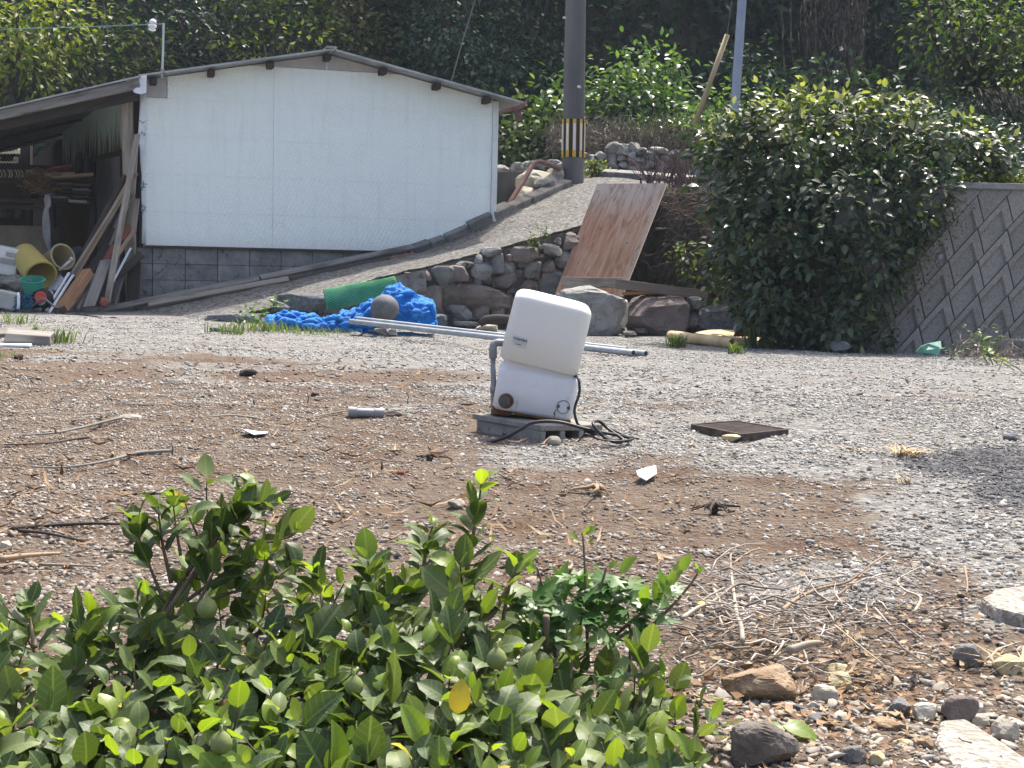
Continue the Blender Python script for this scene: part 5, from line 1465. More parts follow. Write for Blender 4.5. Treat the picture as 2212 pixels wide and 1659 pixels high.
# loose black cable on and in front of the block
mb = MB()
c1 = [(940, 966, 5.22), (985, 957, 5.18), (1050, 956, 5.12), (1092, 945, 5.08), (1125, 927, 5.06), (1148, 914, 5.06), (1180, 910, 5.06), (1215, 913, 5.06), (1260, 925, 5.06), (1300, 934, 5.07), (1335, 940, 5.1), (1356, 945, 5.14), (1364, 949, 5.16), (1352, 953, 5.1), (1318, 949, 5.06), (1295, 935, 5.04), (1282, 918, 5.05), (1284, 911, 5.09), (1296, 911, 5.14), (1312, 925, 5.14), (1330, 938, 5.1), (1346, 950, 5.06), (1340, 955, 5.05), (1322, 953, 5.04), (1303, 944, 5.04)]
mb.tube(smooth_path([P(*q) for q in c1], 7), .0062, 8)
c2 = [(1248, 954, 5.03), (1258, 944, 5.03), (1265, 937, 5.03), (1282, 945, 5.03), (1300, 950, 5.03), (1335, 953, 5.03), (1370, 948, 5.10)]
mb.tube(smooth_path([P(*q) for q in c2], 6), .003, 6)
c3 = [(1308, 920, 5.3), (1330, 932, 5.3), (1360, 944, 5.3), (1380, 948, 5.25)]
mb.tube(smooth_path([P(*q) for q in c3], 6), .004, 6)
tag(mb.build('cable', m_black, smooth=True), 'black cable looped over the concrete block and onto the gravel', 'cable')

# ------------------------------------------------------------------ drain grate
gq = [G(1494, 929), G(1590, 921), G(1701, 940), G(1601, 951)]
grt = root('drain_grate', 'rusty iron drain grate lying flat on the gravel', 'grate', (gq[0] + gq[2]) / 2)
up3 = Vector((0, 0, .013)); gq = [p + Vector((0, 0, .004)) for p in gq]
mb = MB()
for a, b_ in zip(gq, gq[1:] + gq[:1]): mb.beam(a + up3 * .5, b_ + up3 * .5, .03, .012, (b_ - a).cross(Vector((0, 0, 1))))
m_grate = mat_noise('dark_rusty_iron', (.05, .038, .034), (.105, .085, .075), 25, .85, .2, .5, 90, .002)
mb.build('frame', m_grate, grt, bevel=.002)
for i in range(1, 17):
    f = i / 17; a = gq[0].lerp(gq[3], f); b_ = gq[1].lerp(gq[2], f); a, b_ = gq[0].lerp(gq[1], 0).lerp(gq[3], f), gq[1].lerp(gq[2], f)
    mb = MB(); mb.beam(a + up3 * .6, b_ + up3 * .6, .020, .007, (b_ - a).cross(Vector((0, 0, 1)))); mb.build('bar', m_grate, grt)

# ------------------------------------------------------------------ small things on the yard
pp = root('pipe_offcut', 'short grey plastic pipe piece with thicker ends lying left of the pump', 'pipe', G(790, 904))
a, b_ = G(752, 900) + Vector((0, 0, .019)), G(830, 903) + Vector((0, 0, .019)); d_ = (b_ - a).normalized(); Lp = (b_ - a).length
mb = MB(); mb.lathe(a, d_, [(.019, 0), (.0225, 0), (.0225, Lp * .24), (.018, Lp * .26), (.018, Lp * .72), (.0215, Lp * .74), (.0215, Lp), (.018, Lp), (.016, Lp * .8)], 20); mb.build('tube', m_pvc, pp, smooth=True).modifiers.new('e', 'EDGE_SPLIT').split_angle = math.radians(40)
m_paper = mat_noise('white_scrap', (.66, .67, .67), (.78, .79, .79), 9, .7, .2, .2)
def scrap(label, pts, mat=m_paper, lift=.012, name='plastic_scrap', cat='scrap'):
    mb = MB(); pp_ = [G(x, y) + Vector((0, 0, lift + rnd.uniform(-.008, .015))) for x, y in pts]; mb.prism(pp_, (0, 0, -.003)); return tag(mb.build(name, mat), label, cat)
scrap('white plastic scrap on the soil below the drain grate', [(1374, 1035), (1385, 1026), (1416, 1020), (1418, 1036), (1396, 1043), (1378, 1042)])
scrap('flat white paper scrap lying on the brown soil at left', [(521, 940), (545, 938), (580, 943), (572, 947), (548, 948)])
def chunk(label, x, y, w, h, mat, seed_, name='stone', blocky=.65, sub=3, rough=.3, sink=.25, cat='stone', rot=0):
    g_ = G(x, y + h / 2 * .8); s = g_.y / F
    mb = MB(); mb.rock(g_ + Vector((0, w * s * .25, h * s * (.5 - sink * .6))), (w / 2 * s, w / 2 * s * .8, h / 2 * s * 1.15), seed_, sub, rot, blocky, rough); return tag(mb.build(name, mat), label, cat)
chunk('long brown stone lying right of the fig shrub, before the twigs', 1649, 1488, 168, 78, m_stone_brown, 811, sub=5, blocky=.6, rough=.22)
chunk('pale olive stone propped right of the long brown stone', 1782, 1508, 62, 52, m_stone_pale, 822, sub=4, blocky=.55)
chunk('yellowish flat stone behind the pale olive stone', 1822, 1478, 60, 40, m_stone_yellow, 813, sub=4)
chunk('square yellow stone above the pale olive stone', 1812, 1452, 46, 30, m_stone_yellow, 824, sub=4)
chunk('thin grey slate leaning below the long brown stone', 1725, 1534, 44, 24, m_stone_dark, 815, sub=3)
chunk('small grey-white stone between slate and olive stone', 1755, 1530, 28, 28, m_stone_pale, 826, sub=3)
chunk('flat dark slab under the olive stone', 1785, 1556, 90, 20, m_stone_dark, 817, sub=3)
chunk('broad grey-brown stone low right of the fig shrub at the frame bottom', 1655, 1618, 150, 110, mat_noise('grey_brown_stone', (.10, .085, .072), (.19, .168, .145), 22, .9, .2, .9, 40, .008), 818, sub=5, blocky=.5, rough=.2)
chunk('grey-green stone at the bottom edge right of the broad grey-brown stone', 1845, 1638, 62, 54, m_stone_grey, 829, sub=4)
chunk('cream stone at the bottom edge beside the grey-green stone', 1900, 1646, 44, 40, m_stone_yellow, 820, sub=4)
chunk('brown flat stone left of the concrete slab', 1925, 1576, 100, 34, m_stone_brown, 821, sub=4)
chunk('grey boulder upper left of the concrete slab', 1946, 1530, 56, 44, m_stone_grey, 832, sub=4)
chunk('pale grey boulder right beside the grey boulder', 2000, 1540, 60, 46, m_stone_pale, 823, sub=4)
chunk('reddish grey boulder above the concrete slab', 2080, 1535, 80, 60, m_stone_red, 834, sub=4)
chunk('angular grey boulder with sharp facets above the tan soil', 2095, 1420, 70, 52, m_stone_grey, 825, sub=4, blocky=.55)
chunk('tan stone at the frame edge among dry grass', 2180, 1440, 70, 40, m_stone_yellow, 836, sub=4)
chunk('small yellow stone row left of the slab, left one', 1958, 1612, 56, 30, m_stone_yellow, 827, sub=3)
chunk('small brown stone row left of the slab, right one', 2000, 1616, 50, 40, m_stone_brown, 838, sub=3)
chunk('grey rounded stone touching the slab edge', 2010, 1640, 36, 36, m_stone_grey, 829, sub=3)
chunk('pale stone at the lower right frame corner', 2175, 1580, 60, 46, m_stone_pale, 840, sub=4)
chunk('white round stone right of the slab', 2120, 1560, 40, 32, m_stone_pale, 841, sub=3)
chunk('brown clod on the far brown soil', 535, 806, 40, 18, m_wood_dark, 842, sub=3, name='clod', cat='clod')
chunk('dark clod at far left near the timber block', 38, 773, 22, 14, m_earth, 843, sub=3, name='clod', cat='clod')
chunk('brown stone behind the shrub tip', 428, 997, 48, 16, m_stone_brown, 844, sub=3)
chunk('dark clod right of the far brown clod', 678, 854, 22, 12, m_earth, 845, sub=3, name='clod', cat='clod')
chunk('white stone at the left frame edge', 8, 1182, 34, 24, m_stone_pale, 846, sub=3)
chunk('pale flat stone left of the fallen stick', 282, 902, 46, 14, m_stone_pale, 847, sub=3)
chunk('grey-white stone before the hollow block', 1196, 954, 32, 22, m_stone_pale, 848, sub=3)
chunk('tan flat stone at the near edge of the drain grate', 1580, 946, 44, 14, m_stone_yellow, 849, sub=3)
chunk('reddish lump right of the grey pipe piece', 848, 896, 40, 16, m_stone_red, 850, sub=3)
chunk('pale stone behind the middle fig shoot', 990, 1090, 46, 22, m_stone_pale, 851, sub=3)
chunk('dark gravel lump on the tarry patch edge', 2190, 945, 44, 18, m_stone_dark, 852, sub=3)
# concrete pieces at the right edge
t = NT('aggregate_concrete'); v = t.coord('Object'); vc_ = t.voro(v, 110, out=1); sp = t.n('ShaderNodeSeparateColor'); t.l(vc_, sp.inputs[0])
col = t.ramp(sp.outputs[0], [(0, (.18, .165, .14)), (.5, (.30, .28, .245)), (1, (.42, .40, .36))]); col = t.mix(t.ramp(t.noise(v, 9, 5), [(.4, 0.0), (.65, .6)]), col, (.24, .21, .175))
m_agg = t.bsdf(col, .93, .15, 0, t.bump(t.math('ADD', t.voro(v, 110), t.noise(v, 60, 4)), .8, .006))
def slabpoly(label, top, drop, nm='concrete_slab'):
    mb = MB(); T_ = [G(x, y) + Vector((0, 0, .0)) for x, y in top]; h_ = max(p.z for p in T_) + .02
    C_ = sum(T_, Vector()) / len(T_)
    T_ = [Vector((p.x, p.y, p.z + drop)) for p in T_]; mb.prism(T_, (0, 0, -drop - .05)); return tag(mb.build(nm, m_agg, bevel=.008), label, 'concrete piece')
slabpoly('sloping pale concrete slab cut off by the lower right frame corner', [(2028, 1582), (2085, 1578), (2150, 1620), (2230, 1675), (2260, 1720), (2120, 1730), (2055, 1680), (2018, 1625)], .02)
slabpoly('broken lump of coarse concrete at the right frame edge', [(2118, 1322), (2160, 1300), (2260, 1290), (2270, 1350), (2215, 1362), (2150, 1345)], .03)
# stump of roots
def roots(label, x, y, sc, n_, seed_, mat=m_wood_dark):
    r_ = random.Random(seed_); g_ = G(x, y); mb = MB(); s = g_.y / F
    mb.rock(g_ + Vector((0, 0, .004)), (10 * s * sc, 9 * s * sc, 10 * s * sc), seed_, 2)
    for k_ in range(n_):
        a = r_.uniform(0, 2 * PI); L = r_.uniform(18, 60) * s * sc; d_ = Vector((math.cos(a), math.sin(a), 0))
        pts = [g_ + Vector((0, 0, .022 * sc)) + d_ * .008, g_ + d_ * L * .3 + Vector((r_.uniform(-.01, .01), r_.uniform(-.01, .01), .016 * sc)), g_ + d_ * L * .7 + Vector((r_.uniform(-.02, .02), r_.uniform(-.02, .02), .014)), g_ + d_ * L + Vector((0, 0, .006))]
        mb.tube(pts, [.006 * sc, .0045 * sc, .003 * sc, .0012], 6)
    return tag(mb.build('root_stump', mat, smooth=True), label, 'root')
roots('pulled up root stump with spreading roots on the soil', 1542, 1104, 1.1, 9, 3)
roots('clump of brown roots in front of the block left side', 930, 995, .9, 10, 5, m_wood_dark)
roots('small reddish root tuft in the brown soil', 868, 1028, .6, 9, 7, m_wood_red)
roots('pale root tangle between pump and stump', 1290, 1068, 1.2, 8, 9, m_wood_tan)
def stick(label, pts, r_, mat, name='stick', cat='stick', group=None, lift=.012):
    mb = MB(); pp_ = smooth_path([G(x, y) + Vector((0, 0, lift + rnd.uniform(0, .01))) for x, y in pts], 4); n = len(pp_)
    mb.tube(pp_, [r_ * .7 * (1 - .6 * i / n) for i in range(n)], 7); return tag(mb.build(name, mat, smooth=True), label, cat, group)
stick('longest fallen stick at left, grey and slightly bent', [(370, 985), (300, 992), (265, 1000), (200, 1015), (130, 1020), (68, 1020)], .009, m_wood_grey)
stick('pale brown fallen stick above the longest stick', [(265, 912), (190, 932), (120, 948), (48, 952)], .009, m_wood_grey)
stick('thin dark forked stick under the pale brown stick', [(192, 955), (150, 960), (110, 968), (10, 975)], .007, m_wood_dark)
stick('thin pale stick at far left mid ground', [(380, 878), (330, 882), (265, 880)], .008, m_wood_pale)
stick('thin pale stick left of the pipe piece', [(745, 896), (700, 902), (655, 915)], .006, m_wood_pale)
stick('thin pale stick ending before the white paper', [(555, 912), (500, 908), (445, 912)], .007, m_wood_pale)
stick('straight brown stick low at left near the shrub', [(0, 1222), (60, 1216), (130, 1208)], .010, m_wood_tan)
stick('curved grey stick low at left beside the straight one', [(20, 1160), (90, 1152), (200, 1150), (270, 1148)], .009, m_wood_dark)
stick('short forked stick at left near the curved grey stick', [(40, 1165), (100, 1170), (190, 1185)], .007, m_wood_dark)
stick('pale bare stick low left by the shrub edge', [(85, 1232), (140, 1236), (210, 1240)], .006, m_wood_pale)
# upright twigs
for x, y, h_ in ((371, 985, 30), (664, 875, 28), (880, 872, 26)):
    g_ = G(x, y); s = g_.y / F; mb = MB(); mb.tube([g_, g_ + Vector((.004, 0, h_ * s * .6)), g_ + Vector((-.003, 0, h_ * s))], [.003, .002, .001], 5); tag(mb.build('twig', m_wood_dark), {371: 'thin twig standing upright at the end of the longest stick', 664: 'thin twig standing in the brown soil left of the pipe piece', 880: 'curved twig standing behind the pipe piece'}[x], 'twig')

# twig pile on the right
brs = [([(1602, 1450), (1598, 1420), (1590, 1390), (1583, 1350), (1578, 1290), (1576, 1258), (1582, 1245)], .008, m_wood_pale, 'thick pale branch rising through the twig pile to a point'),
       ([(1686, 1395), (1715, 1372), (1745, 1348), (1780, 1340), (1830, 1318), (1880, 1282), (1915, 1262)], .007, m_wood_tan, 'long grey branch reaching right out of the twig pile'),
       ([(1745, 1350), (1790, 1330), (1840, 1300), (1875, 1262), (1890, 1245)], .005, m_wood_tan, 'thin upper fork of the long grey branch'),
       ([(1470, 1425), (1505, 1402), (1540, 1376), (1590, 1342), (1640, 1350), (1690, 1352)], .007, m_wood_pale, 'arching pale branch on the left of the twig pile'),
       ([(1545, 1435), (1600, 1420), (1660, 1412), (1720, 1390), (1760, 1372)], .008, m_wood_tan, 'low grey branch lying behind the long brown stone'),
       ([(1540, 1310), (1560, 1350), (1585, 1380), (1602, 1395)], .005, m_wood_pale, 'short pale twig crossing the thick pale branch'),
       ([(1580, 1290), (1620, 1260), (1665, 1245)], .004, m_wood_tan, 'thin side twig of the thick pale branch'),
       ([(1725, 1322), (1718, 1345), (1712, 1370)], .004, m_wood_pale, 'small pale upright twig at the pile right side'),
       ([(1970, 1395), (1985, 1370), (1950, 1340), (1935, 1320), (1960, 1300), (1990, 1285)], .005, m_wood_pale, 'crooked pale twig right of the twig pile'),
       ([(2080, 1290), (2086, 1325), (2084, 1355)], .005, m_wood_tan, 'short upright twig near the coarse concrete lump'),
       ([(1700, 1478), (1745, 1472), (1775, 1470)], .013, m_wood_pale, 'stub of pale branch right of the long brown stone'),
       ([(1800, 1440), (1870, 1500), (1905, 1530)], .003, m_stone_yellow, 'straight dry straw lying on the tan soil')]
for pts, r_, m_, lab in brs: stick(lab, pts, r_ * .85, m_, 'dry_branch', 'branch', 'dry branches in the twig pile', .02 + rnd.uniform(0, .05))
tw = MB()
for k_ in range(300):
    x, y = rnd.gauss(1690, 140), rnd.gauss(1375, 50)
    if x < 1440: x = 1440 + rnd.random() * 80
    g_ = G(x, y); a = rnd.uniform(0, 2 * PI); L = rnd.uniform(.03, .10) * (2.2 if rnd.random() < .25 else 1); b_ = rnd.uniform(-1.0, 1.0)
    pts = []
    p = g_ + Vector((0, 0, rnd.uniform(.004, .085)))
    for i in range(5):
        pts.append(p.copy()); a += b_ * .25 + rnd.gauss(0, .22); p = p + Vector((math.cos(a), math.sin(a), rnd.uniform(-.45, .45))) * L / 4; p.z = max(p.z, gz(p.x, p.y) + .004)
    r_ = rnd.uniform(.0007, .0023); tw.tube(pts, [r_, r_, r_ * .8, r_ * .6, r_ * .3], 5)
o = tw.build('twig_pile', mat_noise('dry_twigs', (.20, .17, .14), (.44, .40, .35), 20, .9, .2, 0, irand=.55), smooth=True); tag(o, 'tangle of fine dry twigs heaped right of the shrub', 'twigs', kind='stuff')

# ------------------------------------------------------------------ gravel and litter: real stones strewn over the yard
def inframe(p, m=60):
    x, y = proj(p); return (x > -m - 120) & (x < 2212 + m + 120) & (y < 1659 + 260)
def strew(name, n, y0, y1, smin, smax, fn, mat, sub, flat=(.45, .8), seed_=0, raise_=.12, beside=False):
    r_ = np.random.default_rng(seed_)
    Y = np.sqrt(r_.uniform(y0 ** 2, y1 ** 2, n)); X = r_.uniform(-.42, .42, n) * Y + r_.uniform(-.2, .2, n)
    if beside: X = np.sign(X) * (.38 * Y + r_.random(n) * (.9 + .22 * Y))
    p = np.stack([X, Y, gz_np(X, Y)], 1)
    pn_ = np.array([noise.noise(Vector((x * .9, y * .9, 3.3))) * .6 + noise.noise(Vector((x * 2.7, y * 2.7, 9.1))) * .4 for x, y in zip(X, Y)])
    pn2_ = np.array([noise.noise(Vector((x * 9, y * 9, 1.3))) for x, y in zip(X, Y)])
    pn3_ = np.array([noise.noise(Vector((x * 4.2, y * 4.2, 6.3))) for x, y in zip(X, Y)])
    gz_, ta_ = zone(p, pn_)
    p[:, 2] += np.clip((np.hypot(X - .1, Y - 5.3) - .35) / .3, 0, 1) * (pn2_ * .012 + pn3_ * .012 + pn_ * .016) * (1 - .45 * gz_) * (Y < 15)
    px_, py_ = proj(p); keep = (r_.random(n) < fn(gz_, ta_, pn_, pn2_)) & (inframe(p) ^ beside) & ~((px_ > 1012) & (px_ < 1306) & (py_ > 896) & (py_ < 953 + np.where(px_ > 1170, -.2 * (px_ - 1170), .08 * (px_ - 1170))))
    p = p[keep]; n = len(p)
    s = smin * (smax / smin) ** (r_.random(n) ** 2.2)
    if isinstance(sub, int):
        V0, F0 = ico(sub)
    else:
        V0 = np.array([(1, 0, 0), (-1, 0, 0), (0, 1, 0), (0, -1, 0), (0, 0, 1), (0, 0, -1.0)]); F0 = np.array([(0, 2, 4), (2, 1, 4), (1, 3, 4), (3, 0, 4), (2, 0, 5), (1, 2, 5), (3, 1, 5), (0, 3, 5)])
    nv = 12
    var = []
    for k_ in range(nv):
        var.append(V0 * (1 + r_.uniform(-.32, .32, (len(V0), 1))) + r_.uniform(-.12, .12, V0.shape))
        if isinstance(sub, int) and sub > 1:
            for _ in range(9):
                d_ = r_.normal(size=3); d_ /= np.linalg.norm(d_); hh = var[-1] @ d_ - r_.uniform(.35, .7); var[-1] = var[-1] - np.clip(hh, 0, None)[:, None] * d_
    var = np.array(var)[r_.integers(0, nv, n)]
    sc = np.stack([s * r_.uniform(.7, 1.3, n), s * r_.uniform(.7, 1.3, n), s * r_.uniform(*flat, n)], 1)
    var = var * sc[:, None, :]
    a = r_.uniform(0, 2 * PI, n); tx = r_.normal(0, .3, n)
    ca, sa = np.cos(a), np.sin(a)
    x_, y_, z_ = var[..., 0], var[..., 1], var[..., 2]
    z2 = z_ + x_ * tx[:, None]
    var = np.stack([x_ * ca[:, None] - y_ * sa[:, None], x_ * sa[:, None] + y_ * ca[:, None], z2], -1)
    V = var + p[:, None, :] + np.stack([0 * s, 0 * s, sc[:, 2] * raise_], 1)[:, None, :]
    Fc = (F0[None] + (np.arange(n) * len(V0))[:, None, None]).reshape(-1, 3)
    o = npobj(name, V.reshape(-1, 3), Fc, mat, origin=(0, 0, 0)); o['kind'] = 'stuff'
    return o
def mat_gravel(name, stops, dust=(.27, .235, .19)):
    t = NT(name); r_ = t.island(); v = t.coord('Object')
    col = t.ramp(r_, stops, 'CONSTANT'); col = t.mix(t.math('MULTIPLY', t.noise(v, 130, 3), .75), col, dust)
    return t.bsdf(col, .9, .2)
m_gg = mat_gravel('crushed_gravel', [(0, (.13, .13, .13)), (.14, (.22, .22, .217)), (.32, (.31, .307, .295)), (.50, (.26, .253, .235)), (.62, (.38, .376, .36)), (.80, (.47, .462, .445)), (.94, (.21, .165, .125))], (.22, .20, .17))
m_gb_ = mat_gravel('brown_gravel', [(0, (.10, .075, .058)), (.14, (.20, .17, .14)), (.34, (.28, .255, .22)), (.54, (.36, .34, .30)), (.66, (.19, .185, .175)), (.78, (.29, .235, .18)), (.91, (.45, .43, .39))], (.19, .155, .12))
m_gr = mat_gravel('rubble_mix', [(0, (.20, .185, .165)), (.2, (.31, .275, .225)), (.4, (.40, .365, .30)), (.6, (.27, .25, .225)), (.75, (.46, .43, .375)), (.9, (.24, .17, .12))])
m_gt = mat_gravel('tarry_gravel', [(0, (.045, .045, .05)), (.4, (.085, .085, .09)), (.8, (.17, .17, .175))], (.09, .09, .09))
tag(strew('gravel', 105000, 1.55, 7.2, .0030, .0115, lambda g_, t_, a, b_: g_ * np.clip(.62 + a * 1.3 + b_ * .5, .08, .95) * (1 - t_), m_gg, 1, seed_=1), 'loose grey crushed stone covering the yard', 'gravel')
tag(strew('gravel', 70000, 7.0, 15.5, .006, .0145, lambda g_, t_, a, b_: g_ * np.clip(.40 + a * 1.3 + b_ * .4, .04, .8) * (1 - t_), m_gg, 'o', seed_=2), 'far grey crushed stone towards the ramp and wall', 'gravel')
PB = lambda g_, t_, a, b_: (1 - g_ * .75) * np.clip(.60 + a * 1.3 + b_ * .7, .08, .98) * (1 - t_)
tag(strew('pebbles', 46000, 1.55, 4.0, .0024, .0095, PB, m_gb_, 1, seed_=3), 'brown and pale pebbles scattered over the bare soil', 'pebbles')
tag(strew('pebbles', 125000, 4.0, 7.2, .0026, .0095, PB, m_gb_, 'o', seed_=33), 'brown and pale pebbles on the soil round the pump', 'pebbles')
tag(strew('pebbles', 30000, 7.0, 15.0, .009, .02, lambda g_, t_, a, b_: (1 - g_) * np.clip(.5 + a, .1, .9) * .5, m_gb_, 'o', seed_=4), 'far pebbles on the brown soil at left', 'pebbles')
tag(strew('tarry_gravel', 62000, 3.5, 6.5, .004, .009, lambda g_, t_, a, b_: t_ * .9, m_gt, 'o', seed_=5), 'dark tar coated chips in the patch at right', 'gravel')
tag(strew('cobbles', 1500, 1.6, 9, .009, .020, lambda g_, t_, a, b_: np.clip(.35 + a, .05, .8) * (1 - t_), m_gb_, 2, (.4, .8), seed_=6, raise_=.25), 'larger stones strewn singly over the yard', 'cobbles')
tag(strew('gravel', 46000, 1.2, 9, .004, .012, lambda g_, t_, a, b_: g_ * .7 * (1 - t_), m_gg, 'o', seed_=11, beside=True), 'grey crushed stone beyond the edges of the view', 'gravel')
tag(strew('pebbles', 46000, 1.2, 9, .004, .012, lambda g_, t_, a, b_: (1 - g_) * .7, m_gb_, 'o', seed_=12, beside=True), 'pebbles on the soil beyond the edges of the view', 'pebbles')
def near_right(g_, t_, a, b_): return np.ones_like(g_) * .9
r6 = np.random.default_rng(17)
_zone = zone
def zone(p, pn):
    x, y = proj(p); w_ = ((x > 1520) & (y > 1470)).astype(float) * np.clip((y - 1440) / 120, .1, 1); return w_, w_ * 0
tag(strew('rubble', 26000, 1.5, 2.7, .004, .018, lambda g_, t_, a, b_: g_ * np.clip(.42 + a, .15, .7), m_gr, 2, (.35, .8), seed_=7, raise_=.2), 'mixed small stones heaped at the lower right', 'rubble')
zone = _zone
# dead leaves and bits of straw
def litter(name, n, fn, mat, L, wr, seed_, label, lift=.006):
    r_ = np.random.default_rng(seed_); xs_, ys_ = fn(r_, n); V, Fc = [], []
    for x, y in zip(xs_, ys_):
        g_ = G(x, y); l_ = r_.uniform(*L); w_ = l_ * wr * r_.uniform(.7, 1.3); a = r_.uniform(0, 2 * PI)
        d_ = Vector((math.cos(a), math.sin(a), r_.normal(0, .25))); s_ = Vector((-math.sin(a), math.cos(a), r_.normal(0, .5))) * w_
        c_ = g_ + Vector((0, 0, lift + r_.uniform(0, .012))); k_ = len(V); cu = Vector((0, 0, l_ * r_.uniform(.0, .25)))
        V += [c_ - d_ * l_ / 2 + cu, c_ - s_ + cu * .3, c_ - d_ * l_ * .0 , c_ + s_ + cu * .3, c_ + d_ * l_ / 2 + cu]; Fc += [(k_, k_ + 1, k_ + 2), (k_, k_ + 2, k_ + 3), (k_ + 1, k_ + 4, k_ + 2), (k_ + 2, k_ + 4, k_ + 3)]
    o = npobj(name, np.array([v_[:] for v_ in V]), np.array(Fc), mat, origin=(0, 0, 0)); tag(o, label, 'litter', kind='stuff'); return o
m_dead = mat_gravel('dead_leaf', [(0, (.20, .12, .06)), (.3, (.32, .22, .13)), (.6, (.14, .085, .05)), (.8, (.42, .33, .22))], (.2, .13, .08))
litter('dead_leaves', 700, lambda r_, n: (r_.normal(1760, 210, n), r_.normal(1450, 90, n)), m_dead, (.008, .028), .22, 21, 'curled dead leaves among stones and twigs at lower right')
litter('leaf_litter', 480, lambda r_, n: (r_.normal(1800, 190, n), r_.uniform(1430, 1700, n)), m_dead, (.008, .032), .12, 23, 'brown leaf and bark litter among the lower right stones')
litter('straw', 900, lambda r_, n: (r_.uniform(-50, 1500, n), 760 + 500 * r_.random(n) ** 1.3), m_dead, (.02, .10), .05, 22, 'bits of straw and bark on the brown soil')
# ------------------------------------------------------------------ leaf helpers
def norm_(a): return a / np.maximum(np.linalg.norm(a, axis=-1, keepdims=True), 1e-9)
def frames(d, n):
    d = norm_(d); s = norm_(np.cross(d, n)); n2 = np.cross(s, d)
    return np.stack([s, d, n2], -1)           # columns: side, along, normal
def scatter_geo(tv, tf, pos, R, s):
    V = np.einsum('nij,kj->nki', R, tv) * np.asarray(s)[:, None, None] + pos[:, None, :]
    Fc = tf[None] + (np.arange(len(pos)) * len(tv))[:, None, None]
    return V.reshape(-1, 3), Fc.reshape(-1, tf.shape[1])
LEAF2 = (np.array([(0, 0, 0), (-.27, .48, .07), (0, 1, -.10), (.27, .48, .07)], float), np.array([(0, 3, 2), (0, 2, 1)]))
LEAF6 = (np.array([(0, 0, 0), (-.22, .25, .05), (0, .28, 0), (.22, .25, .05), (-.24, .6, .05), (0, .62, -.02), (.24, .6, .05), (0, 1, -.14)], float),
         np.array([(0, 2, 1), (0, 3, 2), (1, 2, 4), (2, 5, 4), (2, 3, 5), (3, 6, 5), (4, 5, 7), (5, 6, 7)]))
def lobed():
    o = [(0, 0), (-.18, .02), (-.42, .18), (-.22, .26), (-.46, .58), (-.18, .50), (0, 1.0), (.18, .50), (.46, .58), (.22, .26), (.42, .18), (.18, .02)]
    V = [(0, .3, -.03)] + [(x, y, .05 * abs(x) * 2 - .06 * y * y) for x, y in o]; n = len(o)
    return np.array(V), np.array([(0, 1 + i, 1 + (i + 1) % n) for i in range(n)])[:, ::-1]
LOBED = lobed()

def ell_leaves(r_, ells, per_area, clump=.16, n_in=.75, size=(.09, .13), down=.35, tpl=LEAF6, upn=.6, nclump=None):
    "leaves in clumps through the shells of several ellipsoids (centre, radii)"
    pos, dr, nm = [], [], []
    for c, rad in ells:
        c, rad = np.array(c), np.array(rad)
        area = 4 * PI * ((rad[0] * rad[1]) ** 1.6 / 3 + (rad[0] * rad[2]) ** 1.6 / 3 + (rad[1] * rad[2]) ** 1.6 / 3) ** (1 / 1.6)
        n = int(area * per_area); k_ = max(4, n // 14 if nclump is None else nclump)
        u = norm_(r_.normal(size=(k_, 3))); f = n_in + (1 - n_in) * r_.random((k_, 1)) ** .6 + r_.normal(0, .04, (k_, 1))
        cc = c + u * f * rad
        w = r_.integers(0, k_, n)
        p = cc[w] + r_.normal(0, clump, (n, 3)) * np.array([1, 1, .75])
        o = norm_(p - c) * .7 + norm_(p - cc[w]) * .8 + r_.normal(0, .55, (n, 3)); o[:, 2] -= down
        pos.append(p); dr.append(o); nm.append(norm_(p - c) * .8 + r_.normal(0, .45, (n, 3)) + np.array([0, 0, upn]))
    pos, dr, nm = np.concatenate(pos), np.concatenate(dr), np.concatenate(nm)
    s = r_.uniform(*size, len(pos))
    return pos, frames(dr, nm), s

# palettes
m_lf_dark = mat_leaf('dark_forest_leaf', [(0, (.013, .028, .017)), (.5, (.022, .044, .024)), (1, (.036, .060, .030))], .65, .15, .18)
m_lf_mid = mat_leaf('mid_tree_leaf', [(0, (.03, .055, .02)), (.5, (.055, .09, .028)), (.85, (.10, .135, .035)), (1, (.16, .17, .05))], .55, .25, .32)
m_lf_yel = mat_leaf('yellow_green_leaf', [(0, (.05, .085, .018)), (.4, (.11, .145, .026)), (.8, (.20, .215, .045)), (1, (.27, .26, .075))], .5, .35, .42)
m_lf_gloss = mat_leaf('glossy_dark_leaf', [(0, (.012, .032, .018)), (.6, (.025, .055, .027)), (1, (.05, .08, .035))], .38, .4, .15)
m_lf_ivy = mat_leaf('creeper_leaf', [(0, (.022, .047, .027)), (.5, (.038, .073, .038)), (1, (.062, .10, .05))], .55, .25, .15)
m_lf_bright = mat_leaf('bright_bush_leaf', [(0, (.045, .085, .03)), (.5, (.075, .135, .042)), (1, (.14, .20, .065))], .4, .45, .38)
m_lf_olive = mat_leaf('olive_tree_leaf', [(0, (.06, .065, .02)), (.5, (.10, .10, .03)), (1, (.16, .14, .05))], .5, .3, .35)
m_bark = mat_noise('tree_bark', (.035, .028, .022), (.085, .07, .055), 6, .95, .1, .8, 30, .02)
m_vine = mat_noise('dry_vine', (.06, .048, .04), (.16, .13, .105), 8, .95, .1, .4, irand=.4)

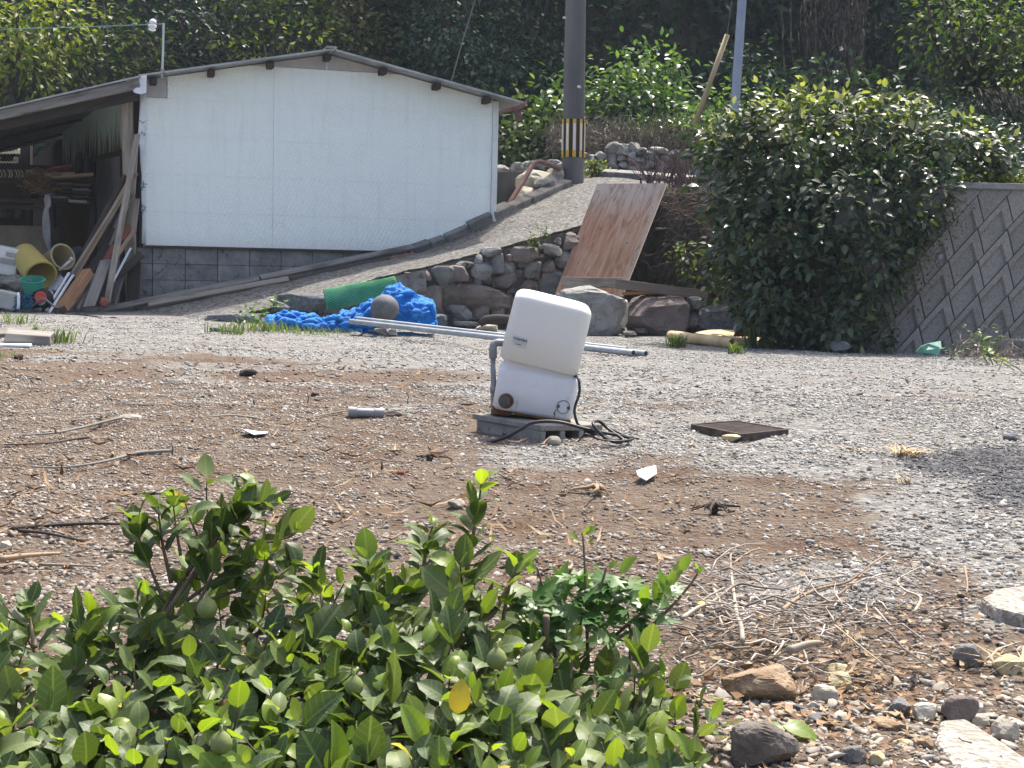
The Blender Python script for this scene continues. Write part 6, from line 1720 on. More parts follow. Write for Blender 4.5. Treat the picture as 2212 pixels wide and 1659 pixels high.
def tree(name, label, cx, cy, Y, ells_px, n_area, leaf, mat, group=None, trunk_r=.14, down=.4, clump=.22, tpl=LEAF2, seed_=0, cat='tree', lean_=0.0):
    r_ = np.random.default_rng(1000 + seed_); rr_ = random.Random(seed_)
    s = Y / F
    ells = []
    for x, y, rx, ry, dY in ells_px: ells.append((P(x, y, Y + dY)[:], (rx * s, (rx + ry) / 2 * s * .85, ry * s)))
    c0 = P(cx, cy, Y); base = Vector((c0.x + lean_, Y + .3, float(hill_z(c0.x, Y + .3)) - .1))
    ro = root(name, label, cat, base, group)
    mb = MB()
    top = Vector(ells[0][0]); trunk = [base, base.lerp(top, .4) + Vector((rr_.uniform(-.15, .15), .1, 0)), base.lerp(top, .75) + Vector((rr_.uniform(-.15, .15), 0, 0)), top]
    mb.tube(trunk, [trunk_r, trunk_r * .8, trunk_r * .6, trunk_r * .3], 9)
    for e in ells:
        for k_ in range(4):
            q = Vector(e[0]) + Vector((rr_.uniform(-.7, .7) * e[1][0], rr_.uniform(-.9, .5) * e[1][1], rr_.uniform(-.5, .8) * e[1][2])); st_ = trunk[1].lerp(trunk[2], rr_.random())
            mid = st_.lerp(q, .5) + Vector((rr_.uniform(-.2, .2), rr_.uniform(-.2, .2), .15)); mb.tube([st_, mid, q], [trunk_r * .42, trunk_r * .26, trunk_r * .08], 6)
    mb.build('trunk', m_bark, ro, smooth=True)
    pos, R, sz = ell_leaves(r_, ells, n_area, clump, .45, leaf, down, tpl)
    V, Fc = scatter_geo(tpl[0], tpl[1], pos, R, sz)
    cr = npobj('crown', V, Fc, mat, ro, smooth=False); cr['kind'] = 'stuff'
    return ro

# ------------------------------------------------------------------ trees behind the shed and on the slope
GT = 'trees on the hillside behind the yard'
tree('broadleaf_tree', 'yellow-green tree filling the upper left corner behind the lean-to roof', 10, 90, 25.5, [(10, 60, 120, 120, 0), (60, 150, 90, 70, .3), (-80, 120, 120, 140, .5), (110, 40, 80, 90, .5)], 62, (.11, .19), m_lf_yel, GT, seed_=1)
tree('broadleaf_tree', 'tree with yellowish drooping leaf sprays above the left roof slope', 230, 130, 26.8, [(230, 130, 110, 80, 0), (170, 60, 110, 90, .8), (300, 180, 80, 50, -.3), (110, 190, 90, 60, 0)], 55, (.10, .17), m_lf_mid, GT, seed_=2)
tree('broadleaf_tree', 'glossy dark-leaved tree behind the white insulator and pole', 410, 80, 27.2, [(420, 80, 110, 80, 0), (340, 40, 90, 70, .4), (500, 110, 100, 60, .2)], 60, (.10, .16), m_lf_gloss, GT, seed_=3)
tree('broadleaf_tree', 'mixed green tree above the middle of the left roof slope', 600, 50, 27.8, [(590, 40, 110, 80, 0), (660, 90, 90, 50, -.2), (520, 20, 90, 80, .4)], 56, (.10, .17), m_lf_mid, GT, seed_=4)
tree('broadleaf_tree', 'leafy spray of yellow-green branches hanging before the trees left of the ridge', 580, 100, 26.6, [(570, 95, 70, 34, 0), (640, 70, 60, 30, 0), (470, 60, 60, 40, .2), (300, 90, 60, 34, 0), (230, 40, 60, 34, .2), (160, 130, 50, 30, -.2)], 26, (.11, .18), m_lf_yel, GT, seed_=5, trunk_r=.06)
tree('bamboo_clump', 'olive brown feathery clump rising just behind the roof ridge', 765, 70, 28.5, [(760, 60, 50, 90, 0), (790, 110, 40, 60, .2), (740, 10, 60, 60, .2)], 60, (.10, .20), m_lf_olive, GT, seed_=6, trunk_r=.05, cat='bamboo')
tree('broadleaf_tree', 'dark shaded tree between the roof ridge and the creeper mass', 840, 90, 31, [(850, 60, 90, 100, 0), (820, 150, 80, 60, 0), (900, 20, 100, 60, .5), (860, -200, 200, 140, 0)], 42, (.12, .2), m_lf_dark, GT, seed_=7)
tree('creeper_covered_tree', 'big creeper covered tree left of the utility pole, bulging over the right roof slope', 990, 120, 27.5, [(980, 70, 110, 100, 0), (1010, 180, 120, 90, -.4), (1090, 130, 90, 100, .2), (1000, -180, 200, 150, .8)], 88, (.09, .15), m_lf_ivy, GT, seed_=8, down=.8)
tree('creeper_covered_tree', 'creeper covered tree immediately left of the utility pole top', 1150, 60, 28.2, [(1150, 60, 90, 110, 0), (1180, 170, 80, 80, -.3), (1100, 200, 80, 60, -.6), (1180, -170, 150, 130, .8)], 80, (.09, .15), m_lf_ivy, GT, seed_=9, down=.8)
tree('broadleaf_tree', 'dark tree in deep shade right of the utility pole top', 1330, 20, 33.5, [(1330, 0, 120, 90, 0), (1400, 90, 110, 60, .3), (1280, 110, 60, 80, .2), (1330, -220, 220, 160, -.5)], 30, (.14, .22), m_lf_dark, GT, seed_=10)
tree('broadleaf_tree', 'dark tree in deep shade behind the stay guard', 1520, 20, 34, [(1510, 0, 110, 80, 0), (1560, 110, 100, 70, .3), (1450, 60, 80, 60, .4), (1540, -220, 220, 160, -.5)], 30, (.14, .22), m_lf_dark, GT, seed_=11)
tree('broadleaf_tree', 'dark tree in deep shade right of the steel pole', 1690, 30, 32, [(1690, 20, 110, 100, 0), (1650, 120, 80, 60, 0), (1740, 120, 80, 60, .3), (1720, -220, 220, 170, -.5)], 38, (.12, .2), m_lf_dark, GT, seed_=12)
tree('broadleaf_tree', 'dusky tree behind the vine draped trunk', 1900, 40, 29, [(1890, 30, 110, 100, 0), (1940, 140, 80, 60, 0), (1840, 150, 70, 50, .2), (1920, -180, 200, 150, 0)], 55, (.11, .18), m_lf_ivy, GT, seed_=13, down=.7)
tree('broadleaf_tree', 'overhanging bright tree in the upper right corner above the ivy bank', 2110, 110, 20.5, [(2110, 80, 110, 110, 0), (2180, 200, 100, 90, -.4), (2040, 40, 90, 80, .3), (2240, 80, 100, 140, 0)], 105, (.07, .13), m_lf_mid, GT, seed_=14, down=.7)
tree('shrub', 'dark round shrub behind the steel pole foot', 1625, 150, 26, [(1620, 150, 55, 34, 0), (1690, 185, 70, 36, -.4)], 95, (.10, .17), m_lf_ivy, GT, seed_=15, trunk_r=.05, cat='shrub')
tree('shrub', 'shaded kudzu-like shrub below the vine draped trunk', 1830, 190, 24, [(1800, 190, 80, 40, 0), (1900, 205, 80, 40, 0)], 85, (.10, .18), m_lf_ivy, GT, seed_=16, trunk_r=.05, cat='shrub')
# bushes on the slope by the pole
tree('bush', 'bright green broad-leaved bush right of the utility pole', 1390, 180, 25.2, [(1390, 160, 75, 50, 0), (1300, 215, 80, 55, -.2), (1450, 225, 90, 52, -.3), (1375, 235, 90, 50, -.6)], 110, (.10, .18), m_lf_bright, None, seed_=17, trunk_r=.05, cat='bush', tpl=LEAF6)
tree('bush', 'bright green bush partly hidden behind the left side of the utility pole', 1200, 225, 25.0, [(1200, 220, 40, 48, 0), (1180, 270, 60, 40, -.2)], 85, (.13, .2), m_lf_bright, None, seed_=18, trunk_r=.04, cat='bush', tpl=LEAF6)
tree('bush', 'darker bush between the right shed eave and the utility pole', 1115, 290, 24.6, [(1110, 280, 60, 60, 0), (1160, 305, 60, 45, -.3), (1095, 335, 50, 30, -.4)], 90, (.10, .17), m_lf_mid, None, seed_=19, trunk_r=.04, cat='bush', tpl=LEAF6)
tree('bush', 'low bright creeping bush left of the stay guard foot', 1450, 272, 23.6, [(1440, 270, 70, 16, 0), (1500, 262, 60, 18, -.1)], 140, (.05, .10), m_lf_bright, None, seed_=20, trunk_r=.02, cat='bush', clump=.1)
tree('bush', 'bright bush behind the steel pole and the hedge left shoulder', 1560, 225, 22.5, [(1545, 230, 60, 36, 0), (1610, 205, 50, 26, 0)], 110, (.08, .14), m_lf_bright, None, seed_=21, trunk_r=.03, cat='bush', clump=.14, tpl=LEAF6)
# creeper hung trunk
vt = root('vine_draped_trunk', 'grey-brown trunk hung with dry vine stems, upper right', 'tree', P(1800, 210, 26.5), GT)
mb = MB(); mb.tube([P(1812, 230, 26.6), P(1806, 120, 26.6), P(1800, 0, 26.6), P(1795, -200, 26.8)], [.26, .24, .22, .2], 12); mb.build('trunk', m_bark, vt, smooth=True)
mb = MB()
for k_ in range(230):
    x = rnd.gauss(1808, 34); y0 = rnd.uniform(-120, 60); L = rnd.uniform(80, 240); pts = []
    for i in range(7): pts.append(P(x + rnd.gauss(0, 4) + (1808 - x) * .1 * i / 6, y0 + L * i / 6, 26.2 + rnd.uniform(-.1, .25)))
    mb.tube(pts, rnd.uniform(.006, .018), 4)
o = mb.build('vine', m_vine, vt); o['kind'] = 'stuff'
# hanging vine stems on the bank at the far right
mb = MB()
for k_ in range(150):
    x = rnd.uniform(2080, 2230); y0 = rnd.uniform(180, 300); L = rnd.uniform(30, 90); pts = [P(x + rnd.gauss(0, 2) + 6 * i, y0 + L * i / 5, 19.3 + rnd.uniform(-.2, .2)) for i in range(6)]
    mb.tube(pts, rnd.uniform(.003, .008), 4)
tag(mb.build('hanging_vines', m_vine), 'dry vine stems hanging down the bank at the right edge', 'vines', kind='stuff')
# leafy cover
def cover(name, label, n, ptf, size, mat, seed_, cat, tpl=LEAF2, down=.5, upn=.5):
    r_ = np.random.default_rng(2000 + seed_); pos = np.array([ptf(r_) for _ in range(n)])
    d = r_.normal(0, 1, (n, 3)); d[:, 2] -= down; d[:, 1] -= .4; nm = r_.normal(0, .5, (n, 3)) + np.array([0, -.7, upn])
    V, Fc = scatter_geo(tpl[0], tpl[1], pos, frames(d, nm), r_.uniform(*size, n)); o = npobj(name, V, Fc, mat, origin=(0, 0, 0)); return tag(o, label, cat, kind='stuff')
def hillpt(x0, x1, y0, y1, up=(0, .5)):
    def f(r_):
        x, y = r_.uniform(x0, x1), r_.uniform(y0, y1); return (x, y, float(hill_z(x, y)) + r_.uniform(*up))
    return f
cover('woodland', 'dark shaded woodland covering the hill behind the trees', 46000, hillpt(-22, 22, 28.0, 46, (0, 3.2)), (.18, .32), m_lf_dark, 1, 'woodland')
cover('shade_canopy', 'unseen high leaf layer added to shade the wooded hill', 30000, hillpt(-9, 30, 31.5, 47, (5.5, 10.5)), (.32, .55), m_lf_dark, 21, 'woodland')  # leaf layer above the view, added to keep the slope below it dark
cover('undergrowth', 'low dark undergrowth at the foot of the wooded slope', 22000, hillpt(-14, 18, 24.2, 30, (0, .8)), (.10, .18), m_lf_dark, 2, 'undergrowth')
def bankpt(r_):
    x, y = r_.uniform(1930, 2560), r_.uniform(205, 420); return P(x, y, 19.9 - (y - 215) / 200 * 3.6 + r_.uniform(-.25, .25))[:]
cover('ivy', 'dark ivy covering the steep bank at the right edge', 10500, bankpt, (.05, .10), m_lf_gloss, 3, 'ivy')
bk_ = MB(); bk_.prism([P(1900, 200, 20.6), P(2400, 200, 20.6), P(2400, 430, 16.6), P(1900, 430, 16.6)], (0, .3, -.2)); bko = bk_.build('bank', m_hill, kind='structure')
cover('dry_grass', 'dead brown grass and stems on the slope above the rubble wall', 4200, lambda r_: P(r_.uniform(1185, 1530), r_.normal(298, 20), 23.4 + r_.uniform(-.2, .8))[:], (.08, .22), mat_gravel('dead_grass', [(0, (.19, .155, .125)), (.3, (.31, .255, .20)), (.6, (.42, .36, .27)), (.85, (.23, .19, .155))]), 4, 'dry grass', tpl=(LEAF2[0] * np.array([.12, 1, .5]), LEAF2[1]), down=.1)
cover('weeds', 'yellow-green weeds at the right foot of the utility pole', 260, lambda r_: P(r_.normal(1285, 12), r_.uniform(345, 382), 21.6)[:], (.04, .08), m_lf_yel, 5, 'weeds')
# reddish bare shrub beside the plywood top
def bare(label, x, y, Y, w, h, n_, mat, seed_, name='bare_shrub'):
    r_ = random.Random(seed_); mb = MB()
    for k_ in range(n_):
        a, L = r_.gauss(0, .6), r_.uniform(.4, 1) * h; p = P(x + r_.gauss(0, w * .25), y, Y + r_.uniform(-.2, .2)); pts = [p]
        for i in range(5):
            p = p + Vector((math.sin(a) * L / 5, r_.uniform(-.03, .03), math.cos(a) * L / 5 * Y / F * 0 + math.cos(a) * L / 5)); a += r_.gauss(0, .3); pts.append(p)
        mb.tube(pts, [.008, .007, .006, .005, .004, .002], 4)
        q = pts[2]; b_ = r_.gauss(0, 1); mb.tube([q, q + Vector((math.sin(b_) * .12, 0, .10)), q + Vector((math.sin(b_) * .2, 0, .22))], [.004, .003, .002], 4)
    return tag(mb.build(name, mat), label, 'shrub')
m_redtwig = mat_noise('reddish_twig', (.09, .05, .045), (.17, .10, .09), 9, .9, .2, 0, irand=.3)
bare('bare reddish twiggy shrub between plywood top and hedge', 1455, 405, 18.6, 150, .75, 60, m_redtwig, 5)
bare('leafless dark sapling rising behind the plywood right corner', 1405, 405, 18.0, 20, .7, 5, m_bark, 6)
# dark earth bank behind the plywood and the hedge
prof = [(1225, 17.6), (1300, 18.6), (1400, 18.9), (1450, 18.0), (1560, 17.0), (1700, 16.0), (1880, 15.2), (2090, 14.75)]
vs, fs = [], []
NB = 60
for i in range(NB + 1):
    x = 1225 + (2090 - 1225) * i / NB; Y = float(np.interp(x, [q[0] for q in prof], [q[1] for q in prof])); yt = float(np.interp(x, [1225, 1290, 1420, 1500, 1700, 2090], [505, 470, 405, 402, 400, 410]))
    tp3 = P(x, yt, Y); bt3 = P(x, 760, Y - .7); bt3.z = -.4
    for j in range(13):
        f = j / 12; p = tp3.lerp(bt3, f); k_ = noise.noise(p * 1.5) * .22 + noise.noise(p * 4) * .1; vs.append(p + Vector((k_ * .3, k_, k_ * .4 if 0 < j else 0)))
    vs.append(tp3 + Vector((0, 3.2, .1)))
for i in range(NB):
    a, b_ = i * 14, (i + 1) * 14
    for j in range(12): fs.append((a + j, b_ + j, b_ + j + 1, a + j + 1))
    fs.append((a + 13, b_ + 13, b_, a))
mb = MB(); mb.add(vs, fs); o = mb.build('earth_bank', m_earth, smooth=True, kind='structure')
mb = MB()
for k_ in range(420):
    x, y = rnd.uniform(1430, 1600), rnd.uniform(395, 640); Y = float(np.interp(x, [q[0] for q in prof], [q[1] for q in prof])) - .35; p = P(x, y, Y - rnd.uniform(0, .3)); a = rnd.uniform(PI * .9, PI * 2.1); L = rnd.uniform(.15, .5); pts = [p]
    for i in range(4): p = p + Vector((math.cos(a), rnd.uniform(-.3, .3), math.sin(a))) * L / 4; a += rnd.gauss(0, .5); pts.append(p)
    mb.tube(pts, [.007, .006, .005, .004, .002], 4)
tag(mb.build('brambles', m_vine), 'tangle of dark dry brambles in the hollow right of the plywood', 'brambles', kind='stuff')

# ------------------------------------------------------------------ the big hedge
hb_ = root('hedge', 'big dark green glossy hedge bush spilling over the retaining wall', 'hedge', P(1760, 750, 14.3))
YH = 14.6; s = YH / F
HE = [(1760, 330, 200, 130, .75, 0), (1930, 320, 150, 105, .7, 0), (1640, 360, 120, 120, .6, .1), (2050, 340, 110, 75, .55, .1), (1690, 480, 140, 130, .6, -.3), (1850, 470, 150, 130, .6, -.55), (1740, 600, 140, 110, .55, -.55),
      (1600, 560, 62, 90, .4, .2), (1655, 645, 55, 70, .35, 0), (1800, 680, 80, 60, .35, -.8), (2130, 350, 60, 36, .35, .2), (1545, 285, 34, 60, .25, .5), (1975, 430, 90, 70, .45, -.5), (1880, 570, 75, 90, .4, -.75), (1690, 680, 90, 50, .35, -.4), (1930, 500, 60, 70, .35, -.6)]
hells = [(P(x, y, YH + dy)[:], (rx * s, ry_, rz * s)) for x, y, rx, rz, ry_, dy in HE]
m_hl = mat_leaf('hedge_leaf', [(0, (.024, .043, .026)), (.5, (.040, .066, .034)), (.85, (.062, .093, .042)), (1, (.10, .12, .05))], .40, .42, .2)
m_hl_o = mat_leaf('hedge_leaf_single', [(0, (.028, .050, .029)), (.5, (.045, .073, .037)), (1, (.072, .104, .046))], .40, .42, .2, per='o')
m_hy_o = mat_leaf('hedge_young_leaf', [(0, (.16, .18, .05)), (.5, (.23, .22, .07)), (1, (.12, .15, .05))], .3, .5, .35, per='o')
r_ = np.random.default_rng(77)
pos, R, sz = ell_leaves(r_, hells, 400, .085, .62, (.075, .125), .45, LEAF6, .75)
# no leaves inside neighbouring lobes
keep = np.ones(len(pos), bool)
for c, rad in hells:
    q = ((pos - np.array(c)) / np.array(rad)); keep &= (q ** 2).sum(1) > .35
_hx, _hy = proj(pos); keep &= ~((_hy > 405) & (_hx > np.interp(_hy, [405, 523, 610, 740], [2078, 1985, 1938, 1880]) + r_.normal(0, 11, len(pos))))
keep &= pos[:, 2] > gz_np(pos[:, 0], pos[:, 1]) + .03
pos, R, sz = pos[keep], R[keep], sz[keep]
def leaf_mesh(nm, tpl, mat, seed_, jit=.05):
    rr_ = np.random.default_rng(seed_); V = tpl[0] + rr_.normal(0, jit, tpl[0].shape) * np.array([.4, .4, 1.0]); return npmesh(nm, V, tpl[1], mat, True)
hx_, hy_ = proj(pos)
depth = pos[:, 1] - np.where(hy_ < 300, .4, 0)
# the leaves nearest the viewer in each small patch of the hedge become parts of their own
cell = (hx_ // 22).astype(int) * 1000 + (hy_ // 22).astype(int)
order = np.argsort(pos[:, 1] - sz * 3)
seen, front = set(), []
for i in order:
    if cell[i] not in seen and 0 < hx_[i] < 2212: seen.add(cell[i]); front.append(i)
rnd.shuffle(front); front = front[:298]
young = [leaf_mesh('leaf', LEAF6, m_hy_o, 50 + k_) for k_ in range(2)]; old = [leaf_mesh('leaf', LEAF6, m_hl_o, 60 + k_) for k_ in range(5)]
def put_leaf(me, parent, p, R_, s_, name='leaf'):
    o = bpy.data.objects.new(name, me); COL.objects.link(o); o.parent = parent
    M_ = Matrix([list(R_[0]) + [0], list(R_[1]) + [0], list(R_[2]) + [0], [0, 0, 0, 1]]) @ Matrix.Scale(float(s_), 4)
    M_.translation = Vector(p) - WL[parent.name]; o.matrix_local = M_; WL[o.name] = WL[parent.name]; return o
for i in front:
    yg = hy_[i] < 260 and rnd.random() < .45 or rnd.random() < .04
    put_leaf(rnd.choice(young if yg else old), hb_, pos[i], R[i], sz[i] * 1.05)
rest = np.setdiff1d(np.arange(len(pos)), np.array(front))
yg = (r_.random(len(rest)) < np.clip((340 - hy_[rest]) / 240, .04, .62))
for sel, m_, nm in ((rest[~yg], m_hl, 'leaves'), (rest[yg], mat_leaf('hedge_young_glint_leaves', [(0, (.13, .16, .07)), (.5, (.20, .21, .10)), (1, (.32, .31, .18))], .42, .5, .35), 'young_glint_leaves')):  # young leaves crowd the top, their colour paled to carry sun glints
    V, Fc = scatter_geo(LEAF6[0], LEAF6[1], pos[sel], R[sel], sz[sel]); o = npobj(nm, V, Fc, m_, hb_, smooth=True); o['kind'] = 'stuff'
mb = MB()
for k_ in range(90):
    c, rad = hells[k_ % len(hells)]; q = Vector(c) + Vector((rnd.uniform(-.8, .8) * rad[0], rnd.uniform(-.8, .6) * rad[1], rnd.uniform(-.8, .9) * rad[2])); st_ = Vector((q.x * .6 + P(1760, 500, 15.6).x * .4, 15.5, q.z * .5 + .5)); mb.tube([st_, st_.lerp(q, .5) + Vector((0, 0, .1)), q], [.02, .012, .005], 5)
mb.build('branch', m_bark, hb_, smooth=True)
# thin creeper at the wall edge
cover('creeper', 'thin yellowish creeper fringing the edge of the retaining wall', 1500, lambda q_: (lambda f, w: (rp(2060 - 190 * f + w * 28, 415 + 330 * f + abs(w) * 16, .05 + q_.uniform(0, .08)))[:])(q_.random(), q_.normal(0, 1)), (.018, .045), mat_leaf('small_creeper_leaf', [(0, (.06, .05, .022)), (.4, (.11, .10, .035)), (.8, (.08, .095, .03)), (1, (.18, .12, .06))], .5, .3, .3), 8, 'creeper')
cover('wall_top_weeds', 'sunlit yellow-green weeds along the top of the retaining wall', 1300, lambda q_: P(q_.uniform(2060, 2240), 396 - abs(q_.normal(0, 12)), 14.4 + q_.uniform(-.05, .4))[:], (.035, .075), m_lf_yel, 9, 'weeds')
tree('shrub', 'small light green sapling in the hollow right of the plywood', 1490, 575, 16.4, [(1480, 560, 34, 34, 0), (1520, 600, 30, 30, 0), (1460, 540, 16, 16, 0)], 200, (.05, .09), m_lf_mid, None, seed_=31, trunk_r=.012, cat='shrub', clump=.07, tpl=LEAF6)
cover('weeds', 'low green weeds along the hedge foot', 1500, lambda q_: (lambda p: (p.x, p.y + q_.uniform(-.1, .5), p.z + abs(q_.normal(0, .08))))(G(q_.uniform(1725, 1890), q_.uniform(732, 750))), (.04, .085), m_lf_ivy, 10, 'weeds')

# ------------------------------------------------------------------ grasses and small weeds
m_grass = mat_leaf('grass_blade', [(0, (.05, .09, .02)), (.5, (.09, .14, .035)), (1, (.16, .17, .06))], .5, .3, .35)
m_straw = mat_gravel('straw_blade', [(0, (.45, .33, .16)), (.3, (.58, .45, .25)), (.6, (.36, .26, .13)), (.8, (.66, .54, .33))])
def tuft(label, x, y, n_, h_, w_, mat, seed_, name='grass_tuft', cat='grass', flat=.5):
    r_ = random.Random(seed_); g_ = G(x, y); V, Fc = [], []
    for k_ in range(n_):
        a = r_.uniform(0, 2 * PI); b_ = g_ + Vector((r_.gauss(0, w_ * .25), r_.gauss(0, w_ * .2), 0)); L = h_ * r_.uniform(.5, 1.1); d_ = Vector((math.cos(a) * flat, math.sin(a) * flat, 1)).normalized(); s_ = Vector((-math.sin(a), math.cos(a), 0)) * L * .03
        m_ = b_ + d_ * L * .55; e_ = b_ + d_ * L * .9 + Vector((math.cos(a), math.sin(a), -.2)) * L * flat * .4; k2 = len(V); V += [b_ - s_, b_ + s_, m_ + s_, m_ - s_, e_]; Fc += [(k2, k2 + 1, k2 + 2), (k2, k2 + 2, k2 + 3), (k2 + 3, k2 + 2, k2 + 4)]
    return tag(npobj(name, np.array([v_[:] for v_ in V]), np.array(Fc), mat), label, cat, kind='stuff' if w_ > .25 else None)
tuft('bleached dry grass tuft lying on the edge of the tarry patch', 1958, 985, 90, .085, .09, m_straw, 1, flat=1.5)
tuft('small bleached grass wisp left of the larger dry tuft', 1850, 977, 16, .07, .06, m_straw, 2, flat=2.0)
tuft('tiny dry sprig on the tarry patch below the large dry tuft', 1950, 1045, 14, .06, .06, m_straw, 3, flat=1.2)
tuft('pale dry grass wisp at the right frame edge among stones', 2190, 1450, 18, .08, .10, m_straw, 4, flat=1.2)
tuft('green and straw grass tuft in front of the rolled end of the yellow sheet', 1462, 750, 90, .17, .22, m_grass, 5)
tuft('green grass tuft in front of the yellow sheet opening', 1588, 765, 70, .15, .16, m_grass, 6)
tuft('tall thin weed before the yellow sheet', 1624, 752, 30, .42, .10, m_grass, 7, flat=.25)
tuft('short tuft right of the tall thin weed', 1660, 754, 40, .22, .16, m_grass, 8)
tuft('sparse green tuft beside the timber block at far left', 120, 742, 80, .16, .3, m_grass, 9)
tuft('green tuft between timber block and its plank', 84, 738, 26, .22, .1, m_grass, 10)
tuft('green tuft at far left before the lean-to', 40, 700, 60, .16, .35, m_grass, 11)
tuft('low grass at the frame edge beneath the timber block', 12, 775, 30, .08, .2, m_grass, 12)
tuft('weedy grass along the left end of the blue net', 575, 716, 160, .15, .55, m_grass, 13)
tuft('grass tuft at the low end of the ramp wall', 500, 722, 90, .16, .4, m_grass, 14)
tuft('grass in front of the middle of the blue net', 660, 722, 110, .11, .6, m_grass, 15)
tuft('straw and grass before the net right of the middle', 740, 722, 60, .09, .4, m_grass, 16)
def weed(label, x, y, Y, n_, h_, size, mat, seed_, spread=.12, tpl=LEAF6, ground_=True):
    r_ = np.random.default_rng(seed_); b_ = G(x, y) if ground_ else P(x, y, Y); ro = root('weed', label, 'weed', b_); mb = MB(); pos, dr = [], []
    for k_ in range(max(2, n_ // 9)):
        e_ = b_ + Vector((r_.normal(0, spread), r_.normal(0, spread * .6), h_ * r_.uniform(.6, 1.1))); mb.tube([b_ + Vector((r_.normal(0, spread * .3), 0, 0)), b_.lerp(e_, .5) + Vector((0, 0, .02)), e_], [.004, .003, .0015], 5)
        for i in range(9): f = .25 + .75 * i / 8; pos.append(b_.lerp(e_, f) + Vector((0, 0, .02))); a = r_.uniform(0, 2 * PI); dr.append((math.cos(a), math.sin(a), r_.uniform(-.1, .7)))
    mb.build('stem', m_grass, ro); pos = np.array([p[:] for p in pos]); dr = np.array(dr); nm = r_.normal(0, .3, dr.shape) + np.array([0, 0, 1.0])
    V, Fc = scatter_geo(tpl[0], tpl[1], pos, frames(dr, nm), r_.uniform(size * .6, size * 1.2, len(pos))); npobj('leaf_cluster', V, Fc, mat, ro)['kind'] = 'stuff'; return ro
weed('leafy light green weed at the left tip of the blue net', 556, 712, 0, 40, .25, .09, m_lf_bright, 1)
weed('small leafy weed left of the blue net weed', 520, 716, 0, 24, .18, .08, m_lf_bright, 2)
weed('weed growing from the ramp edge above the blue net', 585, 676, 15.3, 20, .14, .07, m_lf_bright, 3, ground_=False)
weed('green weed sprouting among the upper wall stones left of the plywood', 1160, 545, 16.4, 50, .18, .07, m_lf_mid, 4, ground_=False)
weed('second weed higher on the ramp lip left of the plywood', 1180, 518, 16.5, 30, .16, .06, m_lf_mid, 5, ground_=False)
weed('low weed at the foot of the wall behind the pump', 985, 690, 0, 60, .10, .06, m_lf_mid, 6, .25)
weed('broad-leaved weed left of the sea green scrap at the wall foot', 1930, 765, 0, 36, .20, .09, m_lf_ivy, 7)
weed('small yellowish weed right of the grey hollow stone', 1856, 752, 0, 20, .16, .07, m_lf_bright, 8)
weed('light green weed with a bent brown stem at the right wall foot', 2140, 790, 0, 50, .28, .07, m_lf_bright, 9)
weed('low yellow-green weed at the right frame edge', 2200, 800, 0, 50, .12, .05, m_lf_yel, 10, .25)
weed('green weed low in the corner of the wall and the yard edge', 2060, 778, 0, 30, .12, .06, m_lf_ivy, 11, .2)
cover('dry_grass', 'brown dead grass piled at the right foot of the retaining wall', 900, lambda q_: (lambda p: (p.x, p.y, p.z + abs(q_.normal(0, .10))))(G(q_.uniform(2060, 2230), q_.uniform(752, 785))), (.06, .16), bpy.data.materials['dead_grass'], 12, 'dry grass', tpl=(LEAF2[0] * np.array([.12, 1, .5]), LEAF2[1]), down=.0)

# ------------------------------------------------------------------ thin haze volume added to lift the far darks
hz = bpy.data.materials.new('haze'); hz.use_nodes = True
_t = hz.node_tree; _t.nodes.clear(); _o = _t.nodes.new('ShaderNodeOutputMaterial'); _p = _t.nodes.new('ShaderNodeVolumePrincipled')
_p.inputs['Color'].default_value = (.72, .86, 1.0, 1); _p.inputs['Density'].default_value = .0007; _p.inputs['Anisotropy'].default_value = 0.0
_t.links.new(_p.outputs[0], _o.inputs['Volume'])
mb = MB(); mb.obox((0, 40, 18), (110, 0, 0), (0, 90, 0), (0, 0, 39)); o = mb.build('haze', hz); tag(o, 'thin bluish haze added over the whole place to lift the darks', 'haze', kind='stuff')
# ------------------------------------------------------------------ climbing fig shrubs in the foreground
def fig_template(fold, curl, wid, twist, nr=6):
    V, uv, Fc = [], [], []
    for i in range(nr + 1):
        tt = i / nr
        w = wid * max(0.0, math.sin(PI * (tt * .93 + .035) ** .86)) ** .72
        if i == 0: w = .03
        if i == nr: w = .02
        a = -curl * tt
        y = math.sin(max(1e-4, abs(a))) / max(1e-4, abs(a)) * tt if abs(a) > 1e-3 else tt
        z = -(1 - math.cos(a)) / max(1e-4, abs(a)) * tt * (1 if curl > 0 else -1) if abs(a) > 1e-3 else 0
        for j in (-1, -.5, 0, .5, 1):
            x = w * j
            zz = z + abs(x) * fold + twist * x * tt + (.022 * math.sin(tt * 17 + j * 1.7 + curl * 9) if abs(j) == 1 else 0)
            V.append((x * (1 - .12 * fold * abs(j)), y, zz)); uv.append((x, tt))
    for i in range(nr):
        for j in range(4): q = i * 5 + j; Fc.append((q, q + 1, q + 6, q + 5))
    return np.array(V), np.array(Fc), np.array(uv)
FT = [fig_template(.22, .55, .32, .04), fig_template(.15, .9, .34, .16), fig_template(.42, .35, .30, -.14), fig_template(.08, -.3, .35, .08), fig_template(.3, 1.25, .31, -.08), fig_template(.18, .15, .28, .12)]
m_fig = [mat_leaf('fig_leaf', [(0, (.030, .054, .024)), (.35, (.055, .086, .032)), (.7, (.095, .135, .048)), (1, (.18, .22, .09))], .50, .35, .32, (1.6, 1.65, .45), 'o', True),
         mat_leaf('fig_leaf_young', [(0, (.12, .19, .03)), (.6, (.18, .26, .04)), (1, (.25, .32, .06))], .40, .4, .42, (1.7, 1.7, .4), 'o', True),
         mat_leaf('fig_leaf_yellow', [(0, (.50, .40, .03)), (1, (.60, .42, .05))], .45, .35, .35, (1.3, 1.2, .4), 'o', True)]
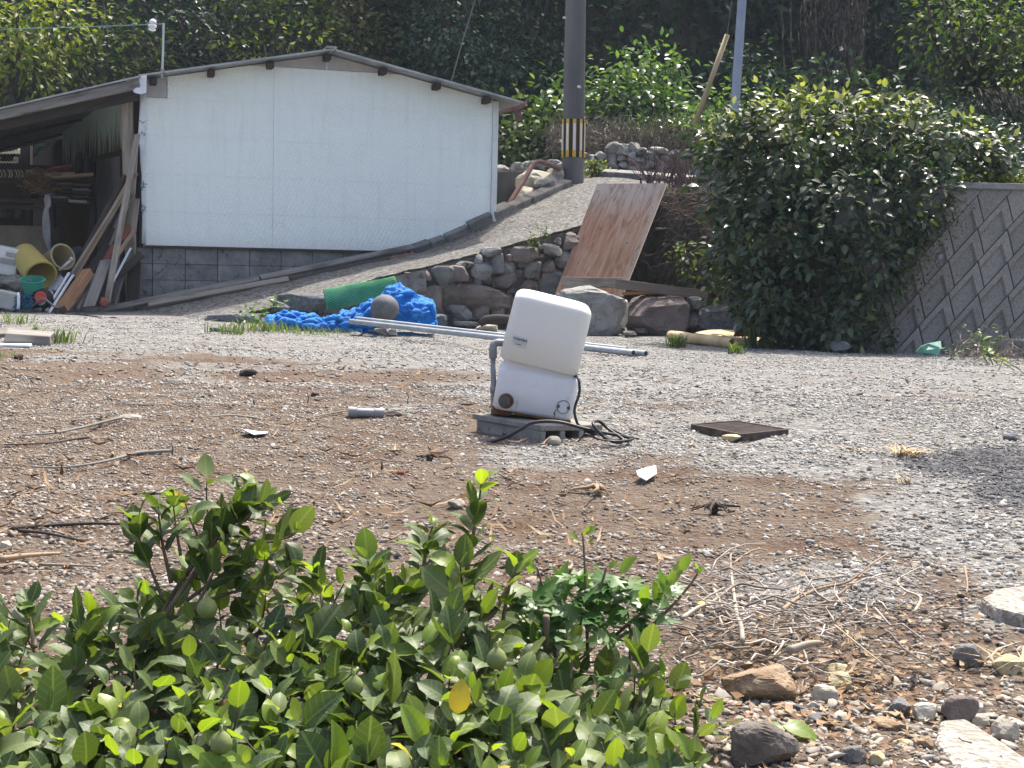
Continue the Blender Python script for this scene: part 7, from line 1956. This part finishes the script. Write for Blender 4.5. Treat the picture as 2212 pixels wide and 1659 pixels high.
m_fig_many = mat_leaf('fig_leaves', [(0, (.028, .050, .023)), (.4, (.050, .080, .030)), (.8, (.088, .125, .045)), (1, (.16, .20, .08))], .50, .35, .32, (1.6, 1.65, .45), 'i', True)
fig_me = [[npmesh('leaf', V, Fc, m_, True, uv) for V, Fc, uv in FT] for m_ in m_fig]
m_fstem = mat_noise('fig_stem', (.12, .085, .055), (.22, .165, .115), 30, .85, .2, .2)
m_fwood = mat_noise('fig_wood', (.13, .105, .08), (.24, .20, .155), 20, .9, .2, .4)
t = NT('green_fig'); v = t.coord('Object'); col = t.mix(t.noise(v, 60, 4), (.12, .15, .045), (.22, .25, .08)); col = t.mix(t.ramp(t.voro(v, 260), [(.0, .8), (.25, 0.0)]), col, (.34, .37, .18)); m_figf = t.bsdf(col, .5, .35)

FOUT = [(-250, 1270), (0, 1275), (80, 1290), (150, 1300), (215, 1285), (262, 1250), (300, 1240), (420, 1235), (520, 1205), (600, 1200), (660, 1235), (720, 1250), (790, 1195), (880, 1180), (930, 1150), (1000, 1130), (1050, 1170), (1100, 1230), (1160, 1330), (1230, 1370), (1320, 1390), (1420, 1420), (1490, 1470), (1530, 1530), (1560, 1640), (1570, 1900)]
def fout(x): return float(np.interp(x, [q[0] for q in FOUT], [q[1] for q in FOUT]))
def fdepth(x, y):
    f = (y - fout(x)) / max(60, 1780 - fout(x)); return 2.18 - .62 * min(1.1, max(0, f)) ** .8
fr = random.Random(23)
stems_by, leaves_by = {0: MB(), 1: MB(), 2: MB()}, {0: [], 1: [], 2: []}
def plant_of(x): return 0 if x < 560 else (1 if x < 1110 else 2)
def shoot(path, r0, n_leaf, start, size, which, young=.12, ang=(35, 70)):
    path = smooth_path(path, 6); L = [0]
    for a, b_ in zip(path, path[1:]): L.append(L[-1] + (b_ - a).length)
    tot = L[-1]
    stems_by[which].tube(path, [r0 * (1 - .7 * l / tot) for l in L], 6)
    ph = fr.uniform(0, 6.28)
    for k_ in range(n_leaf):
        f = start + (1 - start) * (k_ + .5) / n_leaf; l = f * tot
        i = max(0, min(len(path) - 2, int(np.searchsorted(L, l)) - 1)); p = path[i].lerp(path[i + 1], min(1, max(0, (l - L[i]) / max(1e-6, L[i + 1] - L[i]))))
        td = (path[i + 1] - path[i]).normalized(); e_ = td.cross(Vector((.3, .1, 1))).normalized() if abs(td.z) < .97 else Vector((1, 0, 0)); f_ = td.cross(e_)
        ph += 2.4 + fr.gauss(0, .35); rad = e_ * math.cos(ph) + f_ * math.sin(ph)
        tipness = (f - start) / (1 - start)
        an = math.radians(fr.uniform(*ang) * (1 - .45 * tipness ** 3))
        d_ = td * math.cos(an) + rad * math.sin(an) + Vector((0, 0, .18))
        nrm = td * math.sin(an) - rad * math.cos(an) + Vector((fr.gauss(0, .25), fr.gauss(0, .25) - .1, .55))
        sz_ = size * fr.uniform(.6, 1.22) * (1 - .5 * max(0, tipness - .8) / .2)
        pet = p + d_.normalized() * .008
        kind = 1 if (tipness > .86 and fr.random() < .5) or fr.random() < young else 0
        if fr.random() < .004: kind = 2
        leaves_by[which].append((pet, d_, nrm, sz_, kind))
# named shoots seen standing above the mass: pixel path with depth
KEY = [([(350, 1330, 2.05), (375, 1280, 2.06), (410, 1230, 2.08), (455, 1180, 2.1), (480, 1130, 2.1)], .004, 17, .25, .050),
       ([(400, 1245, 2.07), (440, 1190, 2.08), (480, 1150, 2.1), (545, 1100, 2.12), (575, 1075, 2.12)], .004, 13, .3, .050),
       ([(455, 1180, 2.1), (448, 1100, 2.12), (446, 1060, 2.12), (448, 1035, 2.12)], .0028, 3, .75, .050),
       ([(370, 1260, 2.05), (352, 1180, 2.06), (345, 1130, 2.06), (340, 1085, 2.06)], .0034, 9, .3, .048),
       ([(395, 1250, 2.07), (430, 1180, 2.08), (410, 1120, 2.06), (400, 1085, 2.05)], .003, 6, .5, .044),
       ([(480, 1150, 2.1), (560, 1170, 2.08), (610, 1165, 2.06), (640, 1150, 2.05)], .003, 9, .3, .052),
       ([(420, 1250, 2.06), (460, 1180, 2.07), (500, 1110, 2.09), (530, 1052, 2.1)], .003, 13, .3, .05), ([(400, 1300, 2.05), (470, 1250, 2.05), (540, 1215, 2.05), (600, 1195, 2.05)], .003, 12, .2, .052), ([(350, 1290, 2.04), (322, 1220, 2.04), (302, 1165, 2.04), (296, 1120, 2.04)], .003, 11, .3, .05), ([(470, 1180, 2.09), (520, 1130, 2.08), (560, 1095, 2.07), (600, 1085, 2.06)], .003, 10, .3, .052), ([(440, 1300, 2.03), (500, 1280, 2.03), (570, 1265, 2.03), (630, 1225, 2.03)], .003, 11, .2, .052), ([(390, 1200, 2.05), (382, 1150, 2.05), (376, 1105, 2.05), (372, 1080, 2.05)], .0026, 9, .3, .046), ([(420, 1320, 2.02), (450, 1260, 2.02), (478, 1200, 2.02), (500, 1165, 2.02)], .003, 12, .2, .05),
       ([(290, 1440, 1.98), (300, 1400, 2.0), (305, 1350, 2.02), (290, 1300, 2.02)], .004, 10, .3, .050),
       ([(1000, 1290, 2.1), (1012, 1210, 2.12), (1025, 1140, 2.14), (1036, 1075, 2.15), (1040, 1040, 2.15)], .0045, 20, .25, .046),
       ([(900, 1290, 2.08), (915, 1220, 2.1), (925, 1170, 2.1), (935, 1135, 2.1)], .004, 14, .3, .048),
       ([(810, 1310, 2.05), (800, 1250, 2.06), (795, 1210, 2.06)], .004, 10, .3, .046),
       ([(700, 1330, 2.02), (690, 1270, 2.04), (680, 1235, 2.04)], .003, 9, .3, .044),
       ([(1080, 1400, 2.02), (1090, 1320, 2.04), (1105, 1250, 2.04), (1120, 1215, 2.04)], .004, 9, .35, .05),
       ([(75, 1400, 2.0), (65, 1340, 2.02), (60, 1300, 2.02)], .004, 9, .3, .048),
       ([(160, 1450, 1.95), (170, 1380, 1.98), (190, 1330, 2.0)], .004, 9, .3, .05),
       ([(830, 1420, 1.95), (900, 1390, 1.97), (960, 1330, 2.0), (985, 1280, 2.02)], .005, 10, .3, .05),
       ([(1230, 1480, 1.98), (1235, 1430, 2.0), (1230, 1385, 2.0)], .003, 7, .4, .046),
       ([(1370, 1540, 1.95), (1390, 1470, 1.98), (1400, 1400, 2.0)], .003, 7, .4, .050),
       ([(1450, 1640, 1.85), (1500, 1600, 1.86), (1535, 1560, 1.88)], .003, 8, .35, .046)]
for pts, r0, nl, st_, sz_ in KEY: shoot([P(*q) for q in pts], r0, nl, st_, sz_, plant_of(pts[-1][0] if pts[-1][0] < 1500 else 1500), .10)
# the mass of ordinary shoots
tips = []
tries = 0
while len(tips) < 250 and tries < 9000:
    tries += 1
    x = fr.uniform(-190, 1560); y0 = fout(x); y = y0 + (1790 - y0) * fr.random() ** .92 + 12
    if all((x - a) ** 2 + (y - b_) ** 2 > 43 ** 2 for a, b_ in tips): tips.append((x, y))
for x, y in tips:
    tip = P(x, y, fdepth(x, y)); b_ = tip + Vector((fr.uniform(-.07, .07), fr.uniform(.0, .09), -fr.uniform(.09, .17)))
    b_.z = max(b_.z, -.2); m_ = b_.lerp(tip, .55) + Vector((fr.uniform(-.02, .02), fr.uniform(-.02, .02), 0))
    shoot([b_, m_, tip], fr.uniform(.0022, .0035), fr.randint(8, 12), .28, fr.uniform(.040, .062), plant_of(x), .09, (40, 80))
# thicker woody stems running through the mass
for x0, y0, x1, y1, x2, y2, w in [(345, 1345, 410, 1250, 470, 1160, .0045), (430, 1405, 520, 1390, 610, 1330, .0055), (0, 1540, 80, 1530, 200, 1480, .008), (780, 1470, 860, 1400, 960, 1300, .007), (540, 1420, 620, 1400, 700, 1330, .005), (1010, 1340, 1060, 1330, 1100, 1260, .006), (1180, 1330, 1180, 1420, 1190, 1500, .005)]:
    stems_by[plant_of(x1)].tube(smooth_path([P(x0, y0, 2.02), P(x1, y1, 2.04), P(x2, y2, 2.06)], 5), [w * (1 - .5 * i / 10) for i in range(11)], 8)
FIGL = ['left fig shrub with a tall forked leafy shoot over bare soil', 'middle fig shrub with a slender upright shoot below the pump', 'right low fig shrub edging the stones and twig pile']
bases = [P(250, 1900, 1.9), P(850, 1900, 1.9), P(1330, 1800, 1.9)]
fruits = {0: [(447, 1315, 23, 1.98), (478, 1606, 25, 1.66)], 1: [(765, 1482, 21, 1.80), (850, 1366, 20, 2.0), (1073, 1424, 23, 1.82)], 2: []}
plants = []
for w in range(3):
    ro = root('fig_shrub', FIGL[w], 'shrub', Vector((bases[w].x, 1.9, -.12)), 'climbing fig shrubs in the foreground'); plants.append(ro)
    stems_by[w].build('stem', m_fstem, ro, smooth=True)
    Ls = leaves_by[w]
    pos = np.array([l[0][:] for l in Ls]); d = np.array([l[1][:] for l in Ls]); nm = np.array([l[2][:] for l in Ls]); R = frames(d, nm); szs = np.array([l[3] for l in Ls])
    cx_, cy_ = proj(pos + norm_(d) * szs[:, None] * .5)
    inf = (cx_ > -40) & (cx_ < 2250) & (cy_ < 1690)
    score = np.where(inf, 0, 50) + pos[:, 1] - pos[:, 2] * .6
    for k_, l in enumerate(Ls):
        if l[4]: score[k_] -= .5
    order = np.argsort(score); mine = order[:294]; other = order[294:]
    for i in mine: put_leaf(fig_me[Ls[i][4]][fr.randrange(6)], ro, pos[i], R[i], szs[i])
    Vs, Fs, Us, o_ = [], [], [], 0
    for k_ in range(6):
        sel = other[k_::6]
        if len(sel) == 0: continue
        V, Fc = scatter_geo(FT[k_][0], FT[k_][1], pos[sel], R[sel], szs[sel]); Vs.append(V); Fs.append(Fc + o_); Us.append(np.tile(FT[k_][2], (len(sel), 1))); o_ += len(V)
    if Vs: o = npobj('leaves', np.concatenate(Vs), np.concatenate(Fs), m_fig_many, ro, True, np.concatenate(Us)); o['kind'] = 'stuff'
    for x, y, rpx, Y in fruits[w]:
        c_ = P(x, y, Y); r_ = rpx * Y / F; mb = MB()
        mb.lathe(c_ + Vector((0, 0, r_ * 1.25)), (0, .05, -1), [(r_ * .12, -.006), (r_ * .16, 0), (r_ * .30, r_ * .16), (r_ * .72, r_ * .55), (r_ * .97, r_ * 1.05), (r_ * 1.0, r_ * 1.35), (r_ * .9, r_ * 1.75), (r_ * .62, r_ * 2.08), (r_ * .2, r_ * 2.25), (r_ * .03, r_ * 2.26)], 18)
        mb.tube([c_ + Vector((0, 0, r_ * 1.25)), c_ + Vector((.004, .006, r_ * 1.9))], .002, 6)
        mb.build('fig', m_figf, ro, smooth=True)
# lobed leaf vine among the right fig
vn = root('lobed_vine', 'light green vine with lobed leaves scrambling above the right fig shrub', 'vine', P(1290, 1440, 2.1))
m_vl = mat_leaf('vine_leaf', [(0, (.05, .12, .035)), (.5, (.075, .16, .045)), (1, (.13, .21, .06))], .42, .4, .35, per='o'); m_vy = mat_leaf('vine_young_leaf', [(0, (.16, .24, .04)), (1, (.22, .28, .06))], .42, .4, .4, per='o')
vme = [leaf_mesh('leaf', LOBED, m_vl, 90 + k_, .02) for k_ in range(4)]; vmy = [leaf_mesh('leaf', LEAF6, m_vy, 95 + k_, .03) for k_ in range(2)]
mb = MB()
for pts in [[(1270, 1420), (1266, 1300), (1262, 1200), (1258, 1150)], [(1275, 1330), (1300, 1260), (1310, 1225)], [(1200, 1420), (1190, 1330), (1170, 1260), (1160, 1225)], [(1320, 1380), (1390, 1320), (1440, 1270), (1470, 1225)], [(1400, 1360), (1460, 1300), (1500, 1250), (1512, 1225)], [(1360, 1450), (1362, 1380), (1356, 1320)], [(1150, 1450), (1230, 1440), (1330, 1420)]]:
    q = smooth_path([P(x, y, 2.08) for x, y in pts], 5); mb.tube(q, [.0028 * (1 - .6 * i / len(q)) for i in range(len(q))], 6)
mb.build('stem', m_fstem, vn, smooth=True)
r_ = np.random.default_rng(5)
for k_ in range(150):
    x = r_.uniform(1140, 1450); top_ = float(np.interp(x, [1140, 1200, 1260, 1330, 1400, 1460], [1270, 1240, 1225, 1235, 1270, 1250])); y = top_ + abs(r_.normal(0, 75)) + 8
    if y > 1470: continue
    p = np.array(P(x, y, 2.12 - (y - 1240) / 260 * .14 + r_.uniform(-.03, .03))); d = np.array([[r_.normal(0, 1), -.5 + r_.normal(0, .6), r_.normal(-.1, .4)]]); nm = np.array([[r_.normal(0, .35), -.35, 1.0]])
    put_leaf(vme[k_ % 4], vn, p, frames(d, nm)[0], r_.uniform(.028, .048))
for x, y, s_ in [(1258, 1150, .022), (1266, 1146, .020), (1250, 1158, .022), (1272, 1165, .018), (1316, 1222, .02), (1470, 1226, .032), (1455, 1232, .03), (1512, 1224, .022), (1505, 1232, .02), (1440, 1255, .035), (1425, 1270, .035), (1160, 1222, .022), (1150, 1232, .02), (1420, 1300, .04), (1390, 1300, .038), (1340, 1232, .038), (1450, 1285, .04)]:
    d = np.array([[r_.normal(0, .6), r_.normal(0, .4) - .2, .8]]); nm = np.array([[r_.normal(0, .5), -.6, .5]]); put_leaf(vmy[0 if s_ > .03 else 1], vn, np.array(P(x, y + 8, 2.07)), frames(d, nm)[0], s_)
mb = MB(); c_ = G(1517, 1333); mb.lathe(c_ + Vector((0, 0, .02)), (0, -.3, 1), [(.002, -.03), (.002, 0), (.009, .004), (.010, .007), (.003, .009)], 10); tag(mb.build('yellow_flower', mat_noise('yellow_petal', (.62, .48, .02), (.72, .56, .04), 9, .6, .2, 0)), 'small yellow flower on the soil right of the vine', 'flower')
# lone leaves by the lower right stones
sp_ = root('seedling', 'pale stemmed seedling with one broad yellow-green leaf among lower right stones', 'seedling', G(1660, 1640))
mb = MB(); mb.tube([G(1670, 1659), G(1690, 1600) + Vector((0, 0, .02)), P(1700, 1572, 1.95)], [.003, .003, .002], 6); mb.build('stem', m_wood_pale, sp_)
for x, y, ax_, s_ in ((1692, 1568, 1, .055), (1694, 1570, -.6, .04)): put_leaf(fig_me[1][1], sp_, np.array(P(x, y, 1.95)), frames(np.array([[ax_, -.3, .05]]), np.array([[0, -.4, 1.0]]))[0], s_)
